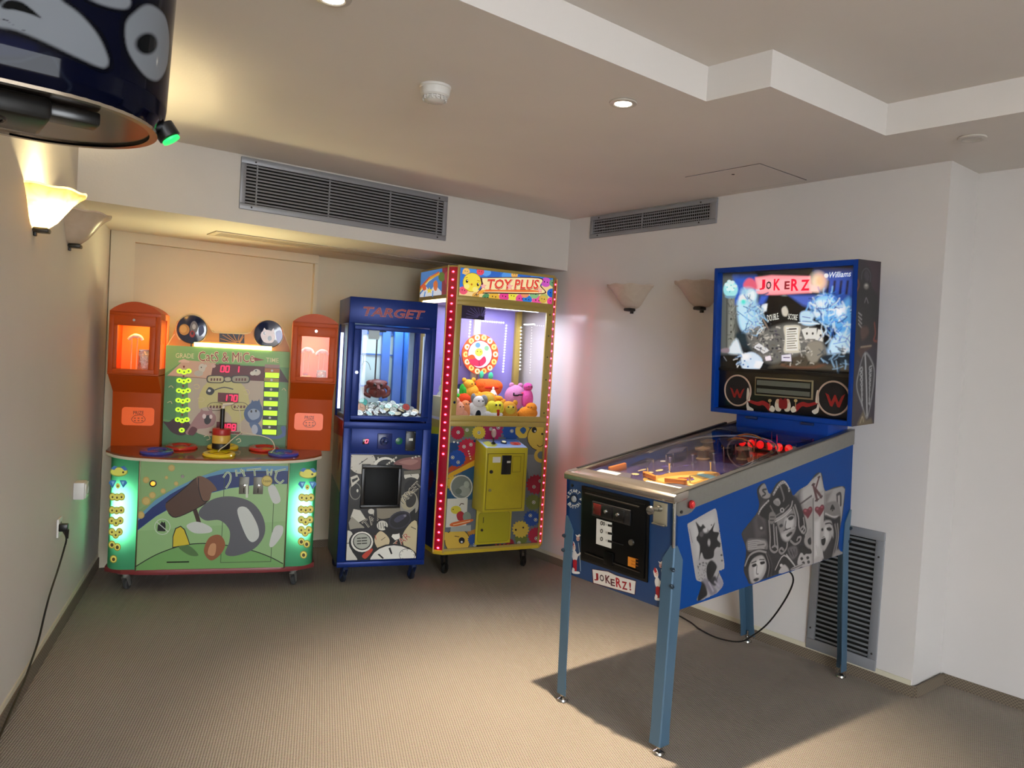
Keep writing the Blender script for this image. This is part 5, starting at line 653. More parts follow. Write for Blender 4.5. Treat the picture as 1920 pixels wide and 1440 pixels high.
    'bglass': 'P|#16181c|-71,7073,7024,-365,193,-4508,-7034,-376;P|#2a2f36|91,6872,1862,-90,120,-3227,-1819,-1333||460;P|#5a5f5c|57,6745,1025,-46,164,-4559,-1027,-50||232;P|#23489c|5159,6743,1738,-88,62,-1443,-1124,19||372;P|#2c50b0|5788,6371,1068,-101,-34,-555,-889,83||242;L|#101a38|110|5793,6257,-40,-511||85;L|#101a38|109|6094,6245,-38,-508||84;L|#101a38|108|6391,6233,-37,-504||83;L|#101a38|107|6685,6221,-37,-501||81;P|#4a64c0|3852,5711,1350,-36,-100,-606,-515,183||165;P|#3f5fc4|2417,5749,419,-11,-261,-452,-353,6||176;P|#2c5ac0|858,6709,1243,-57,29,-802,-1223,-536||299;P|#7c8078|422,5771,530,-14,48,-2606,-508,-14||76;P|#4a4d48|422,5771,152,-4,48,-2626,-130,-4||107;E|#2a2c28|747,5584,45,-1,2,-57;E|#2a2c28|759,5266,45,-1,2,-57;E|#2a2c28|770,4948,45,0,2,-57;E|#2a2c28|781,4629,45,0,2,-57;E|#2a2c28|793,4310,45,0,2,-57;E|#2a2c28|804,3991,45,0,2,-57;E|#2a2c28|816,3671,45,1,2,-58;E|#2a2c28|827,3351,45,1,2,-58;E|#9fe6ec|699,6081,420,-14,14,-394||106;E|#d8fcf8|648,6242,226,-8,6,-165||151;E|#e6ffff|455,6332,99,-4,2,-70||61;E|#e6ffff|602,6479,98,-4,2,-70||61;E|#e6ffff|808,6426,98,-4,2,-70||60;E|#e6ffff|964,6231,97,-3,2,-70||60;E|#e6ffff|563,6086,99,-3,2,-70||61;E|#e6ffff|820,6077,98,-3,2,-70||60;E|#4f9aa4|498,6203,38,-1,1,-32;E|#4f9aa4|722,6284,38,-1,1,-32;E|#4f9aa4|893,6138,37,-1,1,-32;E|#4f9aa4|658,5968,38,-1,1,-32;S|#6d9ab4|399,5771,605,-15,-108,-112,-379,9||61;P|#ff9aa4|2074,6604,864,71,1991,-140,80,-739,-2035,-61,-844,115||100;P|#ffb6bc|2177,6513,2680,-56,23,-581,-2609,19||212;E|#fff0d8|5302,6277,345,-14,15,-357||370;E|#ffb070|5394,6302,246,-10,12,-287|0.6|307;P|#ffd8d0|4931,6176,442,-132,10,-230,-438,13||126;E|#ffffff|5690,6529,91,-4,4,-86||61;S|#e0607a|1428,6308,245,270,363,-108,156,-376,-355,-50,-291,10||117;S|#9cc8e8|1326,6061,508,46,368,-259,16,-432,228,-435,-49,-554,-271,-373,-502,-131,-386,502,-100,696,133,439||220;E|#e8faff|1883,5764,258,-7,10,-261||172;S|#bfe8ff|1125,5500,440,54,304,-380,162,-499,-270,-499,-366,-3,-171,631||222;L|#3f6a90|42|1143,4995,897,-569||45;L|#2a4a68|42|1466,5242,697,-258||44;E|#ffffff|1416,5620,190,-4,6,-163||190;E|#58e0d0|1458,5462,146,-3,5,-125||132;S|#e8f4fc|2505,5287,484,53,537,170,398,51,110,-300,-368,96,-395,-234,-685,-131||84;E|#ffffff|2753,5192,180,-3,5,-122||139;E|#d8ffff|3660,5507,200,-4,7,-168||160;L|#d8ecf8|52|3697,5417,107,-182||33;L|#d8ecf8|52|3777,5415,114,-193||33;L|#d8ecf8|52|3857,5413,120,-204||33;L|#d8ecf8|52|3936,5412,127,-216||33;S|#1d2f38|1107,3917,517,6,453,-493,726,-476,-273,-194,-732,413,-602,365||149;S|#d8e6f0|685,3078,431,585,318,-563,83,-251,-674,42||152;P|#0e0e10|2836,5738,1017,-57,1001,-725,-363,-527,-1467,-2,-295,490||83;P|#1c1a18|3277,4972,802,-8,421,-771,-1466,-9||136;S|#c9c4b8|3543,5090,196,117,142,-241,-58,-209,-201,32||67;L|#a08e80|54|2453,4796,445,-674||70;L|#7a5e5a|54|2245,4674,377,-616||71;S|#6a6a66|1700,3862,1059,259,1209,307,1294,-230,640,-569,-86,-865,-1772,-249,-1512,183||218;E|#55505a|4050,3022,34,1,1,-38||26;E|#8a8680|5119,3192,36,1,2,-37||25;E|#55505a|2708,3284,47,1,2,-47||28;E|#3f3c44|3267,3848,42,1,2,-48||27;E|#2a2a2c|2237,4114,46,0,1,-31||28;E|#b8b4ac|5259,2870,45,2,1,-29||25;E|#8a8680|4896,3220,74,2,2,-44||25;E|#b8b4ac|5209,2837,32,1,1,-35||25;E|#b8b4ac|5071,3754,45,1,2,-41||25;E|#b8b4ac|3024,3650,58,1,1,-34||28;E|#2a2a2c|3556,3063,46,1,2,-53||27;E|#3f3c44|5121,3617,32,1,2,-46||25;E|#2a2a2c|3141,3242,56,1,2,-46||27;E|#2a2a2c|4065,2704,68,3,2,-52||26;E|#b8b4ac|5096,3636,71,1,1,-31||25;E|#b8b4ac|3484,3234,74,2,1,-25||27;E|#b8b4ac|5094,4006,54,1,1,-34||25;E|#55505a|2332,3691,40,1,2,-46||28;E|#b8b4ac|4062,3053,79,2,1,-29||26;E|#8a8680|3721,3518,68,1,1,-34||27;E|#8a8680|2728,3120,38,1,2,-53||28;E|#55505a|4742,3944,74,1,2,-42||26;E|#3f3c44|4572,3977,49,1,1,-25||26;E|#55505a|3309,3911,75,1,2,-54||27;E|#b8b4ac|3446,3387,57,1,1,-33||27;E|#3f3c44|3250,3902,73,1,2,-40||27;E|#3f3c44|4842,3873,44,1,2,-46||25;E|#b8b4ac|4851,3607,63,1,2,-43||25;E|#b8b4ac|4492,3597,70,1,1,-31||26;E|#b8b4ac|5245,3098,60,2,2,-40||25;E|#3f3c44|2731,3088,49,1,2,-40||28;E|#b8b4ac|4200,3601,62,1,2,-46||26;E|#8a8680|4721,3621,71,1,2,-44||26;E|#55505a|5244,2747,38,1,2,-52||25;E|#3f3c44|2523,3560,49,1,1,-27||28;E|#55505a|4195,3512,68,1,2,-41||26;E|#55505a|4177,3505,58,1,2,-50||26;E|#55505a|2525,3214,67,2,1,-31||28;E|#2a2a2c|4259,3194,78,2,2,-53||26;E|#3f3c44|3552,3299,56,1,1,-36||27;E|#8a8680|4003,3248,66,2,1,-35||26;E|#3f3c44|3107,2670,76,3,2,-46||28;E|#55505a|3801,2679,62,2,1,-27||27;E|#55505a|3758,3619,47,1,1,-35||27;E|#55505a|2270,3482,68,1,1,-36||28;E|#8a8680|3859,2692,62,2,1,-35||27;E|#2a2a2c|4916,4136,46,0,2,-50||25;E|#55505a|3737,3639,51,1,1,-37||27;E|#3f3c44|2620,3671,54,1,2,-51||28;E|#b8b4ac|2391,3199,60,2,1,-38||28;E|#3f3c44|3568,3695,35,1,2,-44||27;E|#2a2a2c|5152,3782,66,1,2,-47||25;E|#b8b4ac|4560,3772,70,1,2,-45||26;E|#3f3c44|2847,3367,60,1,2,-51||28;E|#2a2a2c|4927,2825,66,2,1,-32||25;E|#b8b4ac|3717,3623,68,1,1,-25||27;E|#55505a|3089,3083,41,1,1,-25||28;E|#2a2a2c|3806,3099,75,2,2,-40||27;E|#3f3c44|3360,3253,75,2,2,-50||27;E|#8a8680|3535,3096,76,2,1,-38||27;E|#2a2a2c|4484,3685,64,1,1,-36||26;E|#3f3c44|4981,3929,62,1,2,-49||25;E|#3f3c44|5209,3356,57,1,2,-47||25;E|#2a2a2c|2033,3757,76,1,2,-46||29;E|#3f3c44|5255,2686,33,1,2,-48||25;E|#2a2a2c|2615,3125,70,2,1,-29||28;E|#55505a|3287,3880,44,1,2,-41||27;E|#b8b4ac|4178,3021,35,1,2,-41||26;E|#8a8680|4464,2832,33,1,1,-26||26;E|#b8b4ac|4249,3404,76,2,1,-35||26;E|#55505a|3654,2755,59,2,1,-31||27;E|#b8b4ac|2014,3748,62,1,1,-29||29;E|#3f3c44|2654,3549,44,1,2,-47||28;E|#2a2a2c|4121,4004,37,0,1,-28||26;E|#3f3c44|3921,3773,55,1,1,-34||27;E|#3f3c44|4596,4091,35,0,1,-28||26;E|#8a8680|5149,3146,64,2,1,-26||25;E|#8a8680|5004,3419,38,1,2,-42||25;E|#b8b4ac|3079,3765,79,1,2,-46||27;E|#b8b4ac|4615,3577,61,1,2,-47||26;E|#55505a|3396,2834,36,1,2,-54||27;E|#2a2a2c|2572,3841,40,1,1,-26||28;E|#3f3c44|2518,4058,68,1,1,-35||28;E|#55505a|3341,3670,78,1,1,-34||27;E|#8a8680|3458,3836,37,1,2,-50||27;E|#55505a|4863,3448,43,1,1,-32||25;E|#8a8680|2382,3674,37,1,2,-52||28;E|#b8b4ac|3073,2975,80,3,2,-45||28;E|#8a8680|4208,3430,38,1,2,-44||26;E|#8a8680|2877,3088,36,1,2,-46||28;E|#55505a|3879,3145,52,2,2,-53||27;E|#3f3c44|3119,3649,52,1,1,-26||27;E|#8a8680|5272,3460,39,1,1,-29||25;E|#3f3c44|4375,3732,35,1,2,-47||26;E|#55505a|3267,4056,74,1,2,-50||27;E|#2a2a2c|3862,2719,44,2,2,-48||27;E|#8a8680|2135,3383,68,2,2,-40||29;E|#3f3c44|4547,4064,52,0,2,-42||26;S|#4a4438|3637,2679,1040,336,1254,-74,1018,-189,22,-505,-3860,-79||201;L|#7a4a34|89|3644,2498,799,-115,891,71,606,257|0.7|161;S|#c6c2b4|3676,4248,296,91,557,-57,-42,-562,88,-590,-552,-76,-302,51,43,603||53;P|#e8e6dc|3790,4248,631,-8,29,-1054,-618,-30||67;L|#4a4640|39|3861,4129,381,27||27;L|#4a4640|38|3865,4021,434,28||27;L|#4a4640|38|3869,3914,486,29||27;L|#4a4640|38|3874,3806,381,29||27;L|#4a4640|38|3878,3698,433,31||27;L|#4a4640|38|3882,3590,486,33||27;L|#4a4640|38|3886,3482,382,32||27;L|#4a4640|38|3891,3374,433,34||27;L|#4a4640|38|3895,3266,485,37||27;L|#2a2824|64|3979,4154,341,14||26;P|#d8d8d2|4583,4130,355,123,200,-459,-352,-126||32;E|#3a3a3a|4862,3961,51,1,2,-59||25;P|#d8d8d2|4948,4208,376,2,20,-487,-376,-7||32;E|#3a3a3a|5147,3964,50,1,2,-58||25;P|#d8d8d2|5400,4160,361,-86,-114,-469,-363,83||31;E|#3a3a3a|5524,3882,49,1,2,-58||25;L|#8a8680|49|4845,3609,446,-108||38;S|#8a8478|4913,3493,560,128,199,-342,-226,-529,-373,-74,-205,345||101;P|#e4e6ea|2069,3274,328,194,607,-323,-342,-164||43;L|#3a3c44|40|2262,3279,466,-173||28;E|#23242a|2512,3242,56,1,1,-31;S|#cfe0f4|1378,2591,210,324,504,110,511,-325,-125,-439,-497,-117,-479,103||89;E|#4f6f9a|1636,2601,51,2,2,-44;E|#4f6f9a|1960,2708,51,2,2,-44;E|#4f6f9a|2255,2500,50,2,2,-44;E|#4f6f9a|1829,2325,51,2,2,-44;E|#4f6f9a|1570,2408,51,2,2,-44;E|#ffffff|1702,2793,218,8,5,-126||160;P|#f2f4f8|2251,2625,426,-45,-198,-350,-324,79||43;P|#f4e8f4|2738,2829,310,72,43,-213,-276,-41||56;P|#e8e4f4|3627,2933,464,63,46,-327,-500,10||54;L|#4a4458|51|3731,2834,300,10||27;S|#5fa8e4|5090,5359,360,309,550,-43,375,-404,459,216,103,-2124,-890,-253,-140,455,332,689,-615,226,-515,465||250;E|#9cd4ff|5653,5234,544,-9,17,-401||304;E|#f4ffff|5467,5266,246,-4,6,-150||221;E|#e8f8ff|5423,4834,222,-2,5,-115||185;E|#ffffff|6387,4939,236,-2,10,-248||236;L|#2a6ac8|50|5034,5186,174,344,365,152,490,-115,253,-345||50;L|#1a3f80|37|5256,5125,342,-62,361,109||37;L|#2f6ab8|31|5210,5473,115,-522|0.6|37;L|#2f6ab8|31|5328,5343,112,-474|0.6|37;L|#2f6ab8|31|5444,5214,110,-427|0.6|37;L|#2f6ab8|31|5545,5465,123,-759|0.6|37;L|#2f6ab8|31|5661,5337,107,-391|0.6|37;L|#2f6ab8|30|5776,5209,105,-344|0.6|36;L|#2f6ab8|30|5874,5458,119,-674|0.6|36;L|#2f6ab8|30|5988,5330,117,-626|0.6|36;L|#2f6ab8|30|6102,5203,101,-262|0.6|36;L|#d0ecff|36|6218,4715,186,-171|0.7|60;L|#d0ecff|36|6378,4578,161,-169|0.7|59;L|#d0ecff|35|6538,4443,136,-169|0.7|59;L|#d0ecff|35|6696,4308,112,-167|0.7|58;L|#d0ecff|36|6241,4170,185,-168|0.7|60;L|#d0ecff|35|6401,4035,161,-167|0.7|59;L|#d0ecff|35|6561,3902,136,-167|0.7|59;L|#d0ecff|35|6719,3769,112,-167|0.7|58;L|#d0ecff|35|6264,3625,185,-166|0.7|60;L|#d0ecff|35|6424,3492,161,-166|0.7|59;S|#0c1016|5629,4315,247,-56,373,-282,-226,-345,-107,-347,-258,339||98;S|#bcdcf4|6023,3632,464,348,421,5,38,-896,-950,-260,-73,284||180;L|#5a8ab8|35|6148,3520,588,125||48;S|#1c2630|5684,2990,720,138,540,17,21,-505,-1390,-1||147;E|#dfe8ec|6636,3248,106,3,6,-147||82;S|#b9d8f2|4504,4900,412,84,260,-206,-53,-232,255,-116,-371,-117,-451,116||90;L|#2a4a70|31|4608,4723,384,-60||26;L|#2a4a70|31|4616,4517,447,-29||26;L|#e8f8ff|38|4425,4453,1016,-57||32;P|#15140f|153,2868,1214,40,103,-789,-1288,-63||186;S|#8a7a80|261,3131,420,63,45,-211,-421,-13||77;L|#8a8a90|36|428,2748,161,-188||31;P|#0c0b0a|1468,2150,2181,196,3346,15,7,-169,-6813,-364||118',
    'pside_mask': 'S|#fff|4065,2240,292,207,330,204,388,267,86,330,-166,584,485,191,415,-493,432,363,550,83,532,-445,223,-279,429,180,652,138,583,374,377,39,198,-141,262,-699,771,48,703,-40,276,-177,-106,-1018,-191,-711,-54,-928,667,-334,-207,-70,-1056,5,-864,25,-768,11,-1278,65,-1280,53,-1216,0,-787,-21,-226,258,-249,425,131,724,-290,590',
    'pside': 'P|#2a2729|3570,4784,9164,-990,473,-5669,-9396,1954;P|#3a3536|4088,2237,1374,1073,618,-362,-270,-1529,-1468,252||114;P|#5a5354|4803,2616,723,617,195,-1311,-699,-127||235;P|#b5afab|7556,3244,2152,728,429,-875,8,-3187,-910,57,-809,1957||52;P|#d0cac6|7944,3230,1735,671,296,-708,-814,-231,-924,-206||199;P|#6a6466|7556,3244,635,208,205,-1084,-540,223||394;P|#c4beba|9201,2882,850,226,58,-3191,-771,50||56;L|#4a4446|60|9201,2882,205,-2909||70;P|#e4dedc|9411,1848,410,88,46,-1594,-377,-83||212;L|#4a3a3c|82|8169,2801,884,241||40;L|#5a1c22|156|9156,3517,359,-714||35;L|#5a1c22|121|9617,3796,-303,-576||35;L|#5a1c22|146|9415,3244,442,-355||35;L|#3a1216|72|9054,3511,237,19||28;L|#3a1216|73|9379,2784,273,38||28;L|#3a1216|74|9754,2865,185,51||28;L|#3a1216|60|9514,3790,172,6||28;S|#7c1f30|8773,2513,169,79,181,-62,26,-171,-249,-223,-84,-50,-101,96,-281,206,3,146,158,26||41;E|#c06a78|8609,2462,81,-12,3,-37||68;E|#c06a78|8963,2486,68,-10,2,-30||69;S|#7c1f30|9734,2463,176,81,188,-64,27,-173,-258,-227,-87,-51,-105,98,-292,210,3,149,164,25||43;E|#c06a78|9564,2412,84,-12,3,-38||71;E|#c06a78|9932,2436,71,-10,2,-30||72;P|#b9b3b0|10123,3099,1485,45,260,-168,-260,-1735,-186,-944,-1215,1657||58;P|#8d8684|10128,3023,643,13,-460,-566,-108,15||217;L|#2a2426|142|11189,2811,296,0,62,-511||37;L|#2a2426|116|11189,2811,80,-550||37;S|#8a8482|10203,2485,459,89,590,-99,269,-404,53,-397,-557,45,-742,282||72;L|#d4cecb|63|10268,2097,666,-250,554,-24||58;S|#100e10|10817,2431,219,-195,-52,-81,-106,45,36,-81,-133,18,38,72,-143,-18,-21,87||30;S|#141214|10202,2031,886,-284,480,6,-33,-1476,-747,-332,174,587,14,770,-611,439||102;S|#bdb6b3|10015,1680,348,99,442,-143,115,-557,-331,-406,-340,-247,-232,269,-140,478||101;S|#e0dad7|10244,1455,250,-1,138,-405,-198,-235,-236,306||175;S|#1a1618|10403,1430,273,-4,191,-126,-178,-49,-221,74||59;S|#1a1618|9961,1462,140,16,37,-120,-142,4||58;L|#2a2426|64|10302,1636,360,-24,189,-98||44;S|#0c0a0a|9994,1002,243,74,134,-175,-106,-211,-217,56||43;L|#cfc8c6|38|10022,1017,254,15||29;L|#8f8886|91|11109,1474,195,-612,-303,-840||105;L|#bab3b0|53|11330,1479,124,-642,-176,-592||61;L|#cfc8c4|88|9592,768,168,-407||50;L|#cfc8c4|88|9751,680,155,-399||50;L|#cfc8c4|89|9912,592,141,-390||51;L|#cfc8c4|89|10073,503,127,-381||51;S|#a39c99|11004,-17,418,314,777,-314,-674,-56||121;S|#1c191b|5782,2921,1642,376,813,-541,542,-1108,-313,-318,-508,-281,-499,-276,-890,160,-638,465,-175,936||98;S|#9a9492|6473,2506,991,177,346,-375,99,-523,-302,-313,-312,-129,-394,245,-273,400||88;S|#d8d2d0|7046,2279,499,140,214,-320,-176,-262,-382,-12||193;S|#cbc5c3|6829,1742,441,1,269,-224,-246,-140,-324,126||154;S|#141012|7296,2331,219,57,197,-65,-90,-95,-224,-2||52;L|#141012|57|7228,2394,250,71,293,-61||39;S|#141012|6650,2126,184,42,100,-104,-184,-42||51;L|#2a2426|57|7144,2228,-45,-279,164,-97||52;S|#0c0a0a|7213,1644,313,76,133,-58,-187,-96,-190,-23||39;L|#c8c2bf|51|7077,1792,315,21,384,30||32;L|#2a2426|45|7010,1856,506,28||32;L|#c4bdba|75|7777,2819,296,-550,96,-451,352,-313,158,122,-179,175,-162,-47||40;L|#5a5456|23|7777,2819,296,-550,96,-451,352,-313,158,122,-179,175,-162,-47||26;L|#c4bdba|75|7654,2728,222,-429,24,-367||39;L|#5a5456|23|7654,2728,222,-429,24,-367||26;L|#c4bdba|71|5899,2451,133,-720,27,-461,318,-214,241,81,-196,176,-213,-16||37;L|#5a5456|22|5899,2451,133,-720,27,-461,318,-214,241,81,-196,176,-213,-16||25;L|#c4bdba|72|6437,2088,92,-510,85,-369||38;L|#5a5456|22|6437,2088,92,-510,85,-369||25;L|#c4bdba|72|6245,2224,98,-615,44,-219||37;L|#5a5456|22|6245,2224,98,-615,44,-219||25;L|#c4bdba|75|7300,1270,-51,-207,-305,-162,-227,148,149,99,163,-101||39;L|#5a5456|23|7300,1270,-51,-207,-305,-162,-227,148,149,99,163,-101||26;L|#c4bdba|76|7551,1336,336,-202,357,49,88,169,-200,33,-92,-94||40;L|#5a5456|23|7551,1336,336,-202,357,49,88,169,-200,33,-92,-94||26;S|#0e0c0e|5192,2901,336,297,408,153,468,288,476,294,531,-420,182,-345,-138,-340,-490,-252,-792,-166,-792,257||59;L|#b5aeab|88|6265,2396,702,144,492,215,113,236||37;L|#8a8482|55|6167,2516,667,149,490,216||37;L|#d6d0cd|50|6331,2316,704,143,494,215||31;L|#cfc8c5|119|6169,3494,347,307,366,96,325,-180,91,-225||37;E|#141214|6169,3494,37,-5,1,-21;E|#141214|6279,3598,37,-5,1,-21;E|#141214|6390,3695,37,-5,1,-21;E|#141214|6503,3779,37,-5,1,-21;E|#141214|6617,3844,37,-4,1,-21;E|#141214|6733,3884,38,-4,1,-21;E|#141214|6852,3898,38,-4,1,-21;E|#141214|6966,3820,38,-5,1,-21;E|#141214|7071,3724,38,-5,1,-21;E|#141214|7176,3627,38,-5,1,-21;E|#141214|7282,3529,38,-5,1,-22;L|#cfc8c5|84|5167,2836,137,152,228,140,289,134||36;E|#141214|5183,2868,29,-4,1,-17;E|#141214|5295,2938,30,-4,1,-17;E|#141214|5409,3008,30,-4,1,-17;E|#141214|5523,3078,30,-4,1,-17;E|#141214|5637,3148,30,-4,1,-17;E|#141214|5752,3219,30,-4,1,-17;S|#a69f9c|5142,3797,340,198,343,-283,107,-291,-356,-40,-303,160||47;L|#141214|74|5644,3752,-266,-2,217,-182,-203,-60||30;S|#b8b1ae|6186,3213,301,65,198,-203,-116,-125,-314,114||37;L|#1a1618|27|6246,3222,46,-163||25;L|#1a1618|27|6345,3195,47,-164||25;L|#1a1618|27|6445,3168,47,-165||25;L|#1a1618|28|6545,3140,47,-165||25;E|#d8d2cf|6830,2737,151,-21,6,-100||38;E|#141214|6830,2737,76,-11,4,-57||25;L|#d8d2cf|55|6643,3750,279,-494,-22,-139|0.5|88;L|#8a8482|54|5955,3035,263,-351,-234,-141||49;S|#8a8380|5913,2728,300,26,198,-239,-229,-247,-249,108||49;L|#141214|43|5982,2578,305,-45||25;L|#141214|44|5990,2438,245,-37||25;S|#4a4446|5087,2711,302,-183,259,-386,-292,-57,-187,201||71;E|#c9c2bf|5378,2219,83,-13,3,-49||36;S|#7d7675|4443,1891,635,-54,657,-161,141,-374,-415,-32,-936,165||70;L|#c6bfbc|37|4504,1813,577,-45,538,-143||35;L|#c6bfbc|37|4508,1738,578,-54,537,-129||35;L|#c6bfbc|37|4512,1662,579,-61,536,-116||35;L|#c6bfbc|37|4517,1587,578,-70,536,-102||35;L|#c6bfbc|37|4521,1511,579,-77,535,-90||35;S|#a9a29f|5059,1651,558,10,132,-232,-529,-47||48;L|#1a1618|37|5151,1566,474,-46||30;S|#141113|4299,898,288,441,633,43,663,-186,408,-745,83,-371,-661,-80,57,550,-175,453,-704,24,-273,-258||58;L|#b0a9a6|74|4356,887,293,355,575,70,541,-148||47;S|#b8b1ae|4618,769,271,293,582,33,315,-302,23,-390,-339,-319,-524,-50,-246,273||71;S|#ddd7d4|5072,890,407,64,195,-280,-158,-355,-407,-93,-137,372||180;S|#141113|4816,818,259,20,64,-99,-231,-25||36;S|#141113|5368,835,297,-20,36,-94,-237,-8||36;L|#1a1618|43|4782,910,318,10||30;L|#1a1618|43|5332,946,329,-60||30;S|#141113|4937,191,230,40,180,-70,-201,-75||30;L|#5a5355|43|5168,734,-23,-307,132,-61||48;L|#4a4446|66|5887,1125,335,-554,-33,-454||62;L|#8a8380|38|5768,1111,272,-541,-95,-440||37;S|#1a1719|6483,308,593,498,872,-596,-312,-196,-891,65||51;L|#cfc8c5|51|6483,308,593,498,873,-615||32;S|#c8c1be|8142,247,235,435,606,-33,246,-606,-539,-47||54;S|#141113|8352,466,132,13,99,-92,-90,-51,-109,43||34;S|#141113|8538,654,133,13,101,-92,-91,-51,-110,42||34;S|#141113|8823,417,134,13,102,-93,-92,-50,-111,42||35;S|#141113|8499,254,133,13,100,-93,-91,-50,-110,43||34;S|#141113|8904,216,135,13,102,-94,-92,-50,-112,43||35;S|#d8d2cf|6809,460,124,13,94,-89,-85,-49,-103,41||32;S|#d8d2cf|7074,231,126,12,94,-91,-85,-48,-104,41||33;S|#d8d2cf|6761,219,125,12,93,-90,-85,-48,-102,41||32;S|#d8d2cf|7273,84,127,12,95,-91,-86,-49,-105,42||33;S|#c8c1be|6743,115,358,291,400,-294,-117,-158||64;S|#110f11|8223,1003,818,-215,157,-289,-821,183||41;L|#d6d0cd|41|7266,808,475,-413,208,-204||33;S|#6a6466|7378,1040,580,9,157,-393,-381,-151,-275,268||92;L|#141214|41|7477,987,144,-243||26;L|#141214|41|7601,857,117,-203||26;L|#141214|41|7712,946,92,-235||27;L|#141214|41|7837,815,64,-194||27;L|#141214|42|7948,905,41,-227||27;S|#c4bdba|7629,124,781,73,205,-76,-652,-134||33;L|#141214|36|7696,93,850,49||27;S|#a8a19e|8606,1233,377,383,217,-183,-21,-669,-417,147||82;S|#141214|8880,1150,233,73,55,-308,-206,36||42;L|#cfc8c5|59|8475,2173,95,-418,-186,-191|0.7|54',
    'pcard_mask': 'S|#fff|725,3057,148,81,1285,283,213,-17,114,-270,362,-1335,169,-708,-183,-95,-153,-35,305,-513,-269,-235,-355,-86,-946,-18,131,349,86,298,-300,154,-132,369,-363,1363',
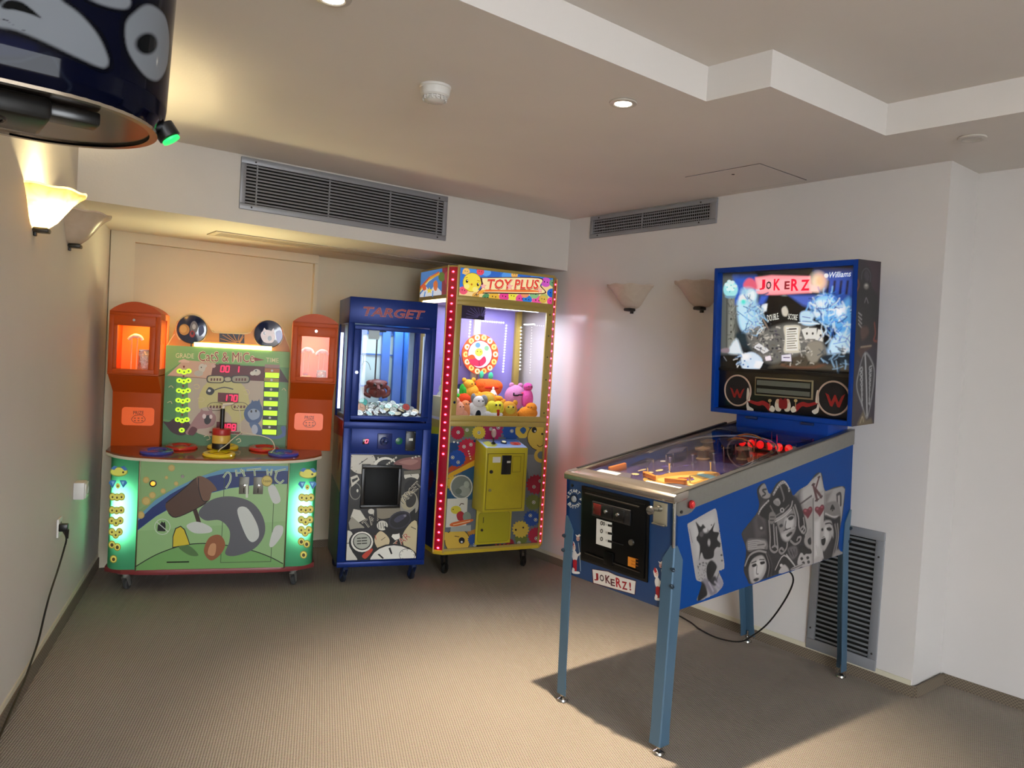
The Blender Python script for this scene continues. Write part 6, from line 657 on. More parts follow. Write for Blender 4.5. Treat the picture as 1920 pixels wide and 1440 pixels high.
    'pcard': 'P|#a09c9c|545,3783,2587,-359,188,-3797,-2630,578;P|#b9b5b3|857,3067,1457,250,370,-1362,-1389,-196||390;L|#6a6668|26|845,2885,194,-523||29;S|#0e0d10|1189,3109,301,-232,144,71,360,-307,339,262,-87,-302,362,-122,-91,-240,216,-228,-352,-131,-87,-302,-502,28,-210,289,-134,-288,24,557,-206,284,106,230||39;E|#8a8686|1794,2673,180,-29,4,-88||61;E|#5a5658|1552,2587,119,-19,4,-100||60;S|#c4c0be|1642,2760,196,19,56,-122,-148,-27||50;E|#a39fa0|2014,2197,81,-14,6,-127||61;E|#141316|2632,1964,93,-16,3,-58||32;E|#141316|2805,1581,63,-11,2,-39||32;E|#141316|1502,1472,49,-9,1,-32||30;E|#141316|1698,1498,40,-7,1,-25||30;E|#141316|1408,1395,39,-7,1,-25||30;E|#141316|2657,2535,52,-8,2,-32||31;E|#141316|2135,2839,40,-6,1,-25||31;E|#141316|2847,1361,52,-10,2,-33||32;E|#141316|1341,2497,78,-13,2,-50||30;E|#1a191c|1637,1263,12,-2,0,-8||20;E|#1a191c|1868,1462,18,-3,1,-11||20;E|#1a191c|1889,1409,19,-4,1,-12||20;E|#1a191c|1719,1467,16,-3,0,-10||20;E|#1a191c|1783,1183,22,-4,1,-14||20;E|#1a191c|1452,1387,12,-2,0,-7||20;E|#1a191c|1679,891,19,-4,1,-12||20;E|#1a191c|1823,1220,22,-4,1,-14||20;E|#1a191c|1420,1358,20,-4,1,-13||20;E|#1a191c|1795,1200,11,-2,0,-7||20;E|#1a191c|1516,1394,14,-3,0,-9||20;E|#1a191c|1839,1339,24,-5,1,-15||20;E|#1a191c|1877,1428,16,-3,0,-10||20;E|#1a191c|1644,1492,17,-3,0,-11||20;E|#1a191c|1895,1387,20,-4,1,-12||20;E|#1a191c|1440,1166,24,-5,1,-15||20;E|#1a191c|1472,1534,11,-2,0,-7||20;E|#1a191c|1672,1491,11,-2,0,-7||20;E|#1a191c|1673,894,17,-3,0,-11||20;E|#1a191c|1606,1094,11,-2,0,-7||20;E|#1a191c|1701,1383,20,-4,1,-13||20;E|#1a191c|1924,1420,19,-4,1,-12||20;E|#1a191c|1716,1396,14,-3,0,-9||20;E|#1a191c|1975,782,12,-2,0,-8||21;E|#1a191c|1799,849,14,-3,0,-9||20;E|#1a191c|1716,1466,16,-3,0,-10||20;E|#1a191c|1769,1094,22,-4,1,-14||20;E|#1a191c|1413,1323,23,-4,1,-15||20;E|#1a191c|1711,1197,16,-3,0,-10||20;E|#1a191c|1957,1068,10,-2,0,-7||21;E|#1a191c|1837,1254,17,-3,0,-11||20;E|#1a191c|1491,1244,15,-3,0,-10||20;E|#1a191c|1422,1136,11,-2,0,-7||20;E|#1a191c|1819,1458,23,-4,1,-14||20;E|#1a191c|1847,1140,21,-4,1,-14||20;E|#1a191c|1520,1045,17,-3,0,-11||20;E|#1a191c|1516,897,16,-3,0,-10||20;E|#1a191c|1597,949,16,-3,0,-10||20;E|#1a191c|1753,1374,23,-4,1,-15||20;E|#1a191c|1506,1500,25,-5,1,-16||20;E|#1a191c|1481,915,25,-5,1,-16||20;E|#1a191c|1712,1487,11,-2,0,-7||20;E|#1a191c|1486,1282,20,-4,1,-12||20;E|#1a191c|1938,1218,12,-2,0,-8||20;E|#1a191c|1689,1409,11,-2,0,-7||20;E|#1a191c|1702,1037,11,-2,0,-7||20;E|#1a191c|1640,1044,22,-4,1,-14||20;E|#1a191c|1604,930,13,-3,0,-8||20;E|#1a191c|1800,968,24,-5,1,-15||20;E|#1a191c|1648,1442,11,-2,0,-7||20;E|#1a191c|1670,1389,20,-4,1,-13||20;E|#1a191c|1424,1036,13,-3,0,-9||20;E|#1a191c|1365,1444,17,-3,0,-11||20;E|#1a191c|1695,1242,13,-2,0,-8||20;E|#1a191c|1665,879,18,-4,1,-12||20;E|#1a191c|1913,1439,26,-5,1,-16||20;E|#1a191c|1897,1099,18,-4,1,-12||20;E|#1a191c|1697,897,11,-2,0,-7||20;E|#1a191c|1749,1130,15,-3,0,-9||20;E|#1a191c|1804,1001,12,-2,0,-7||20;S|#0b0b0d|1923,1329,273,171,339,-286,-112,-235,-289,-325,-194,292||61;S|#77717c|1632,756,242,109,470,-382,269,-281,-353,-86,-266,312||102;S|#8d8792|2334,709,303,68,325,-292,-8,-257,-347,104||84;S|#121214|1582,766,252,-115,168,-416,-293,-127,-294,-12||81;S|#2a282e|2080,728,349,122,167,-290,-200,-88||83;L|#a8a2ac|58|2440,624,266,-216||84;L|#a8a2ac|57|2083,664,270,-375||83;L|#3a363c|48|2683,896,-143,-228||53',
    'bside': 'P|#231a2c|-575,7226,2932,192,737,-7887,-3056,236;P|#3a2434|757,7094,1153,14,52,-1862,-708,94||684;P|#141216|-59,5576,1868,62,72,-2100,-1770,9||552;S|#15161c|170,6130,64,550,545,167,423,-282,-13,-501,625,-482,23,-906,-444,-909,-930,223,-444,658,32,931||155;L|#5a5a68|44|322,6301,51,304,356,168,359,-214,-5,-333||55;S|#3c3a48|530,6476,205,231,283,-262,-184,-230||134;E|#8a8682|761,6018,203,8,11,-121||90;E|#c8c2ba|757,6057,113,5,4,-44||56;L|#8a8690|54|685,5324,119,197,178,-217||45;L|#a8a4a8|63|188,4870,276,-105||44;L|#a8a4a8|63|201,4716,278,-128||44;L|#a8a4a8|63|214,4563,280,-152||44;L|#a8a4a8|63|227,4408,282,-174||44;L|#8a5038|79|-72,5739,196,280,-95,214||109;L|#9a4a3a|85|1623,4446,123,-452,-115,-284,263,-58||94;S|#5a4038|444,4211,560,60,138,-279,-543,-280||157;S|#4a3028|245,3270,378,163,794,62,11,-124,-668,-219,-151,-221,-238,171||89;L|#9c8c78|74|512,3406,909,50||45;S|#8c8c90|891,3207,837,-581,120,-690,-202,-1025,-349,-668,-576,717,-452,696,65,556||68;S|#2a282c|878,3095,761,-524,103,-632,-195,-966,-248,-615,-492,654,-437,640,65,556||57;L|#b0b0b2|65|483,2431,194,107,57,-148,-179,-17||45;L|#b0b0b2|67|1557,2573,-216,-51,34,-126,157,64||47;L|#b0b0b2|65|535,2217,160,107,58,-148,-157,-17||45;L|#b0b0b2|67|1541,2357,-181,-52,34,-126,122,65||47;L|#b0b0b2|65|587,2002,126,108,58,-148,-134,-18||45;L|#b0b0b2|68|1525,2141,-146,-52,34,-127,87,66||47;L|#b0b0b2|66|639,1787,92,109,58,-149,-111,-18||45;L|#b0b0b2|68|1510,1925,-112,-53,34,-127,53,66||47;L|#b0b0b2|66|691,1571,59,110,58,-149,-89,-19||45;L|#b0b0b2|68|1494,1708,-77,-54,35,-127,17,68||47;L|#b0b0b2|66|744,1354,24,112,58,-149,-66,-20||46;L|#b0b0b2|68|1478,1492,-42,-56,35,-127,-18,70||47;L|#b0b0b2|67|796,1137,-9,114,58,-150,-44,-21||46;L|#b0b0b2|68|1462,1275,-7,-57,35,-127,-53,71||47;L|#b0b0b2|67|849,920,-44,115,58,-150,-21,-22||46;L|#b0b0b2|68|1446,1059,29,-59,34,-128,-88,74||47;L|#b9b9bc|112|912,3094,201,-1133,204,-1547||46;P|#6a5c44|458,74,516,589,270,-473,458,84,204,-303,-1193,-256||136;L|#b8a888|48|736,111,170,272,112,-235||46',
    'head': 'S|#04060e|-749,18375,666,196,345,-115,298,-204,155,-292,-10,-142,-171,-74,-329,43,-455,98,-427,61,-60,16||74;S|#9aa0a8|-754,18151,113,177,-50,67,583,167,155,-49,217,-101,236,-197,150,-248,-11,-118,-107,-45,-330,41,-391,87,-310,48,-250,-7||49;S|#06090c|-663,18265,81,82,132,16,125,-59,108,-79,-131,15,-159,-1,-143,-26||22;L|#20242a|7|-681,18064,71,15,73,-40||6;L|#20242a|6|-451,18016,86,-23||6;S|#9aa0a8|308,18710,289,146,300,70,50,-71,-60,-96,-203,-71,-231,-26||51;L|#05070f|31|297,18632,158,-14,279,46,209,81||32;S|#05070f|825,18555,170,290,368,230,427,61,657,-130,0,-474,-523,-452,-418,-196,-313,32,-294,205||96;S|#9aa0a8|888,18535,150,251,207,195,262,62,298,-34,235,-242,-4,-376,-299,-343,-294,-97,-255,59,-237,193||51;E|#10151a|1328,18436,246,100,10,-157||55;S|#6f757d|2117,19002,327,201,-10,-303,3,-285,6,-8||353;S|#4a4858|1987,18067,457,380,-8,63,6,-431,-348,-183||157;L|#2c3548|21|-665,17537,239,68,243,155,101,15,162,-231,110,-116,-101,-146|0.7|37;S|#0a1440|-733,17838,298,34,187,-30,-59,-132,-419,-107|0.7|73;P|#23262c|1113,19307,1318,651,-3,-627,17,185,-853,-337||95',
    'pplay': 'P|#4a3f5c|300,2000,5000,0,0,9500,-5000,0;S|#b98a3c|2000,2400,1000,-400,1200,600,400,1200,-800,1200,-1000,-400,-600,-1000;S|#d8b25a|2500,2700,900,-200,600,800,-400,900,-700,-400;E|#a85a2c|3208,3391,188,0,0,165;E|#5a4a8a|888,2500,177,0,0,127;E|#a85a2c|1444,7850,136,0,0,179;E|#8a3a34|3412,3545,149,0,0,236;E|#5a4a8a|2316,2515,169,0,0,109;E|#5a4a8a|788,8329,175,0,0,128;E|#5a4a8a|3763,9079,160,0,0,246;E|#8a3a34|3804,6785,195,0,0,104;E|#d8c088|1029,3433,90,0,0,254;E|#8a3a34|4027,8900,119,0,0,230;E|#5a4a8a|2144,6847,142,0,0,243;E|#c8c0b0|4629,2618,99,0,0,189;E|#c8c0b0|1318,8941,195,0,0,243;E|#5a4a8a|1058,7382,149,0,0,258;E|#d8c088|1854,2882,180,0,0,258;E|#c9a24a|2114,2906,186,0,0,84;E|#8a3a34|3983,9033,66,0,0,191;E|#c9a24a|2262,6856,137,0,0,246;E|#d8c088|2824,9989,103,0,0,94;E|#5a4a8a|2957,9612,196,0,0,132;E|#d8c088|1287,2723,181,0,0,136;E|#a85a2c|4545,5271,124,0,0,174;E|#c8c0b0|4414,7575,74,0,0,255;E|#5a4a8a|1794,7221,160,0,0,249;E|#8a3a34|4902,6361,137,0,0,82;E|#8a3a34|4945,4793,113,0,0,186;E|#a85a2c|864,7168,125,0,0,202;E|#d8c088|3279,4520,129,0,0,186;E|#c8c0b0|694,5206,148,0,0,134;E|#5a4a8a|2008,5166,104,0,0,146;E|#5a4a8a|1762,8383,75,0,0,226;E|#5a4a8a|3608,3399,130,0,0,198;E|#d8c088|1650,3824,121,0,0,206;E|#c9a24a|3243,9614,154,0,0,120;E|#a85a2c|952,8040,91,0,0,182;E|#d8c088|1590,3319,134,0,0,114;E|#5a4a8a|1408,4517,173,0,0,196;E|#5a4a8a|2119,3386,101,0,0,223;E|#d8c088|2645,7220,101,0,0,182;E|#c9a24a|4651,3586,61,0,0,250;P|#d9c48a|3600,2200,300,0,-50,200,-300,0;P|#d9c48a|3800,2450,300,0,-50,200,-300,0;P|#d9c48a|4000,2700,300,0,-50,200,-300,0;P|#d9c48a|4200,2950,300,0,-50,200,-300,0;P|#d9c48a|4400,3200,300,0,-50,200,-300,0;S|#7ab0c0|3300,4200,800,-200,200,300,-700,200;S|#3a2030|1000,7000,2000,-400,1600,1000,-600,1900,-2400,-300;S|#a03a2c|3000,8500,1200,-500,400,1500,-1200,500',
}.items()}

# ------------------------------------------------------------------ shared materials
paint_l = wall_paint('wall_paint_warm', '#d4cfc8')
paint_r = wall_paint('wall_paint', '#d9d5d2', 0.20, 0.5, 0.004)
paint_c = wall_paint('ceiling_paint', '#e6e2de', 0.7)
steel = mat('brushed_steel', '#8e8c86', 0.32, 0.95, noise=0.08, nscale=60)
chrome = mat('chrome', '#d8d8d8', 0.12, 1.0)
alu = mat('grey_aluminium', '#8f9196', 0.45, 0.35)
black = mat('black_plastic', '#0b0b0c', 0.35)
dark = mat('dark_void', '#050505', 0.9)
white_p = mat('white_plastic', '#d9d8d4', 0.35)
rubber = mat('grey_rubber', '#3a3a3a', 0.7)
screw_m = mat('screw_metal', '#3d3a38', 0.5, 0.6)
prn = printmat('printed_film', 0.38)
prn_gloss = printmat('printed_gloss', 0.2, coat=0.3)

# ------------------------------------------------------------------ room shell
CEIL, TRAY, BEAM = 2.37, 2.495, 2.02
struct('floor', MB().box(-9, 9, -12, 5.7, -0.1, 0.0), carpet(), smooth=False)  # slab extended out of view past the open back, blocks light from below
LW = lambda y: 0.33 + (y - 3.14) * 0.341            # left wall face
RW = lambda y: 3.575 + (y - 1.475) * 0.0128         # right wall face
BW = lambda x: 5.13 - (x - 1.07) * 0.106            # back wall face
BF = lambda x: 4.05 - (x - 1.393) * 0.052           # beam front
struct('wall_left', MB().prism([(LW(-3.2), -3.2), (LW(5.6), 5.6), (LW(5.6) - 0.15, 5.6), (LW(-3.2) - 0.15, -3.2)], 0, 2.6, 'z'), paint_l, smooth=False)
struct('wall_right', MB().prism([(RW(1.475), 1.475), (RW(5.6), 5.6), (4.5, 5.6), (4.5, -3.2), (3.93, -3.2), (3.87, 1.475)], 0, 2.6, 'z'), paint_r, smooth=False)
struct('wall_back', MB().prism([(0.85, BW(0.85)), (3.8, BW(3.8)), (3.8, BW(3.8) + 0.15), (0.85, BW(0.85) + 0.15)], 0, 2.6, 'z'), wall_paint('wall_paint_back', '#cfc6ae'), smooth=False)
struct('wall_light_block', MB().box(0.9, 4.5, -3.35, -3.2, 0, 2.6), paint_r, smooth=False)  # unseen wall piece, added to block light from behind on the right
struct('ceiling', MB().prism([(-3.2, 5.7), (4.6, 5.7), (4.6, -3.2), (3.30, -3.2), (3.06, 1.52), (2.30, 1.55), (2.28, 1.80), (-0.4, 1.80), (-0.4, -3.2), (-3.2, -3.2)], CEIL, TRAY, 'z')
       .box(-3.2, 4.6, -3.2, 5.7, TRAY, TRAY + 0.1), paint_c, smooth=False)
struct('trim_1', MB().prism([(0.55, BF(0.55)), (3.75, BF(3.75)), (3.75, BW(3.75) + 0.02), (0.55, BW(0.55) + 0.02)], BEAM, CEIL, 'z'), paint_l, smooth=False)

def on_back(x, d, z): return (x, BW(x) - d, z)
# framed panel on the back wall below the beam
fm = MB()
for x0, x1, z0, z1, d in ((1.0, 1.13, 0, 2.02, 0.05), (1.13, 2.25, 1.965, 2.02, 0.05), (2.235, 2.26, 0, 2.02, 0.03)):
    fm.prism([(x0, BW(x0) - d), (x1, BW(x1) - d), (x1, BW(x1) + 0.01), (x0, BW(x0) + 0.01)], z0, z1, 'z')
struct('trim_2', fm, wall_paint('wall_paint_frame', '#d6cdb4'), smooth=False)

sk = mosaic_strip()
def strip(name, pts, h, th=0.012):
    m = MB()
    for (ax, ay), (bx, by) in zip(pts[:-1], pts[1:]):
        d = Vector((bx - ax, by - ay)); n = Vector((-d.y, d.x)).normalized() * th
        m.prism([(ax, ay), (bx, by), (bx + n.x, by + n.y), (ax + n.x, ay + n.y)], 0, h, 'z')
    return struct(name, m, sk, smooth=False)
strip('baseboard_left', [(LW(5.2), 5.2), (LW(-3.0), -3.0)], 0.065)
strip('baseboard_right', [(3.932, -3.0), (3.872, 1.463), (RW(1.475) - 0.0, 1.463), (RW(1.475), 1.463), (RW(5.0), 5.0)], 0.048)
strip('baseboard_back', [(3.62, BW(3.62)), (0.98, BW(0.98))], 0.05)
# pale paint bead where the wall meets the skirting
bead = MB()
for (ax, ay), (bx, by), h in (((LW(-3), -3), (LW(5.1), 5.1), 0.065), ((RW(1.48), 1.48), (RW(4.9), 4.9), 0.048)):
    d = Vector((bx - ax, by - ay)); n = Vector((d.y, -d.x)).normalized() * 0.006
    if ax > 3: n = -n
    bead.prism([(ax, ay), (bx, by), (bx + n.x, by + n.y), (ax + n.x, ay + n.y)], h, h + 0.022, 'z')
struct('trim_3', bead, mat('bead_paint', '#d2ccb6', 0.6), smooth=False)

# ------------------------------------------------------------------ vents
def vent(name, label, loc, rz, w, h, bl, br, bt, bb, nslat, slat_h, divs, tilt=0.0, fins=0, slat_mat=None, screws=(), rx=0.0, frame_d=0.012, group=None):
    """front faces local -y, x runs 0..w, z 0..h"""
    r = root(name, label, 'vent', loc, rz)
    if rx: r.rotation_euler = (rx, 0, rz)
    part('frame', MB().frame(0, w, 0, h, bl, w - br, bb, h - bt, -frame_d, 0.002, 0.003), alu, r)
    part('backing', MB().box(bl - 0.004, w - br + 0.004, -0.0005, 0.0015, bb - 0.004, h - bt + 0.004), dark, r, smooth=False)
    sm = slat_mat or alu
    ih = h - bt - bb
    me = MB(Matrix.Rotation(tilt, 4, 'X')).box(0, w - bl - br, -0.003, 0.003, -slat_h / 2, slat_h / 2, 0.0012, 1).mesh('slat', sm)
    for i in range(nslat):
        link('slat', me, r, (bl, -0.0055, bb + ih * (i + 0.5) / nslat))
    dm = MB().box(-0.003, 0.003, -0.011, -0.002, bb, h - bt).mesh('divider', alu)
    for d in divs: link('divider', dm, r, (w * d, 0, 0))
    if fins:
        f = MB()
        for i in range(fins):
            x = bl + (w - bl - br) * (i + 0.5) / fins
            f.box(x - 0.0014, x + 0.0014, -0.0035, -0.0006, bb, h - bt)
        part('fins', f, alu, r, smooth=False, kind='stuff')
    scm = MB().cyl((0, 0, 0), (0, -0.003, 0), 0.005, 0.004, 10).mesh('screw', screw_m)
    for sx, sz in screws: link('screw', scm, r, (sx * w, -frame_d, sz * h))
    return r
bz = math.atan2(BF(2.63) - BF(1.386), 2.63 - 1.386)
vent('air_grille', 'long grey return air grille high on the soffit over the machines', (1.386, BF(1.386), 2.092), bz, 1.242, 0.268, 0.028, 0.028, 0.032, 0.03,
     12, 0.0082, (0.068, 0.39, 0.69, 0.945), R_(25), screws=((0.06, 0.93), (0.95, 0.93), (0.05, 0.05), (0.95, 0.05)))
rz_r = math.atan2(-1, 0) - 0.0128
vent('air_grille', 'short grey supply air grille high on the right wall near the corner', (RW(3.724) - 0.001, 3.724, 2.222), rz_r, 1.02, 0.143, 0.03, 0.045, 0.026, 0.026,
     5, 0.006, (0.455,), R_(10), fins=62, screws=((0.08, 0.9), (0.89, 0.9), (0.075, 0.1), (0.885, 0.1)))
g3 = vent('wall_louver', 'tall grey louvred grille low on the wall behind the pinball machine', (RW(1.985) - 0.001, 1.985, 0.055), rz_r, 0.348, 0.645, 0.04, 0.04, 0.042, 0.05,
     24, 0.0105, (), R_(30), slat_mat=mat('louver_grey', '#84898c', 0.5, 0.3), screws=((0.05, 0.16), (0.94, 0.12), (0.94, 0.82), (0.05, 0.8)))
# slot diffuser in the underside of the beam
r = root('slot_diffuser', 'long narrow slot diffuser in the underside of the soffit', 'vent', (1.41, 4.47, BEAM), R_(-3.0))
df = MB()
for a in ((0, 2.15, 0, 0.03), (0, 2.15, 0.17, 0.20), (0, 0.035, 0.03, 0.17), (2.115, 2.15, 0.03, 0.17)):
    df.box(a[0], a[1], a[2], a[3], -0.006, 0.0, 0.001)
part('frame', df, mat('diffuser_paint', '#b9ab98', 0.6), r)
part('backing', MB().box(0.03, 2.12, 0.025, 0.175, -0.002, -0.0005), dark, r, smooth=False)
sm = MB().box(0.03, 2.12, -0.009, 0.009, -0.006, -0.002).mesh('slat', mat('diffuser_paint'), False)
for i in range(4): link('slat', sm, r, (0, 0.05 + i * 0.034, 0))

# ------------------------------------------------------------------ small fittings on ceiling and walls
r = root('smoke_detector', 'round white smoke detector on the ceiling', 'smoke detector', (1.52, 2.425, CEIL))
part('base', MB().lathe([(0.058, 0), (0.058, -0.008), (0.055, -0.010), (0.055, -0.012), (0.052, -0.034), (0.046, -0.040)], seg=40), white_p, r)
sd = MB().lathe([(0.040, -0.040), (0.036, -0.052), (0.026, -0.058), (0.0001, -0.059)], seg=40)
for k in range(16):
    a = 2 * PI * k / 16
    M = Matrix.Rotation(a, 4, 'Z')
    sd.box(0.039, 0.045, -0.0025, 0.0025, -0.053, -0.038, M=M)
sd.lathe([(0.043, -0.0465), (0.0455, -0.0475), (0.043, -0.0485)], seg=40, caps=False)
part('sensor_cap', sd, white_p, r)
part('chamber', MB().lathe([(0.034, -0.036), (0.034, -0.050)], seg=30), black, r)

def downlight(loc, label, lit):
    r = root('ceiling_downlight', label, 'ceiling light', loc)
    part('ring', MB().lathe([(0.030, 0.0), (0.050, 0.0), (0.052, -0.003), (0.050, -0.007), (0.036, -0.009), (0.031, -0.006)], seg=40), mat('downlight_ring', '#c9c4bc', 0.35, 0.2), r)
    if lit: part('lens', MB().lathe([(0.0001, -0.0075), (0.033, -0.0065)], seg=30), glow('downlight_glow', '#fff4dc', 14), r)
    else: part('lens', MB().lathe([(0.0001, -0.001), (0.012, -0.003), (0.031, -0.0005)], seg=30), mat('dead_lens', '#6f6f74', 0.15, 0.6), r)
downlight((2.09, 2.03, CEIL), 'lit round downlight in the ceiling between smoke detector and raised tray', True)
downlight((0.93, 2.04, CEIL), 'lit downlight at the top edge, nearer the left wall', True)
downlight((3.286, 1.287, CEIL), 'unlit grey round downlight beside the right wall corner', False)

r = root('access_hatch', 'flush ceiling access hatch with a small dark keyhole', 'hatch', (3.12, 2.13, CEIL))
part('panel', MB().box(0.004, 0.40, 0.004, 0.43, -0.003, 0.0), paint_c, r, smooth=False)
hs = MB(); hs.box(0, 0.003, 0, 0.434, -0.0022, 0); hs.box(0, 0.404, 0, 0.003, -0.0022, 0); hs.box(0.401, 0.404, 0, 0.434, -0.0022, 0)
part('seam', hs, mat('seam_grey', '#5f5a58', 0.8), r, smooth=False)
part('keyhole', MB().cyl((0.09, 0.21, 0), (0.09, 0.21, -0.004), 0.008, seg=12), dark, r)

lw_ang = math.atan2(1, 0.341)         # direction of the left wall
def sconce(loc, rz, label, lit, R=0.165, tone=('#e9dcb8', '#c9ad77')):
    """half bowl against the wall; local +y points into the room"""
    r = root('wall_sconce', label, 'wall lamp', loc, rz, None)
    H = 0.135
    prof = [(0.028, -0.004), (0.05, 0.0), (0.075, 0.022), (0.100, 0.056), (0.124, 0.090), (0.146, 0.114), (R, 0.128), (R + 0.002, 0.135), (R - 0.006, 0.134)]
    inner = [(max(0.004, q - 0.006), z + 0.004) for q, z in prof[::-1][1:]]
    mb = MB()
    mb.lathe(prof, seg=36, a0=0, a1=PI, caps=False)
    # wavy rim
    vs = []
    for p in mb.v:
        rr = math.hypot(p[0], p[1]); a = math.atan2(p[1], p[0])
        k = max(0, (p[2] - 0.09) / 0.045)
        vs.append((p[0], p[1], p[2] + 0.0035 * k * math.sin(a * 9)))
    mb.v = vs
    part('shade', mb, alabaster('alabaster_lit', '#fff0c4', '#d99a3c', 0.55) if lit else (MATS.get('alabaster') or alabaster('alabaster', '#ddd0c2', '#c4b3a0', 0.25)), r)
    part('wall_bracket', MB().box(-0.028, 0.028, 0, 0.052, -0.022, -0.004, 0.006).box(-0.012, 0.012, 0, 0.010, -0.036, -0.018, 0.003), black, r)
    if lit:
        part('bulb', MB().ball((0, 0.05, 0.05), (0.016, 0.016, 0.03)), glow('bulb_glow', '#ffe2a0', 30), r)
        lamp('sconce_lamp', 'POINT', (0, 0.055, 0.055), 58, (1.0, 0.81, 0.42), 0.02, parent=r)
    return r
def lw_pt(y, d=0.0):
    n = Vector((1, -0.341)).normalized()
    return LW(y) + n.x * d, y + n.y * d
lrz = lw_ang - PI  # local +y into the room
x, y = lw_pt(3.345); sconce((x, y, 1.783), lrz + 0.0, 'lit alabaster wall sconce with warm glow on left wall', True)
x, y = lw_pt(3.955); sconce((x, y, 1.80), lrz, 'unlit alabaster sconce behind the glowing one on left wall', False)
sconce((RW(3.305), 3.305, 1.756), PI / 2 - 0.0128, 'unlit wall sconce beside the claw machine on right wall', False)
sconce((RW(2.765), 2.765, 1.756), PI / 2 - 0.0128, 'unlit wall sconce half hidden by the pinball backbox', False)

# socket box, plug plate, cords
x, y = lw_pt(4.315)
r = root('socket_box', 'white surface mounted socket box on left wall beside green cabinet', 'socket', (x, y, 0.578), lrz)
part('box', MB().box(-0.045, 0.045, 0, 0.05, 0, 0.085, 0.006), white_p, r)
part('cover', MB().prism([(-0.04, 0.006), (0.04, 0.006), (0.04, 0.079), (-0.04, 0.079)], 0.05, 0.056, 'y', bev=0.002), white_p, r)
part('outlet', MB().lathe([(0.021, 0), (0.024, 0.001), (0.024, 0.003), (0.019, 0.003), (0.019, -0.012), (0.0001, -0.012)], Matrix.Translation((0, 0.056, 0.043)) @ Matrix.Rotation(R_(-90), 4, 'X'), 24), mat('outlet_white', '#bdbcb8', 0.4), r)
x, y = lw_pt(3.965)
r = root('socket_plate', 'white wall socket plate with a black plug pushed in', 'socket', (x, y, 0.475), lrz)
part('plate', MB().box(-0.04, 0.04, 0, 0.009, 0, 0.085, 0.003), white_p, r)
part('outlet', MB().lathe([(0.022, 0.009), (0.024, 0.010), (0.022, 0.011), (0.020, 0.006), (0.0001, 0.006)], Matrix.Translation((0, 0, 0.045)) @ Matrix.Rotation(R_(-90), 4, 'X') @ Matrix.Diagonal((1, 1, 1, 1)), 24), mat('outlet_white'), r)
pts = [(0.627, 3.934, 0.505), (0.640, 3.93, 0.47), (0.633, 3.938, 0.418), (0.596, 3.838, 0.352), (0.554, 3.716, 0.297), (0.522, 3.621, 0.239), (0.49, 3.526, 0.164), (0.452, 3.416, 0.118), (0.419, 3.32, 0.085), (0.371, 3.18, 0.06), (0.318, 3.023, 0.03), (0.26, 2.85, 0.008), (0.15, 2.5, 0.006)]
r = root('power_cord', 'black power cord hanging along the left wall from its plug', 'cord', (0.627, 3.934, 0.52))
part('cord', MB(Matrix.Translation((-0.627, -3.934, -0.52))).tube(pts, 0.0042, 8, 5), black, r)
M = Matrix.Rotation(lrz, 4, 'Z')
part('plug', MB(M).box(-0.016, 0.016, -0.018, 0.020, -0.016, 0.018, 0.005).cyl((0, 0.012, -0.01), (0, 0.016, -0.05), 0.012, 0.006, 12), black, r)

# ------------------------------------------------------------------ castors shared by the cabinets
def caster(parent, x, y, top, fork_m, wheel_m, rz=0.3, r=0.03):
    M = Matrix.Translation((x, y, 0)) @ Matrix.Rotation(rz, 4, 'Z')
    f = MB(M)
    f.box(-0.03, 0.03, -0.03, 0.03, top - 0.006, top, 0.002)
    f.cyl((0, 0, top - 0.006), (0, 0, top - 0.022), 0.018, seg=14)
    for s in (-1, 1):
        f.prism([(-0.018, top - 0.02), (0.018, top - 0.02), (0.030, r - 0.008), (0.012, r - 0.01)], s * 0.016 - 0.0015, s * 0.016 + 0.0015, 'y')
    f.box(-0.018, 0.018, -0.017, 0.017, top - 0.026, top - 0.02)
    c = part('caster', f, fork_m, parent)
    w = MB(M)
    w.lathe([(0.004, -0.011), (r - 0.005, -0.011), (r, -0.007), (r, 0.007), (r - 0.005, 0.011), (0.004, 0.011)], Matrix.Translation((0.02, 0, r)) @ Matrix.Rotation(PI / 2, 4, 'X'), 20)
    part('wheel', w, wheel_m, c)
    return c

def rrect(x0, x1, z0, z1, r, n=4):
    out = []
    for cx, cz, a0 in ((x1 - r, z1 - r, 0), (x0 + r, z1 - r, PI / 2), (x0 + r, z0 + r, PI), (x1 - r, z0 + r, 1.5 * PI)):
        for k in range(n + 1):
            a = a0 + PI / 2 * k / n
            out.append((cx + r * math.cos(a), cz + r * math.sin(a)))
    return out

def lock(parent, x, y, z, r=0.008, m=None):
    part('lock', MB().cyl((x, y, z), (x, y - 0.006, z), r, r * 0.9, 14), m or chrome, parent)

XB = (1, 0, 0); ZB = (0, 0, 1)
def T_(m, *p): return m.matrix_basis @ Vector(p)
def world(rt, p):
    M = Matrix.Translation(rt.location) @ rt.rotation_euler.to_matrix().to_4x4()
    return M @ Vector(p)

# ------------------------------------------------------------------ whack-the-mouse cabinet (green)
CM = root('mallet_game', 'green and orange mallet arcade game with two prize towers', 'arcade machine', (0.906, 4.57, 0), R_(-22.34))
orange = mat('orange_paint', '#b5480f', 0.45, spec=0.25, noise=0.05, nscale=8)
orange_l = mat('orange_label', '#e8631a', 0.35, emit='#e8561a', es=0.25)
wine = mat('wine_trim', '#7d2f31', 0.4)
green_p = mat('green_panel', '#7fae6c', 0.35)
pil_glow = lit_plastic('pilaster_glow', '#6fd8a0', 0.7)
counter_m = mat('counter_laminate', '#7a3512', 0.12, noise=0.15, nscale=12, coat=0.5)
cream = mat('cream_edge', '#d8cdb8', 0.3)
dgrey = mat('dark_grey_board', '#2a2926', 0.6)
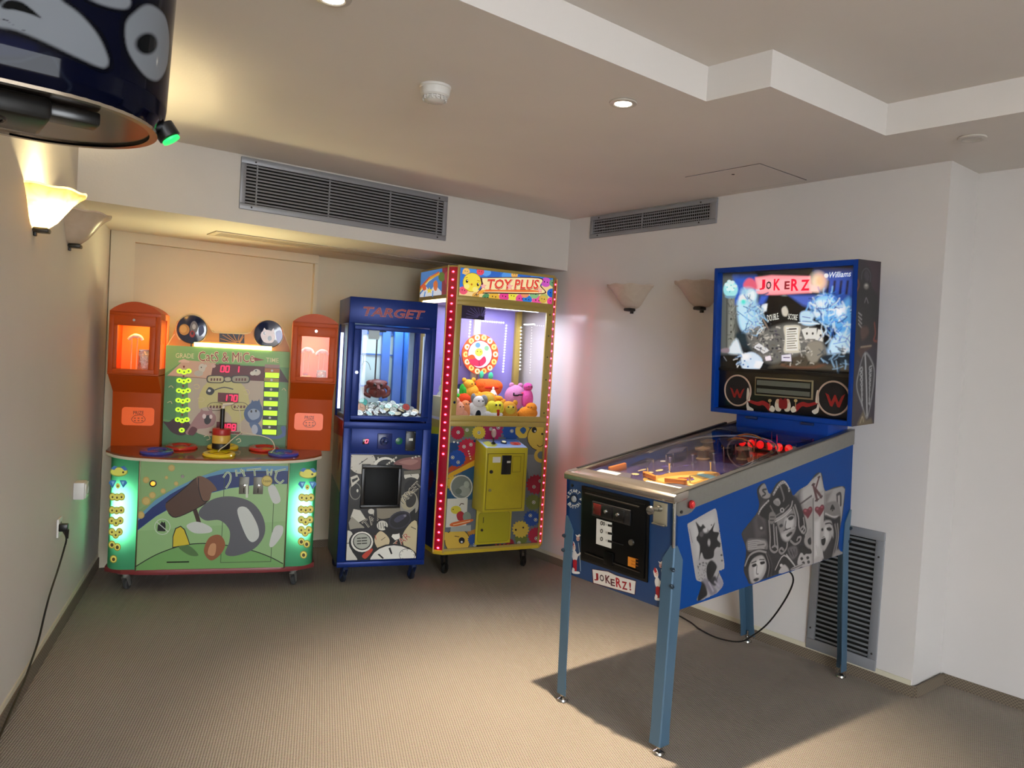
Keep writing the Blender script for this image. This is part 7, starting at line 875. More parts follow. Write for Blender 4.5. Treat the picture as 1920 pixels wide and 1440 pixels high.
# lower body: flat front with rounded lit corners
part('body', MB().prism([(0.02, 0.12), (0.175, 0.012), (0.96, 0.012), (1.115, 0.12), (1.115, 0.44), (0.02, 0.44)], 0.128, 0.752, 'z'), dgrey, CM, smooth=False)
part('front_panel', MB().prism([(0.182, 0.004), (0.36, -0.004), (0.565, -0.007), (0.77, -0.004), (0.955, 0.004), (0.955, 0.014), (0.182, 0.014)], 0.126, 0.742, 'z'), green_p, CM)
for x in (0.1785, 0.9585): part('panel_trim', MB().box(x - 0.004, x + 0.004, -0.006, 0.014, 0.12, 0.744, 0.002), mat('bronze_trim', '#5f5a3c', 0.35, 0.6), CM)
def pil(sign, cx):
    pts = [(0.156, 0.0)]
    for k in range(9):
        a = PI / 2 * k / 8
        pts.append((0.085 * (1 - math.sin(a)) + 0.0, 0.004 + 0.0 + 0.115 * (1 - math.cos(a))))
    q = [(cx + sign * (x - 0.0), y) for x, y in pts] + [(cx + sign * 0.012, 0.16), (cx + sign * 0.156, 0.03)]
    return part('light_column', MB().prism(q, 0.128, 0.742, 'z'), pil_glow, CM, label='glowing pale green corner column with gold bead icons')
pl = pil(1, 0.018); pr_ = pil(-1, 1.118)
for x in (0.105, 1.031): lamp('column_lamp', 'AREA', (x, 0.058, 0.44), 1.9, (0.75, 1.0, 0.85), 0.06, (R_(-90), 0, 0), size_y=0.26, parent=CM)
rail = []
for k in range(13):
    t = k / 12
    rail.append((0.008 + 1.12 * t, 0.10 * (abs(2 * t - 1) ** 6) - 0.012))
part('bottom_trim', MB().prism([(x, y) for x, y in rail] + [(1.128, 0.44), (0.008, 0.44)], 0.098, 0.128, 'z', bev=0.003), wine, CM)
# counter: bowed front, rising a little to the back
cf = []
for k in range(25):
    t = k / 24
    cf.append((-0.005 + 1.146 * t, -0.04 - 0.075 * math.sin(PI * t) + 0.11 * (abs(2 * t - 1) ** 8)))
slope = Matrix.Identity(4); slope[2][1] = 0.07
part('counter_top', MB(slope).prism(cf + [(1.141, 0.30), (-0.005, 0.30)], 0.757, 0.7665, 'z'), counter_m, CM)
part('counter_edge', MB(slope).prism([(x, y - 0.006) for x, y in cf] + [(1.148, 0.30), (-0.012, 0.30)], 0.742, 0.757, 'z', bev=0.003), cream, CM)
def ring(x, y, m, nm, R=0.066):
    p = part('target_ring', MB(slope).torus((x, y, 0.772), R, 0.022, 36, 10, sq=0.6), m, CM, label=nm)
    part('plunger', MB(slope).lathe([(0.038, 0.767), (0.038, 0.774), (0.030, 0.779), (0.0001, 0.781)], Matrix.Translation((x, y, 0)), 28), m, p)
r_blue = mat('blue_gloss', '#2b3f95', 0.12, coat=0.6); r_red = mat('red_gloss', '#b3221e', 0.12, coat=0.6); r_yel = mat('yellow_gloss', '#d8c22a', 0.15, coat=0.6)
ring(0.255, 0.035, r_blue, 'glossy blue target ring'); ring(0.365, 0.175, r_red, 'glossy red target ring')
ring(0.585, 0.20, r_yel, 'glossy yellow target ring'); ring(0.58, -0.005, r_yel, 'glossy yellow target ring')
ring(0.815, 0.18, r_red, 'glossy red target ring'); ring(0.925, 0.045, r_blue, 'glossy blue target ring')
# score board
part('score_board', MB().box(0.25, 0.935, 0.25, 0.285, 0.782, 1.36, 0.003), green_p, CM)
# header with two ears
hd = [(0.253, 1.36), (0.273, 1.398), (0.290, 1.455), (0.300, 1.50), (0.335, 1.537), (0.381, 1.548), (0.430, 1.537), (0.462, 1.50), (0.480, 1.468), (0.508, 1.453), (0.53, 1.449), (0.67, 1.449), (0.703, 1.458), (0.722, 1.485), (0.755, 1.53), (0.808, 1.547), (0.858, 1.53), (0.889, 1.49), (0.905, 1.45), (0.921, 1.415), (0.935, 1.36)]
part('header', MB().prism(hd, 0.268, 0.283, 'y'), mat('header_orange', '#c47a18', 0.4), CM)
for x, s in ((0.383, 0), (0.808, 1)):
    e = part('ear_disc', MB().lathe([(0.083, 0), (0.083, 0.006), (0.079, 0.012), (0.0001, 0.019)], Matrix.Translation((x, 0.262, 1.459)) @ Matrix.Rotation(PI / 2, 4, 'X'), 40), mat('ear_navy', '#141c3c', 0.12, coat=0.6), CM)
    decal('picture', e, (0, 0.2425, 0), XB, ZB, ART['earR' if s else 'earL'], prn_gloss) if 'earL' in ART else None  # blue sheen and orange glow are drawn into the disc pictures
    part('stem', MB().cyl((x, 0.262, 1.385), (x, 0.262, 1.36), 0.004), black, e)
part('tube_light', MB().cyl((0.40, 0.246, 1.374), (0.83, 0.246, 1.374), 0.012), glow('tube_yellow', '#f6f08a', 5), CM)
part('tube_hood', MB().box(0.30, 0.89, 0.262, 0.27, 1.36, 1.395), mat('header_orange'), CM)
lamp('tube_lamp', 'AREA', (0.60, 0.40, 1.42), 9, (1.0, 0.86, 0.42), 0.5, (R_(-110 + 0), 0, 0), size_y=0.08, parent=CM)
# prize towers
glass_t = glass('tower_glass', (1, 1, 1), 0.7)
def tower(x0, x1, z1, apex, win, door, sidewin):
    W = x1 - x0
    dd = 0.38
    t = part('prize_tower', MB().box(x0, x0 + 0.008, 0.055, dd, 1.19, z1).box(x1 - 0.008, x1, 0.055, dd, 1.19, z1) if not sidewin else
             MB().box(x0, x0 + 0.008, 0.055, dd, 1.19, z1).box(x1 - 0.008, x1, 0.055, 0.075, 1.19, z1).box(x1 - 0.008, x1, 0.30, dd, 1.19, z1).box(x1 - 0.008, x1, 0.075, 0.30, 1.19, 1.225).box(x1 - 0.008, x1, 0.075, 0.30, 1.50, z1),
             orange, CM, smooth=False)
    arc = [(x0, z1 - 0.004)] + [(x0 + W * k / 12, z1 + (apex - z1) * math.sin(PI * k / 12) ** 0.8) for k in range(13)] + [(x1, z1 - 0.004)]
    part('arched_top', MB().prism(arc, 0.05, dd, 'y'), orange, t, angle=25)
    part('back_panel', MB().box(x0, x1, dd - 0.008, dd, 1.19, z1).box(x0, x1, 0.055, dd, 1.19, 1.197), mat('tower_inside', '#d2700f', 0.5), t, smooth=False)
    part('lower_body', MB().prism([(0.052, 1.187), (0.2, 1.085), (0.2, 0.775), (dd, 0.775), (dd, 1.187)], x0 + 0.002, x1 - 0.002, 'x', bev=0.003), orange, t)
    d = part('door', MB().frame(door[0], door[1], door[2], door[3], win[0], win[1], win[2], win[3], 0.040, 0.052, 0.002), orange, t)
    part('pane', MB().box(win[0] - 0.003, win[1] + 0.003, 0.046, 0.048, win[2] - 0.003, win[3] + 0.003), glass_t, d, smooth=False)
    part('front_frame', MB().frame(x0, x1, 1.188, z1, door[0], door[1], door[2], door[3], 0.05, 0.062, 0.001), orange, t)
    part('lock', MB().cyl(((win[0] + win[1]) / 2, 0.04, door[3] - 0.022), ((win[0] + win[1]) / 2, 0.034, door[3] - 0.022), 0.007), chrome, d)
    if sidewin:
        part('side_pane', MB().box(x1 - 0.005, x1 - 0.003, 0.072, 0.303, 1.222, 1.503), glass_t, t, smooth=False)
    return t
tl = tower(-0.01, 0.245, 1.532, 1.588, (0.034, 0.193, 1.221, 1.456), (0.014, 0.222, 1.196, 1.510), True)
trr = tower(0.943, 1.198, 1.540, 1.590, (0.996, 1.151, 1.223, 1.458), (0.972, 1.184, 1.198, 1.512), False)
for t, x0, x1 in ((tl, 0.043, 0.211), (trr, 0.979, 1.145)):
    l = part('prize_label', MB().prism(rrect(x0, x1, 0.898, 1.0, 0.018), 0.1975, 0.2005, 'y'), orange_l, t)
lamp('tower_lamp', 'AREA', (0.118, 0.22, 1.50), 2.0, (1.0, 0.52, 0.10), 0.12, parent=CM)
lamp('tower_lamp', 'AREA', (1.07, 0.22, 1.50), 1.5, (1.0, 0.48, 0.40), 0.12, parent=CM)
for x, y in ((0.12, 0.06), (1.01, 0.06), (0.12, 0.38), (1.01, 0.38)): caster(CM, x, y, 0.098, mat('caster_grey', '#8e8c86', 0.4, 0.5), rubber, 1.2)
# front hardware
part('coin_button', MB().lathe([(0.021, 0), (0.021, 0.005), (0.016, 0.008)], Matrix.Translation((0.249, -0.002, 0.604)) @ Matrix.Rotation(PI / 2, 4, 'X'), 24), black, CM)
part('button_lens', MB().lathe([(0.013, 0.006), (0.011, 0.011), (0.0001, 0.013)], Matrix.Translation((0.249, -0.002, 0.604)) @ Matrix.Rotation(PI / 2, 4, 'X'), 20), glow('amber_lens', '#f0a830', 1.2), CM)
for x in (0.72, 0.796):
    c = part('coin_plate', MB().box(x - 0.029, x + 0.029, -0.009, -0.003, 0.546, 0.648, 0.004), mat('zinc', '#6c6a62', 0.45, 0.5), CM)
    part('coin_slot', MB().box(x - 0.002, x + 0.002, -0.010, -0.006, 0.556, 0.583), dark, c, smooth=False)
    part('reject_button', MB().lathe([(0.008, 0), (0.007, 0.004), (0.0001, 0.005)], Matrix.Translation((x + 0.002, -0.009, 0.596)) @ Matrix.Rotation(PI / 2, 4, 'X'), 14), chrome, c)
def seam_door(x0, x1, z0, z1, y=-0.0075):
    m = MB().frame(x0, x1, z0, z1, x0 + 0.003, x1 - 0.003, z0 + 0.003, z1 - 0.003, y, y + 0.003)
    return part('access_door', m, mat('seam_dark', '#39462f', 0.6), CM, smooth=False)
seam_door(0.315, 0.48, 0.16, 0.672); d2 = seam_door(0.613, 0.885, 0.16, 0.672, -0.009)
part('lock', MB().cyl((0.397, -0.003, 0.645), (0.397, -0.012, 0.645), 0.010, 0.009), chrome, CM)
part('handle_slot', MB().box(0.335, 0.45, -0.0085, -0.004, 0.165, 0.172), dark, CM, smooth=False)
if 'cfront' in ART:
    decal('front_print', CM, (0, -0.0075, 0), XB, ZB, ART['cfront'], prn)
    for nm, p in (('colL', pl), ('colR', pr_)):
        for k in range(8): decal('bead_icon', p, (0, -0.0005, 0), XB, ZB, ART[nm + str(k)], printmat('lit_icons', 0.4, 0.12))
    decal('board_print', CM, (0, 0.25, 0), XB, ZB, ART['cboard'], prn)
    lit_ = printmat('lit_signs', 0.4, 1.0)
    for nm, pre, n in (('score_digits', 'cdig', 3), ('lit_eyes', 'ceye', 7), ('lit_bar', 'cbar', 7)):
        for k in range(n): decal(nm, CM, (0, 0.243, 0), XB, ZB, ART[pre + str(k)], lit_)
    decal('header_print', CM, (0, 0.268, 0), XB, ZB, ART['cheader'], prn)
    decal('label_print', tl, (0, 0.1975, 0), XB, ZB, ART['prizeL'], prn)
    decal('label_print', trr, (0, 0.1975, 0), XB, ZB, ART['prizeR'], prn)

# mallet standing on its head on the counter
P = world(CM, (0.583, 0.075, 0.793))
hm = root('toy_mallet', 'black, yellow and red striped mallet standing on its head on the game counter', 'mallet', P, R_(-22.34) + R_(2))
prof = [(0.0475, 0.0), (0.049, 0.004), (0.049, 0.030)]
for nm, z0, z1, c in (('head', 0, 0.032, '#0c0c10'), ('head_band', 0.032, 0.078, '#c9a648'), ('head_top', 0.078, 0.114, '#a32420')):
    part(nm, MB().lathe([(0.048, z0), (0.049, z0 + 0.003), (0.049, z1 - 0.003), (0.047, z1)], seg=36), mat('mallet_' + nm, c, 0.4), hm)
part('handle', MB().cyl((0, 0, 0.112), (0, 0, 0.222), 0.0115, 0.0125, 16).ball((0, 0, 0.222), (0.0125, 0.0125, 0.008)), black, hm)
part('cord_clip', MB().cyl((0.0, 0, 0.222), (0.006, 0, 0.250), 0.009, 0.008, 12).cyl((0.002, 0, 0.249), (0.058, -0.01, 0.258), 0.010, 0.007, 12), mat('clip_white', '#d8cfc0', 0.4), hm)
part('cord', MB().tube([(0.058, -0.01, 0.258), (0.085, -0.01, 0.235), (0.098, -0.01, 0.18), (0.100, -0.01, 0.12), (0.108, -0.01, 0.095), (0.17, -0.005, 0.085), (0.24, 0.0, 0.07), (0.275, 0.0, 0.05), (0.292, -0.02, 0.012), (0.28, -0.07, 0.002), (0.27, -0.10, -0.006)], 0.0028, 6, 4)
     .tube([(0.108, -0.01, 0.095), (0.06, -0.06, 0.06), (0.03, -0.075, 0.03), (0.0, -0.085, 0.008), (-0.01, -0.11, -0.004)], 0.0028, 6, 4), mat('cord_white', '#cfc8ae', 0.5), hm)

# prizes in the towers
def prize_stand(p, rz, label, h, lean=0.0):
    r = root('prize_hook', label, 'prize stand', p, rz, None)
    s = MB()
    for x in (-0.014, 0.014): s.cyl((x, 0, 0.004), (x + lean, 0, h), 0.0028, seg=8)
    s.box(-0.025, 0.025, -0.018, 0.018, 0, 0.006, 0.002)
    part('rods', s, mat('clear_rod', '#e8d2b0', 0.1), r)
    part('hook', MB().tube([(lean - 0.032, 0, h - 0.012), (lean - 0.018, 0, h + 0.004), (lean + 0.006, 0, h + 0.014), (lean + 0.03, 0, h + 0.006), (lean + 0.04, 0, h - 0.012)], 0.0085, 8, 4).ball((lean + 0.005, 0, h + 0.01), (0.022, 0.012, 0.013)), mat('hook_white', '#ede6da', 0.3), r)
prize_stand(world(CM, (0.095, 0.19, 1.197)), R_(-22), 'white hook on rods in the left tower window', 0.195)
prize_stand(world(CM, (1.028, 0.19, 1.197)), R_(-22), 'white hook on rods at left in the pink right tower', 0.175)
prize_stand(world(CM, (1.115, 0.17, 1.197)), R_(-22), 'white hook on rods above the silver bag, right tower', 0.168)
silver = mat('crinkled_foil', '#c9c3bb', 0.25, 0.7, noise=0.5, nscale=120, bump=0.6, bscale=140)
def bag(p, rz, label, w, h, m):
    r = root('prize_bag', label, 'bag', p, rz)
    bm = MB()
    n = 8
    vs, fs = [], []
    for j in range(n + 1):
        for i in range(n + 1):
            u, v = i / n, j / n
            b = math.sin(PI * u) ** 0.6 * math.sin(PI * min(1, v * 1.05)) ** 0.6 * 0.022 + 0.001
            vs.append(((u - 0.5) * w * (1 - 0.15 * v), -b + 0.003 * math.sin(9 * u + 7 * v), v * h))
    for j in range(n + 1):
        for i in range(n + 1):
            x, y, z = vs[j * (n + 1) + i]; vs.append((x, -y, z))
    k = (n + 1) ** 2
    for j in range(n):
        for i in range(n):
            a = j * (n + 1) + i
            fs += [[a, a + 1, a + n + 2, a + n + 1], [k + a, k + a + n + 1, k + a + n + 2, k + a + 1]]
    bm.add(vs, fs)
    part('bag', bm, m, r)
    part('seal', MB().box(-w * 0.42, w * 0.42, -0.003, 0.003, h - 0.004, h + 0.008, 0.001), m, r)
bag(world(CM, (0.158, 0.15, 1.197)), R_(-10), 'silver foil bag leaning in the left tower window', 0.075, 0.125, silver)
bag(world(CM, (1.118, 0.11, 1.197)), R_(-30), 'silver foil bag at bottom right of the right tower', 0.065, 0.06, silver)
P = world(CM, (1.028, 0.12, 1.197))
r = root('prize_ball', 'yellow boat shaped toy at bottom left of the right tower', 'toy', P, R_(-22))
part('hull', MB().ball((0, 0, 0.018), (0.036, 0.02, 0.018)), mat('toy_yellow', '#d9b73a', 0.4), r)
part('cabin', MB().box(-0.014, 0.014, -0.01, 0.01, 0.028, 0.046, 0.003), mat('toy_red', '#b8402a', 0.4), r)

# ------------------------------------------------------------------ blue crane cabinet
TG = root('crane_game', 'narrow dark blue crane game with a heap of watches inside', 'arcade machine', (2.077, 4.117, 0), R_(-19.04))
blue = mat('blue_metallic', '#0d286e', 0.34, 0.2, noise=0.05, nscale=6, spec=0.25)
TW, TD = 0.527, 0.46
part('lower_cabinet', MB().box(0, TW, 0.008, TD, 0.108, 0.972, 0.004), blue, TG)
part('header_box', MB().box(0, TW, 0.0, TD, 1.552, 1.706, 0.004), blue, TG)
for x0, x1 in ((0, 0.036), (TW - 0.036, TW)):
    for y0, y1 in ((0.002, 0.036), (TD - 0.036, TD)): part('post', MB().box(x0, x1, y0, y1, 0.97, 1.553, 0.003), blue, TG)
dr = part('door', MB().frame(0.034, 0.500, 0.986, 1.544, 0.077, 0.457, 1.012, 1.517, -0.008, 0.010, 0.003), blue, TG)
part('pane', MB().box(0.074, 0.460, 0.0, 0.003, 1.009, 1.520), glass('window_glass', (0.97, 0.99, 1.0), 1.0), dr, smooth=False)
lock(dr, 0.057, -0.008, 1.265, 0.009)
part('lower_frame', MB().frame(0.0, TW, 0.108, 0.975, 0.047, 0.477, 0.14, 0.936, -0.004, 0.010, 0.003), blue, TG)
part('control_panel', MB().box(0.049, 0.475, 0.002, 0.010, 0.785, 0.934, 0.002), blue, TG)
lp_ = part('print_panel', MB().prism(rrect(0.05, 0.475, 0.148, 0.781, 0.012), -0.002, 0.010, 'y'), mat('panel_black', '#0c0c0c', 0.3), TG)
part('chute_frame', MB().frame(0.118, 0.356, 0.462, 0.720, 0.138, 0.336, 0.482, 0.70, -0.022, -0.001, 0.003), black, TG)
part('chute_flap', MB(Matrix.Translation((0, 0, 0.70)) @ Matrix.Rotation(R_(-3), 4, 'X') @ Matrix.Translation((0, 0, -0.70))).box(0.140, 0.334, -0.012, -0.008, 0.484, 0.698, 0.001), mat('smoked_flap', '#050607', 0.5, spec=0.15), TG)
for x, z, w in ((0.118, 0.735, 0.05), (0.30, 0.735, 0.02)): part('hinge', MB().box(x, x + w, -0.012, -0.001, 0.716, 0.724, 0.001), black, TG)
part('score_display', MB().box(0.115, 0.15, -0.003, 0.004, 0.842, 0.874, 0.001), mat('display_black', '#120406', 0.2), TG)
jp = part('joystick_plate', MB().box(0.202, 0.290, -0.004, 0.004, 0.815, 0.908, 0.004), mat('plate_navy', '#0d2060', 0.3), TG)
part('joystick', MB().lathe([(0.026, 0), (0.022, 0.008), (0.008, 0.012), (0.006, 0.035)], Matrix.Translation((0.242, -0.004, 0.862)) @ Matrix.Rotation(PI / 2, 4, 'X'), 20).ball((0.244, -0.045, 0.866), 0.015), mat('navy_gloss', '#122a6a', 0.15, coat=0.5), TG)
part('button', MB().lathe([(0.022, 0), (0.021, 0.006), (0.016, 0.007), (0.015, 0.012), (0.0001, 0.013)], Matrix.Translation((0.332, 0.002, 0.864)) @ Matrix.Rotation(PI / 2, 4, 'X'), 24), mat('green_button', '#12513a', 0.2, emit='#0f6a48', es=0.15), TG)
cp_ = part('coin_plate', MB().box(0.371, 0.432, -0.006, 0.004, 0.805, 0.925, 0.003), black, TG)
part('coin_label', MB().box(0.391, 0.415, -0.0075, -0.005, 0.868, 0.883), mat('label_white', '#d6d6cf', 0.4), cp_, smooth=False)
sc_ = MB()
for x in (0.378, 0.425):
    for z in (0.812, 0.918): sc_.cyl((x, -0.006, z), (x, -0.008, z), 0.004, seg=8)
part('screws', sc_, chrome, cp_)
pale = mat('pale_lining', '#c8dcdc', 0.35)
part('back_panel', MB().box(0.0, TW, TD - 0.012, TD - 0.004, 0.97, 1.553), pale, TG, smooth=False)
part('inner_floor', MB().box(0.02, TW - 0.02, 0.02, TD - 0.02, 0.985, 0.998), mat('floor_grey', '#7d858a', 0.5), TG, smooth=False)
lin = MB()
lin.box(0.275, 0.325, TD - 0.06, TD - 0.016, 0.998, 1.545); lin.box(0.345, 0.40, TD - 0.10, TD - 0.05, 0.998, 1.545); lin.box(0.10, 0.36, TD - 0.03, TD - 0.016, 1.50, 1.545)
lin.box(0.405, 0.415, 0.25, TD - 0.02, 0.998, 1.545); lin.box(0.142, 0.152, TD - 0.03, TD - 0.014, 1.0, 1.5); lin.box(0.15, 0.28, TD - 0.028, TD - 0.014, 1.16, 1.172); lin.box(0.10, 0.45, TD - 0.026, TD - 0.014, 1.37, 1.378)
part('inner_frame', lin, mat('inner_blue', '#2a63b8', 0.3), TG, smooth=False)
part('side_pane', MB().box(0.006, 0.009, 0.03, TD - 0.03, 0.972, 1.552), glass('window_glass'), TG, smooth=False)
part('side_pane', MB().box(TW - 0.009, TW - 0.006, 0.03, TD - 0.03, 0.972, 1.552), glass('window_glass'), TG, smooth=False)
part('side_sill', MB().box(-0.004, 0.0, 0.02, TD - 0.02, 0.93, 0.975, 0.001), mat('sill_red', '#8e2430', 0.4), TG)
part('light_tube', MB().cyl((0.016, TD - 0.06, 1.02), (0.016, TD - 0.06, 1.50), 0.009), glow('tube_white', '#e6f2ff', 3), TG)
part('light_tube', MB().cyl((0.47, 0.05, 1.03), (0.47, 0.05, 1.50), 0.012), glow('tube_dim', '#aab4c4', 0.6), TG)
lamp('crane_lamp', 'AREA', (0.26, 0.22, 1.545), 3.0, (0.80, 0.93, 1.0), 0.3, parent=TG)
cr = part('crane_rod', MB().cyl((0.212, 0.25, 1.552), (0.212, 0.25, 1.215), 0.005, seg=10).box(0.16, 0.26, 0.20, 0.30, 1.515, 1.55, 0.004), black, TG)
claw_m = mat('claw_rust', '#6d2a22', 0.45, noise=0.4, nscale=60)
cw = MB().ball((0.225, 0.25, 1.185), (0.062, 0.05, 0.036)).ball((0.228, 0.245, 1.14), (0.056, 0.04, 0.036)).ball((0.262, 0.25, 1.198), (0.03, 0.03, 0.018)).ball((0.185, 0.25, 1.195), (0.028, 0.03, 0.02))
for s in (-1, 1):
    cw.tube([(0.225 + s * 0.035, 0.25, 1.185), (0.225 + s * 0.072, 0.245, 1.165), (0.225 + s * 0.07, 0.24, 1.128), (0.225 + s * 0.035, 0.235, 1.112)], 0.013, 8, 4)
cw.tube([(0.225, 0.22, 1.185), (0.225, 0.18, 1.16), (0.222, 0.19, 1.122)], 0.012, 8, 4)
part('claw', cw, claw_m, TG)
for x in (0.205, 0.245): part('claw_boss', MB().ball((x, 0.21, 1.185), 0.012), mat('boss_dark', '#2b1713', 0.3), TG)
part('price_card', MB().box(0.12, 0.184, 0.012, 0.014, 1.464, 1.517), mat('card_white', '#c9d3d6', 0.5), TG, smooth=False)
part('wire', MB().tube([(0.10, 0.1, 1.30), (0.115, 0.09, 1.33), (0.14, 0.09, 1.32), (0.155, 0.09, 1.28)], 0.0015, 6, 4).tube([(0.09, 0.1, 1.37), (0.11, 0.1, 1.36), (0.105, 0.1, 1.26)], 0.0015, 6, 4), black, TG)
for x, y in ((0.055, 0.055), (TW - 0.055, 0.055), (0.055, TD - 0.06), (TW - 0.055, TD - 0.06)): caster(TG, x, y, 0.108, mat('caster_blue', '#26365f', 0.4, 0.4), mat('wheel_navy', '#141a28', 0.5), 1.9, 0.032)
scr_ = MB()
for z in (0.30, 0.37, 0.46, 0.55, 0.62, 0.83, 0.9, 1.02, 1.1, 1.2): scr_.lathe([(0.004, 0), (0.003, 0.003), (0.0001, 0.004)], Matrix.Translation((TW, 0.02, z)) @ Matrix.Rotation(PI / 2, 4, 'Y'), 8)
part('rivets', scr_, chrome, TG)
if 'tpanel' in ART:
    decal('panel_print', lp_, (0, -0.002, 0), XB, ZB, ART['tpanel'], prn)
    decal('title', TG, (0, 0.0, 0), XB, ZB, ART['ttitle'], prn)
    decal('digit', TG, (0, -0.003, 0), XB, ZB, ART['tdigit'], printmat('lit_digit', 0.4, 3.0))
    decal('side_print', TG, (0, TD, 0), (0, -1, 0), ZB, ART['tside'], prn)

# watches in the blue crane
case_m = mat('watch_case', '#b9b6ae', 0.2, 0.9); tin_m = mat('clear_tin', '#dfe8e8', 0.12, 0.3)
def watch_meshes(col, dial, R):
    c = MB().lathe([(R * 0.9, 0), (R, 0.002), (R, 0.010), (R * 0.92, 0.013), (R * 0.82, 0.0125)], seg=24, caps=True)
    d = MB().lathe([(R * 0.83, 0.0127), (0.0001, 0.0129)], seg=24)
    h = MB().box(-0.0008, 0.0008, -0.001, R * 0.6, 0.0130, 0.0136).box(-0.001, R * 0.45, -0.0008, 0.0008, 0.0130, 0.0136)
    for k in range(12):
        h.box(-0.0007, 0.0007, R * 0.66, R * 0.77, 0.0130, 0.0134, M=Matrix.Rotation(k * PI / 6, 4, 'Z'))
    return c.mesh('watch', col), d.mesh('dial', dial), h.mesh('hands', black)
KINDS = [
    ('white faced watch in steel case', watch_meshes(case_m, mat('dial_white', '#e4e6e0', 0.3), 0.024)),
    ('pale green faced watch in steel case', watch_meshes(case_m, mat('dial_green', '#b9d6c8', 0.3), 0.024)),
    ('cream faced watch in dark case', watch_meshes(mat('case_dark', '#35322f', 0.3, 0.6), mat('dial_cream', '#d9cba4', 0.3), 0.026)),
    ('grey faced watch in steel case', watch_meshes(case_m, mat('dial_grey', '#8d9296', 0.3), 0.022)),
]
rng = random.Random(11)
special = [((0.105, 0.09, 1.045), 'large peach coloured watch tin at front left of the heap', mat('dial_peach', '#dba98a', 0.3), 0.034),
           ((0.13, 0.16, 1.075), 'turquoise watch tin behind the peach one', mat('dial_turq', '#4fb0a2', 0.3), 0.03),
           ((0.39, 0.13, 1.055), 'red faced watch tin at right of the heap', mat('dial_red', '#b5443e', 0.3), 0.026)]
for p, lab, dm, R in special:
    c, d, h = watch_meshes(case_m, dm, R)
    o = link('watch', c, None, world(TG, p), (R_(58), R_(rng.uniform(-15, 15)), R_(-19 + rng.uniform(-20, 20))))
    o['label'] = lab; o['category'] = 'watch'; o['group'] = 'watches in the blue crane game'
    link('dial', d, o); link('hands', h, o)
spots = []
for row, (yy, zz, n, off) in enumerate(((0.055, 1.012, 8, 0.0), (0.105, 1.026, 8, 0.022), (0.16, 1.040, 8, 0.0), (0.22, 1.046, 7, 0.02), (0.29, 1.05, 7, 0.01))):
    for i in range(n):
        spots.append((row, i, 0.098 + off + i * 0.047 + rng.uniform(-0.007, 0.007), yy + rng.uniform(-0.012, 0.012), zz + rng.uniform(-0.004, 0.008) + (0.006 if 0.2 < 0.1 + i * 0.047 < 0.34 else 0)))
ROW = ('front row', 'second row', 'third row', 'fourth row', 'rearmost row')
for row, i, *p in spots:
    if p[0] > 0.46: continue
    nm, (c, d, h) = KINDS[rng.choice((0, 0, 0, 1, 1, 2, 3))]
    o = link('watch', c, None, world(TG, p), (R_(rng.uniform(20, 62)), R_(rng.uniform(-20, 20)), R_(-19 + rng.uniform(-35, 35))))
    o['label'] = nm + ', ' + ROW[row] + ' of the heap, ' + ('first', 'second', 'third', 'fourth', 'fifth', 'sixth', 'seventh', 'eighth')[i] + ' from left'; o['category'] = 'watch'; o['group'] = 'watches in the blue crane game'
    link('dial', d, o); link('hands', h, o)

# ------------------------------------------------------------------ yellow plush crane
YM = root('plush_crane', 'tall yellow claw machine with red light strips and plush toys', 'arcade machine', (2.727, 3.97, 0), R_(-11.0))
gold = mat('gold_paint', '#a8924a', 0.35, 0.1, noise=0.05, nscale=6)
yel = mat('yellow_paint', '#bdb021', 0.38, noise=0.08, nscale=10)
YX0, YX1, YD = -0.05, 0.737, 0.54
def youtline(g=0.0): return [(0.0, g), (0.69, g), (YX1 - g, 0.042), (YX1 - g, YD), (YX0 + g, YD), (YX0 + g, 0.042)]
part('lower_cabinet', MB().prism(youtline(0.004), 0.150, 0.985, 'z'), gold, YM, smooth=False)
part('base_rail', MB().prism([(0, -0.004), (0.692, -0.004), (YX1, 0.04), (YX1, YD), (YX0, YD), (YX0, 0.04)], 0.143, 0.172, 'z', bev=0.003), mat('yellow_rail', '#c4a92a', 0.38), YM)
part('header_box', MB().prism(youtline(0.004), 1.752, 1.955, 'z'), gold, YM, smooth=False)
part('header_frame', MB().frame(0.0, 0.692, 1.742, 1.961, 0.012, 0.684, 1.772, 1.943, -0.006, 0.006, 0.002), gold, YM)
part('lower_frame', MB().frame(0.0, 0.692, 0.165, 0.987, 0.004, 0.680, 0.18, 0.955, -0.006, 0.006, 0.002), gold, YM)
for a in ((0.0, 0.022, 0.002, 0.03), (0.668, 0.692, 0.002, 0.03), (YX0 + 0.002, YX0 + 0.045, YD - 0.045, YD), (YX1 - 0.045, YX1 - 0.002, YD - 0.045, YD)):
    part('post', MB().box(*a, 0.98, 1.755, 0.002), gold, YM)
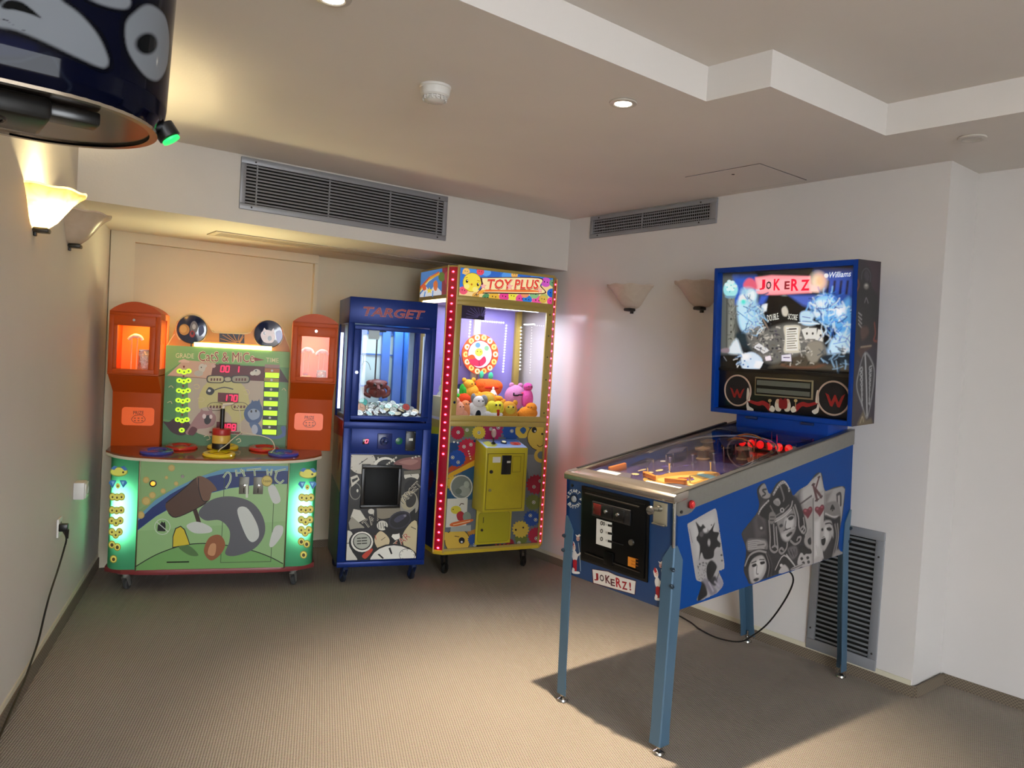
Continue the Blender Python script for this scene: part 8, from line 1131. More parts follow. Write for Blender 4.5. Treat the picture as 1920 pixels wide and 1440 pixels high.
# light strips on the chamfered corners
red_d = mat('strip_red', '#7a0d22', 0.2, emit='#8a0a20', es=0.35)
led_m = glow('led_pink', '#ff2840', 26)
led_me = MB().ball((0, 0, 0), (0.0075, 0.004, 0.0055), 10, 6).mesh('led', led_m)
def led_strip(p0, p1, z0, z1, skip=()):
    (ax, ay), (bx, by) = p0, p1
    d = Vector((bx - ax, by - ay)).normalized(); n = Vector((d.y, -d.x))
    s = part('light_strip', MB().prism([(ax, ay), (bx, by), (bx - n.x * 0.02, by - n.y * 0.02), (ax - n.x * 0.02, ay - n.y * 0.02)], z0, z1, 'z'), red_d, YM, smooth=False, label='dark red corner strip with a row of lit red lamps')
    e = MB()
    for px, py in ((ax, ay), (bx, by)): e.cyl((px, py, z0 - 0.01), (px, py, z1 + 0.01), 0.006, seg=8)
    part('strip_edge', e, gold, s)
    c = Vector(((ax + bx) / 2, (ay + by) / 2)) + n * 0.002
    N = 36
    for k in range(N):
        if k in skip: continue
        z = z0 + 0.02 + (z1 - z0 - 0.05) * k / (N - 1)
        link('led', led_me, s, (c.x, c.y, z), (0, 0, math.atan2(d.y, d.x)))
    return s
led_strip((YX0, 0.041), (0.0, 0.0), 0.165, 1.945, (9, 10, 11))
led_strip((0.69, 0.0), (YX1, 0.041), 0.165, 1.935, (12,))
# blue patch lamps high on the left strip
d_ = part('door', MB().frame(0.0, 0.690, 0.988, 1.743, 0.034, 0.645, 1.024, 1.712, -0.010, 0.006, 0.003), gold, YM)
part('pane', MB().box(0.031, 0.648, -0.002, 0.001, 1.021, 1.715), glass('door_glass', (1, 1, 1), 0.8), d_, smooth=False)
lock(d_, 0.016, -0.010, 1.105, 0.009)
for z in (1.05, 1.27, 1.42, 1.56, 1.70): part('screw', MB().cyl((0.668, -0.010, z), (0.668, -0.0125, z), 0.005, 0.004, 8), screw_m, d_)
part('side_pane', MB().box(YX0 + 0.004, YX0 + 0.007, 0.06, YD - 0.03, 0.985, 1.752), glass('door_glass'), YM, smooth=False)
part('side_pane', MB().box(YX1 - 0.007, YX1 - 0.004, 0.06, YD - 0.03, 0.985, 1.752), glass('door_glass'), YM, smooth=False)
lav = mat('lavender_lining', '#8f86cf', 0.3)
part('back_panel', MB().box(YX0 + 0.01, YX1 - 0.01, YD - 0.014, YD - 0.004, 0.985, 1.755), lav, YM, smooth=False)
part('inner_floor', MB().prism([(0.0, 0.01), (0.69, 0.01), (YX1 - 0.01, 0.045), (YX1 - 0.01, YD - 0.015), (YX0 + 0.01, YD - 0.015), (YX0 + 0.01, 0.045)], 0.986, 1.0, 'z'), mat('floor_white', '#cfc9d8', 0.5), YM, smooth=False)
part('inner_post', MB().box(0.364, 0.41, YD - 0.04, YD - 0.014, 1.0, 1.752), mat('post_cream', '#d9cdb2', 0.35), YM)
part('ceiling_panel', MB().box(0.0, 0.69, 0.03, YD - 0.02, 1.735, 1.742), mat('lining_pale', '#cfcbe6', 0.4), YM, smooth=False)
wl = glow('white_dot_glow', '#ffffff', 6)
dots = MB()
def dot_row(x0, z0, x1, z1, n, y=YD - 0.018):
    for k in range(n):
        t = k / (n - 1)
        dots.ball((x0 + (x1 - x0) * t, y, z0 + (z1 - z0) * t), (0.0052, 0.003, 0.0052), 8, 5)
dot_row(0.625, 1.632, 0.619, 1.30, 18); dot_row(0.384, 1.65, 0.60, 1.65, 13); dot_row(0.34, 1.64, 0.335, 1.45, 10)
for k in range(13): dots.ball((YX1 - 0.012, 0.485 - 0.0015 * k, 1.625 - 0.025 * k), (0.003, 0.0052, 0.0052), 8, 5)  # glowing dots on the side pane imitate the back panel's reflection
for k in range(9): dots.ball((YX1 - 0.012, 0.44 - 0.018 * k, 1.645), (0.003, 0.0052, 0.0052), 8, 5)  # reflected top row, likewise built as glowing dots
part('light_dots_and_reflections', dots, wl, YM, kind='stuff')
for z in (1.725,): part('light_tube', MB().cyl((0.05, 0.10, z), (0.64, 0.10, z), 0.010), glow('tube_white'), YM)
part('light_tube', MB().cyl((YX0 + 0.02, 0.08, 1.742), (YX0 + 0.02, YD - 0.06, 1.742), 0.012), glow('tube_warm', '#ffeec0', 4), YM)
lamp('crane_lamp', 'AREA', (0.34, 0.20, 1.73), 9, (0.84, 0.86, 1.0), 0.55, size_y=0.28, parent=YM)
# prize wheel hanging on the back panel
wh = part('prize_wheel', MB().lathe([(0.138, 0), (0.140, 0.006), (0.138, 0.012), (0.0001, 0.012)], Matrix.Translation((0.378, 0.42, 1.414)) @ Matrix.Rotation(PI / 2, 4, 'X'), 48), mat('wheel_orange', '#d8572a', 0.35), YM)
part('wheel_stand', MB().cyl((0.378, 0.44, 1.0), (0.378, 0.44, 1.29), 0.006), steel, wh)
# crane gantry: thin rod, wire and claw at the left
part('crane_rod', MB().cyl((0.105, 0.26, 1.74), (0.10, 0.26, 1.19), 0.005, seg=10).box(0.06, 0.15, 0.22, 0.30, 1.69, 1.735, 0.004), mat('rod_brass', '#c9b98c', 0.3, 0.5), YM)
part('wire', MB().tube([(0.06, 0.2, 1.40), (0.085, 0.2, 1.43), (0.115, 0.2, 1.42), (0.135, 0.2, 1.38), (0.14, 0.2, 1.33)], 0.0018, 6, 4).tube([(0.055, 0.2, 1.46), (0.075, 0.2, 1.455), (0.08, 0.2, 1.44)], 0.0018, 6, 3), black, YM)
part('title_card', MB().box(0.026, 0.195, -0.0035, -0.002, 1.63, 1.712), mat('card_violet', '#241a3a', 0.4), YM, smooth=False)
part('chute', MB().box(-0.03, 0.02, 0.10, 0.28, 1.0, 1.13, 0.002), mat('chute_cream', '#cdbf8e', 0.35), YM)
# coin box
cbx = part('coin_box', MB().prism([(-0.16, 0.434), (0.0, 0.434), (0.0, 0.873), (-0.16, 0.836)], 0.183, 0.478, 'x', bev=0.003), yel, YM)
tilt = math.atan2(0.037, 0.16)
Mtop = Matrix.Translation((0, -0.16, 0.8365)) @ Matrix.Rotation(tilt, 4, 'X')
ctrl = part('control_plate', MB(Mtop).box(0.186, 0.475, 0.004, 0.158, 0.0, 0.0025, 0.001), mat('plate_blue', '#8aa6d8', 0.3), cbx)
MJ = Matrix.Translation((0.265, -0.09, 0.856))
part('joystick', MB(MJ).lathe([(0.016, 0), (0.011, 0.008), (0.0045, 0.012), (0.0045, 0.04)], seg=16), black, cbx)
part('joystick_knob', MB(MJ).ball((0, 0, 0.066), (0.017, 0.017, 0.028)), mat('knob_rose', '#a98a86', 0.2, coat=0.5), cbx)
MB1 = Mtop @ Matrix.Translation((0.345, 0.085, 0.002))
part('button', MB(MB1).lathe([(0.020, 0), (0.019, 0.008), (0.014, 0.010)], seg=22), black, cbx)
part('button_cap', MB(MB1).lathe([(0.014, 0.008), (0.013, 0.013), (0.0001, 0.015)], seg=22), mat('cap_cream', '#dcd8b4', 0.3, emit='#dcd8a0', es=0.3), cbx)
part('button_cap', MB(Mtop @ Matrix.Translation((0.425, 0.07, 0.002))).lathe([(0.017, 0), (0.016, 0.006), (0.0001, 0.009)], seg=22), mat('cap_red', '#c02a22', 0.3), cbx)
cd = part('coin_door', MB().prism(rrect(0.200, 0.452, 0.455, 0.800, 0.004), -0.1635, -0.159, 'y'), mat('yellow_door', '#b8a91f', 0.4, noise=0.12, nscale=18), cbx)
part('coin_seam', MB().frame(0.196, 0.456, 0.451, 0.804, 0.1995, 0.4525, 0.4545, 0.8005, -0.1615, -0.159), mat('seam_olive', '#6a6012', 0.6), cbx, smooth=False)
cs = part('coin_slot', MB().box(0.293, 0.361, -0.169, -0.163, 0.672, 0.792, 0.004), black, cd)
part('slot_label', MB().box(0.328, 0.352, -0.171, -0.168, 0.745, 0.757), mat('label_white'), cs, smooth=False)
part('coin_card', MB().box(0.230, 0.285, -0.1645, -0.163, 0.747, 0.783), mat('label_white'), cd, smooth=False)
part('coin_frame', MB().frame(0.370, 0.430, 0.685, 0.785, 0.372, 0.428, 0.687, 0.783, -0.1645, -0.163), mat('seam_olive'), cd, smooth=False)
lock(cd, 0.224, -0.163, 0.69, 0.012, screw_m); lock(cd, 0.222, -0.163, 0.575, 0.010, mat('lock_dull', '#8b8450', 0.5))
pd = part('prize_door', MB().box(0.215, 0.470, -0.010, 0.0, 0.195, 0.432, 0.003), yel, YM)
fl = MB().prism(rrect(0.230, 0.455, 0.21, 0.40, 0.018), -0.0125, -0.0095, 'y')
part('door_flap', fl, mat('yellow_flap', '#a8a018', 0.4), pd)
sq = rrect(0.228, 0.457, 0.208, 0.402, 0.02); s2 = rrect(0.2315, 0.4535, 0.2115, 0.3985, 0.0175)
sm_ = MB(); n = len(sq)
sm_.add([(x, -0.0118, z) for x, z in sq] + [(x, -0.0118, z) for x, z in s2], [[i, (i + 1) % n, n + (i + 1) % n, n + i] for i in range(n)])
part('flap_seam', sm_, mat('seam_olive'), pd, smooth=False)
lock(pd, 0.257, -0.0125, 0.29, 0.009, screw_m)
part('slot', MB().box(0.262, 0.266, -0.0135, -0.011, 0.335, 0.372), black, pd, smooth=False)
part('poster', MB().box(0.010, 0.150, -0.003, 0.0, 0.318, 0.498), mat('poster_white', '#c9c9be', 0.35), YM, smooth=False)
for x, y in ((0.04, 0.07), (0.62, 0.08), (0.0, 0.47), (0.66, 0.47)): caster(YM, x, y, 0.143, mat('caster_dark', '#1c1c1c', 0.5, 0.3), mat('wheel_dark', '#101010', 0.5), 0.7, 0.035)
if 'ysign' in ART:
    decal('sign_print', YM, (0, -0.0005 + 0.0042, 0), XB, ZB, ART['ysign'], printmat('lit_sign', 0.25, 0.55, coat=0.3), off=0.0006)
    decal('body_print', YM, (0, 0.0038, 0), XB, ZB, ART['ylower'], prn, off=0.0006)
    decal('side_sign_print', YM, (YX0 + 0.004, YD, 0), (0, -1, 0), ZB, ART['yside'], printmat('lit_sign', 0.25, 0.55, coat=0.3), off=0.001)
    decal('side_print', YM, (YX0 + 0.004, YD, 0), (0, -1, 0), ZB, ART['yside_low'], prn, off=0.001)
    decal('wheel_print', wh, (0, 0.408, 0), XB, ZB, ART['ywheel'], prn)
    decal('card_print', YM, (0, -0.0035, 0), XB, ZB, ART['ycard'], prn)
    decal('poster_print', YM, (0, -0.003, 0), XB, ZB, ART['yposter'], prn)
    decal('plate_print', ctrl, (0, 0, 0.0025), (1, 0, 0), (0, 1, 0), ART['yplate'], prn, M=Mtop)

def plush(x, y, z, rz, label, col, body, blobs=(), eyes=True, extra=()):
    """soft toy: one body mesh of merged round masses, plus eyes and coloured patches as parts"""
    r = root('plush_toy', label, 'plush toy', world(YM, (x, y, z)), R_(-11 + rz), None)
    m = mat('plush_' + col.strip('#'), col, 0.95, spec=0.1, noise=0.08, nscale=40, bump=0.5, bscale=160)
    b = MB().ball((0, 0, body[2]), body, 20, 14)
    for c, rr in blobs: b.ball(c, rr, 14, 10)
    part('body', b, m, r)
    if eyes:
        ex, ey, ez, er = eyes
        e = MB()
        for s in (-1, 1): e.ball((s * ex, ey, ez), er, 10, 8)
        part('eyes', e, black, r)
    for nm, c2, items in extra:
        q = MB()
        for c, rr in items: q.ball(c, rr, 14, 10)
        part(nm, q, mat('plush_' + c2.strip('#'), c2, 0.95, spec=0.1, noise=0.08, nscale=40, bump=0.5, bscale=160), r)
    return r
F = 1.0
plush(0.085, 0.09, F, 10, 'peach plush toy in the bottom left corner of the window', '#e0a287', (0.045, 0.045, 0.055), [((-0.02, 0, 0.105), (0.03, 0.03, 0.03)), ((0.045, -0.01, 0.03), (0.03, 0.03, 0.035))], (0.012, -0.05, 0.075, 0.004))
plush(0.145, 0.10, F, 0, 'salmon plush toy between the peach one and the dog', '#dd8f5e', (0.04, 0.04, 0.05), [((0.0, 0, 0.085), (0.03, 0.03, 0.028))], (0.01, -0.034, 0.092, 0.004))
plush(0.225, 0.075, F, -8, 'white and grey plush dog leaning at the front glass', '#dcdcdc', (0.055, 0.045, 0.05), [((0.0, -0.01, 0.105), (0.042, 0.04, 0.042)), ((-0.045, 0, 0.06), (0.025, 0.025, 0.04)), ((0.05, -0.02, 0.03), (0.04, 0.025, 0.02))], (0.014, -0.048, 0.115, 0.005),
      [('patch', '#8d9094', [((0.03, -0.012, 0.12), (0.026, 0.03, 0.034)), ((-0.034, 0.01, 0.13), (0.016, 0.02, 0.03))]), ('collar', '#20242c', [((-0.01, -0.03, 0.03), (0.018, 0.03, 0.03))])])
plush(0.345, 0.075, F, 6, 'lemon yellow block shaped plush with a red tie at front', '#d9d042', (0.058, 0.04, 0.055), [((-0.025, 0, 0.075), (0.036, 0.036, 0.042)), ((0.025, 0, 0.075), (0.036, 0.036, 0.042)), ((-0.065, 0, 0.06), (0.016, 0.016, 0.024)), ((0.065, 0, 0.06), (0.016, 0.016, 0.024))], (0.014, -0.036, 0.092, 0.007),
      [('tie', '#b0301f', [((0.0, -0.044, 0.035), (0.009, 0.008, 0.02)), ((0, -0.042, 0.055), (0.012, 0.006, 0.008))]), ('collar', '#e6e6e6', [((0, -0.022, 0.03), (0.05, 0.022, 0.018))])])
plush(0.455, 0.095, F, -10, 'ochre round plush with a netted face right of the yellow one', '#c98f33', (0.06, 0.055, 0.058), [((-0.045, 0, 0.10), (0.018, 0.014, 0.02)), ((0.045, 0, 0.105), (0.018, 0.014, 0.02)), ((0.045, 0, 0.03), (0.022, 0.025, 0.02))], (0.016, -0.052, 0.08, 0.006), [('face', '#c4b040', [((0.0, -0.03, 0.06), (0.04, 0.03, 0.036))])])
plush(0.60, 0.085, F, -15, 'orange plush toy in the bottom right corner of the window', '#e08a2c', (0.065, 0.05, 0.042), [((0.02, 0, 0.075), (0.04, 0.038, 0.036)), ((-0.05, -0.01, 0.03), (0.03, 0.028, 0.028))], (0.012, -0.038, 0.082, 0.004))
plush(0.165, 0.19, F + 0.045, 5, 'red tomato shaped plush with big green leaves', '#cc4420', (0.06, 0.055, 0.055), [], (0.02, -0.055, 0.06, 0.005),
      [('leaf', '#3fae3c', [((-0.055, -0.01, 0.085), (0.035, 0.015, 0.022)), ((-0.01, 0, 0.125), (0.02, 0.014, 0.045)), ((0.012, 0.01, 0.115), (0.016, 0.014, 0.036))])])
plush(0.335, 0.19, F + 0.05, 0, 'big orange plush with a yellow netted tummy in the middle', '#e0962e', (0.075, 0.055, 0.06), [((-0.08, -0.005, 0.085), (0.03, 0.025, 0.02)), ((0.085, -0.005, 0.075), (0.036, 0.025, 0.02)), ((0.12, -0.01, 0.06), (0.02, 0.018, 0.016))], None, [('tummy', '#c2a444', [((0.0, -0.025, 0.06), (0.05, 0.036, 0.048))])])
plush(0.285, 0.33, F + 0.10, 0, 'amber plush bear sitting behind the netted orange one', '#e6a436', (0.055, 0.05, 0.055), [((-0.02, 0, 0.105), (0.042, 0.04, 0.036)), ((-0.055, 0, 0.135), (0.016, 0.012, 0.016)), ((0.015, 0, 0.138), (0.016, 0.012, 0.016)), ((0.05, -0.02, 0.04), (0.024, 0.024, 0.022))], (0.012, -0.036, 0.112, 0.005))
plush(0.42, 0.34, F + 0.12, 0, 'large pumpkin orange plush with two green ears at the back', '#e2642a', (0.10, 0.06, 0.065), [((-0.05, 0, 0.085), (0.055, 0.05, 0.045)), ((0.05, 0, 0.08), (0.055, 0.05, 0.045))], None,
      [('ear', '#4fc79a', [((-0.058, 0, 0.155), (0.016, 0.012, 0.028)), ((0.012, 0, 0.15), (0.018, 0.012, 0.026))]), ('stripe', '#c2301c', [((0.0, -0.052, 0.07), (0.055, 0.012, 0.012))])])
plush(0.41, 0.245, F + 0.11, 0, 'small white cone shaped plush in front of the pumpkin one', '#e8e4e0', (0.03, 0.028, 0.03), [((0.0, 0, 0.05), (0.018, 0.016, 0.022)), ((0, 0, 0.075), (0.008, 0.008, 0.016))], (0.008, -0.026, 0.036, 0.003))
plush(0.575, 0.235, F + 0.05, -5, 'pink plush ball with a black smirk at the right', '#c986b4', (0.075, 0.065, 0.085), [((-0.03, 0, 0.165), (0.02, 0.014, 0.02)), ((0.035, 0, 0.165), (0.02, 0.014, 0.02))], None,
      [('smirk', '#101012', [((-0.02, -0.062, 0.10), (0.022, 0.006, 0.005)), ((-0.036, -0.06, 0.108), (0.005, 0.006, 0.012)), ((0.01, -0.064, 0.105), (0.02, 0.006, 0.004))]), ('cheek', '#e0506a', [((0.03, -0.06, 0.118), (0.012, 0.006, 0.005))])])
plush(0.635, 0.17, F + 0.06, 0, 'magenta plush beside the pink ball at the right edge', '#d2559f', (0.04, 0.042, 0.07), [((0, 0, 0.15), (0.032, 0.032, 0.03))], (0.01, -0.03, 0.155, 0.004))
plush(0.06, 0.27, F + 0.05, 15, 'white plush rabbit at the left behind the tomato', '#dfe2e4', (0.05, 0.045, 0.06), [((0.0, 0, 0.125), (0.036, 0.034, 0.034)), ((-0.018, 0, 0.175), (0.01, 0.008, 0.03)), ((0.018, 0, 0.175), (0.01, 0.008, 0.03))], (0.012, -0.032, 0.132, 0.005))
plush(0.185, 0.36, F + 0.10, 0, 'navy and black plush penguin at the back beside the wheel', '#232a44', (0.045, 0.04, 0.05), [((0.03, 0, 0.085), (0.024, 0.02, 0.022)), ((-0.03, 0, 0.085), (0.024, 0.02, 0.022))], None, [('tummy', '#dcdcdc', [((0, -0.025, 0.045), (0.026, 0.02, 0.034))])])

# ------------------------------------------------------------------ pinball machine
PX, PY, PZ, PT = 2.197, 1.736, 0.527, 0.062
PM = root('pinball_machine', 'blue pinball machine with lit backglass on grey blue legs', 'pinball machine', (PX, PY, 0), 0.001)
TM = Matrix.Translation((0, 0, PZ)) @ Matrix.Rotation(-PT, 4, 'Y')
pblue = mat('cabinet_blue', '#063a7c', 0.4, spec=0.12, noise=0.03, nscale=5)
pblue_f = mat('cabinet_front_blue', '#173863', 0.4)
bblue = mat('backbox_blue', '#06368c', 0.35, spec=0.2)
W, L, HF, HR = 0.561, 1.245, 0.405, 0.548
def tm(): return MB(TM)
sidep = [(0.0, 0.0), (L, 0.0), (L, HR), (0.0, HF)]
part('side_panel', tm().prism(sidep, 0.0, 0.018, 'y'), pblue, PM, smooth=False)
part('side_panel', tm().prism(sidep, W - 0.018, W, 'y'), pblue, PM, smooth=False)
part('front_board', tm().box(0.0, 0.018, 0.0, W, 0.0, HF - 0.01), pblue_f, PM, smooth=False)
part('back_board', tm().box(L - 0.018, L, 0.018, W - 0.018, 0.0, HR), pblue, PM, smooth=False)
part('bottom_board', tm().box(0.018, L - 0.018, 0.018, W - 0.018, 0.0, 0.015), mat('bare_ply', '#5a4a36', 0.8), PM, smooth=False)
rail = [(0.008, 0.352), (0.02, 0.345), (0.07, 0.346), (0.092, 0.352), (0.115, 0.366), (L + 0.004, 0.497), (L + 0.004, 0.566), (0.0, 0.428)]
for v0, v1, t0, t1 in ((-0.003, 0.0, -0.003, 0.022), (W, W + 0.003, W - 0.022, W + 0.003)):
    part('side_rail', tm().prism(rail, v0, v1, 'y').prism([(0.0, 0.422), (L + 0.004, 0.560), (L + 0.004, 0.566), (0.0, 0.428)], t0, t1, 'y'), steel, PM, smooth=False)
part('lockdown_bar', tm().prism([(-0.012, 0.396), (0.0, 0.392), (0.07, 0.404), (0.072, 0.434), (0.0, 0.427), (-0.012, 0.418)], -0.005, W + 0.005, 'y', bev=0.003), mat('bar_steel', '#a39a90', 0.25, 0.9), PM)
part('corner_trim', tm().cyl((-0.001, 0.0, 0.235), (-0.001, 0.0, 0.40), 0.006), chrome, PM)
part('glass', tm().prism([(0.068, 0.429), (L - 0.19, 0.545), (L - 0.19, 0.549), (0.068, 0.433)], 0.012, W - 0.012, 'y'), glass('playfield_glass', (0.93, 0.94, 0.96), 1.25), PM, smooth=False)
gl_l = part('glass_channel', tm().prism([(0.05, 0.427), (L - 0.19, 0.547), (L - 0.19, 0.556), (0.05, 0.436)], W - 0.016, W - 0.002, 'y'), black, PM, smooth=False)
# flipper buttons
for v, s in ((-0.004, -1), (W + 0.004, 1)):
    fb = part('flipper_button', tm().lathe([(0.0155, 0), (0.015, 0.006), (0.011, 0.008)], Matrix.Translation((0.087, v, 0.38)) @ Matrix.Rotation(s * -PI / 2, 4, 'X'), 22), mat('button_red', '#a81c22', 0.3), PM)
    part('button_cap', tm().lathe([(0.010, 0.004), (0.009, 0.011), (0.0001, 0.012)], Matrix.Translation((0.087, v, 0.38)) @ Matrix.Rotation(s * -PI / 2, 4, 'X'), 18), mat('button_red_cap', '#c22a2a', 0.25), fb)
part('rail_bolt', tm().cyl((0.032, -0.003, 0.36), (0.032, -0.006, 0.36), 0.006), black, PM)
# front: coin door, plunger, start button
fx = lambda a: W - a           # a = distance from the left end of the front
def fbox(a0, a1, b0, b1, d0, d1, bev=0.0): return tm().box(-d1, -d0, fx(a1), fx(a0), b0, b1, bev)
cdoor = part('coin_door', fbox(0.094, 0.448, 0.078, 0.382, 0.0, 0.008, 0.003), mat('door_black', '#060708', 0.35, spec=0.2), PM)
for a0, a1, b0, b1 in ((0.105, 0.437, 0.090, 0.370),): part('door_panel', fbox(a0, a1, b0, b1, 0.008, 0.014, 0.004), mat('black_satin', '#060708', 0.4, spec=0.12), cdoor)
wl_ = tm().tube([(-0.016, fx(0.125), 0.358), (-0.016, fx(0.41), 0.355)], 0.003, 8, 1).tube([(-0.016, fx(0.13), 0.118), (-0.016, fx(0.42), 0.112)], 0.003, 8, 1)
part('door_ridge', wl_, black, cdoor)
cm_ = part('coin_unit', fbox(0.170, 0.372, 0.278, 0.336, 0.014, 0.024, 0.003), mat('unit_black', '#141416', 0.35), cdoor)
part('price_window', fbox(0.180, 0.222, 0.287, 0.330, 0.024, 0.027, 0.002), mat('window_red', '#5a1512', 0.15, coat=0.5), cm_)
for a in (0.256, 0.318):
    k = part('coin_entry', fbox(a - 0.026, a + 0.026, 0.283, 0.332, 0.024, 0.028, 0.002), mat('entry_black', '#0e0e10', 0.25), cm_)
    part('reject_button', tm().lathe([(0.007, 0), (0.006, 0.007), (0.0001, 0.008)], Matrix.Translation((-0.028, fx(a - 0.004), 0.310)) @ Matrix.Rotation(-PI / 2, 4, 'Y'), 14), chrome, k)
part('price_card', fbox(0.190, 0.271, 0.168, 0.268, 0.014, 0.016), mat('label_white'), cdoor, smooth=False)
part('orange_sticker', fbox(0.358, 0.395, 0.122, 0.157, 0.014, 0.0155), mat('sticker_orange', '#c87a1c', 0.5), cdoor, smooth=False)
part('lock', tm().cyl((-0.013, fx(0.375), 0.215), (-0.022, fx(0.375), 0.215), 0.012, 0.011), steel, cdoor)
part('coin_return', fbox(0.235, 0.285, 0.10, 0.152, 0.014, 0.020, 0.003), mat('black_satin'), cdoor)
part('slot_edge', fbox(0.275, 0.335, 0.194, 0.197, 0.014, 0.017), mat('unit_black'), cdoor, smooth=False)
pp_ = part('plunger_plate', fbox(0.466, 0.530, 0.305, 0.388, 0.0, 0.005, 0.002), mat('plate_steel', '#b8b29c', 0.3, 0.6), PM)
part('plunger_rod', tm().cyl((-0.004, fx(0.497), 0.365), (-0.05, fx(0.497), 0.365), 0.007).cyl((-0.004, fx(0.497), 0.365), (-0.02, fx(0.497), 0.365), 0.013, 0.010), steel, pp_)
part('plunger_knob', tm().lathe([(0.006, 0), (0.014, 0.004), (0.017, 0.010), (0.014, 0.017), (0.0001, 0.020)], Matrix.Translation((-0.046, fx(0.497), 0.365)) @ Matrix.Rotation(-PI / 2, 4, 'Y'), 20), mat('knob_steel', '#8d8a86', 0.2, 0.9), pp_)
part('plate_lip', fbox(0.468, 0.528, 0.305, 0.310, 0.005, 0.016, 0.001), steel, pp_)
part('start_button', tm().lathe([(0.013, 0), (0.012, 0.006), (0.009, 0.008), (0.0001, 0.009)], Matrix.Translation((0, fx(0.047), 0.318)) @ Matrix.Rotation(-PI / 2, 4, 'Y'), 20), mat('start_grey', '#8f9497', 0.35), PM)
part('front_bolt', tm().cyl((0, fx(0.035), 0.372), (-0.004, fx(0.035), 0.372), 0.006), black, PM)
# legs (untilted): angle section hugging each corner
leg_m = mat('leg_blue_grey', '#4a6880', 0.38, 0.3)
def leg(cx, cy, su, sv, ztop, zc, ox, oy, foot):
    """corner at (cx,cy); su/sv point outward; foot shifted by (ox,oy)"""
    wd, th, e = 0.047, 0.004, 0.005
    def sec(px, py, k=1.0):
        o = [(e, e), (e, -wd * k), (e - th, -wd * k), (e - th, e - th), (-wd * k, e - th), (-wd * k, e)]
        o = [(e - 0.004, e), (e, e - 0.004)] + o[1:]
        return [(px + su * a, py + sv * b) for a, b in o]
    mb = MB()
    levels = [(ztop, 0.25), (ztop - 0.055, 1.0), (zc, 1.0), (0.09, 0.92), (0.032, 1.0)]
    rings = []
    for z, k in levels:
        t = max(0.0, (zc - z) / (zc - 0.030)) if z < zc else 0.0
        tl = (z - PZ) * PT * 0.0
        rings.append([(x, y, z) for x, y in sec(cx + ox * t, cy + oy * t, k)])
    n = len(rings[0]); vs = [p for r in rings for p in r]; fs = []
    for i in range(len(rings) - 1):
        for k in range(n): fs.append([i * n + k, i * n + (k + 1) % n, (i + 1) * n + (k + 1) % n, (i + 1) * n + k])
    fs += [list(range(n)), [(len(rings) - 1) * n + k for k in range(n)]]
    mb.add(vs, fs)
    l = part('leg', mb, leg_m, PM, smooth=False)
    fx_, fy_ = cx + ox - su * 0.014, cy + oy - sv * 0.014
    part('foot', MB(Matrix.Translation((fx_, fy_, 0))).lathe([(0.021, 0), (0.024, 0.003), (0.022, 0.010), (0.010, 0.016), (0.006, 0.018), (0.006, 0.06)], seg=24).lathe([(0.012, 0.022), (0.012, 0.029)], seg=6), mat('foot_chrome', '#b9b7b2', 0.2, 1.0), l)
    b = MB()
    for z in (ztop - 0.085, ztop - 0.145):
        d = Vector((su, sv, 0)).normalized()
        c = Vector((cx + su * (e - 0.006), cy + sv * (e - 0.006), z))
        b.cyl(c, c + d * 0.010, 0.010, 0.009, 6); b.ball(c + d * 0.010, 0.007, 10, 6)
    part('bolts', b, mat('bolt_blued', '#31404f', 0.3, 0.8), l)
    return l
# corner positions follow the tilted cabinet
leg(0.0 - 0.012, 0.0, -1, -1, 0.768, 0.56, 0.006, 0.012, 0)
leg(0.0 - 0.012, W, -1, 1, 0.768, 0.56, 0.000, -0.012, 0)
leg(L * math.cos(PT) - 0.012, 0.0, 1, -1, 0.80, 0.62, 0.088, 0.012, 0)
leg(L * math.cos(PT) - 0.012, W, 1, 1, 0.80, 0.62, 0.088, -0.012, 0)
# backbox
UB, WB, ZBX, HB, DB = 1.056, 0.732, 0.600, 0.713, 0.198
V0 = W / 2 - WB / 2; V1 = W / 2 + WB / 2
bl = lambda a: V1 - a      # a from the left edge as seen from the front
part('neck', tm().box(UB + 0.012, L - 0.004, bl(0.62), bl(0.145), 0.515, ZBX + 0.004, 0.003), bblue, PM)
for a in (0.20, 0.49): part('hinge', tm().box(UB + 0.004, UB + 0.014, bl(a + 0.065), bl(a), ZBX - 0.016, ZBX - 0.004, 0.003), mat('hinge_blue', '#0a2454', 0.4), PM)
bb = tm()
bb.box(UB + 0.05, UB + DB, V0, V1, ZBX, ZBX + HB, 0.003)
bb.box(UB, UB + 0.052, V0, V0 + 0.022, ZBX, ZBX + HB, 0.003); bb.box(UB, UB + 0.052, V1 - 0.022, V1, ZBX, ZBX + HB, 0.003)
bb.box(UB, UB + 0.052, V0 + 0.02, V1 - 0.02, ZBX + HB - 0.024, ZBX + HB, 0.003); bb.box(UB, UB + 0.052, V0 + 0.02, V1 - 0.02, ZBX, ZBX + 0.022, 0.003)
bx = part('backbox', bb, bblue, PM)
part('trim_frame', tm().prism([(UB + 0.028, ZBX + 0.208), (UB + 0.05, ZBX + 0.208), (UB + 0.05, ZBX + 0.222), (UB + 0.028, ZBX + 0.222)], V0 + 0.022, V1 - 0.022, 'y'), black, bx, smooth=False)
spk = part('speaker_panel', tm().box(UB + 0.034, UB + 0.05, V0 + 0.022, V1 - 0.022, ZBX + 0.022, ZBX + 0.208, 0.002), mat('panel_satin', '#07080a', 0.3), bx)
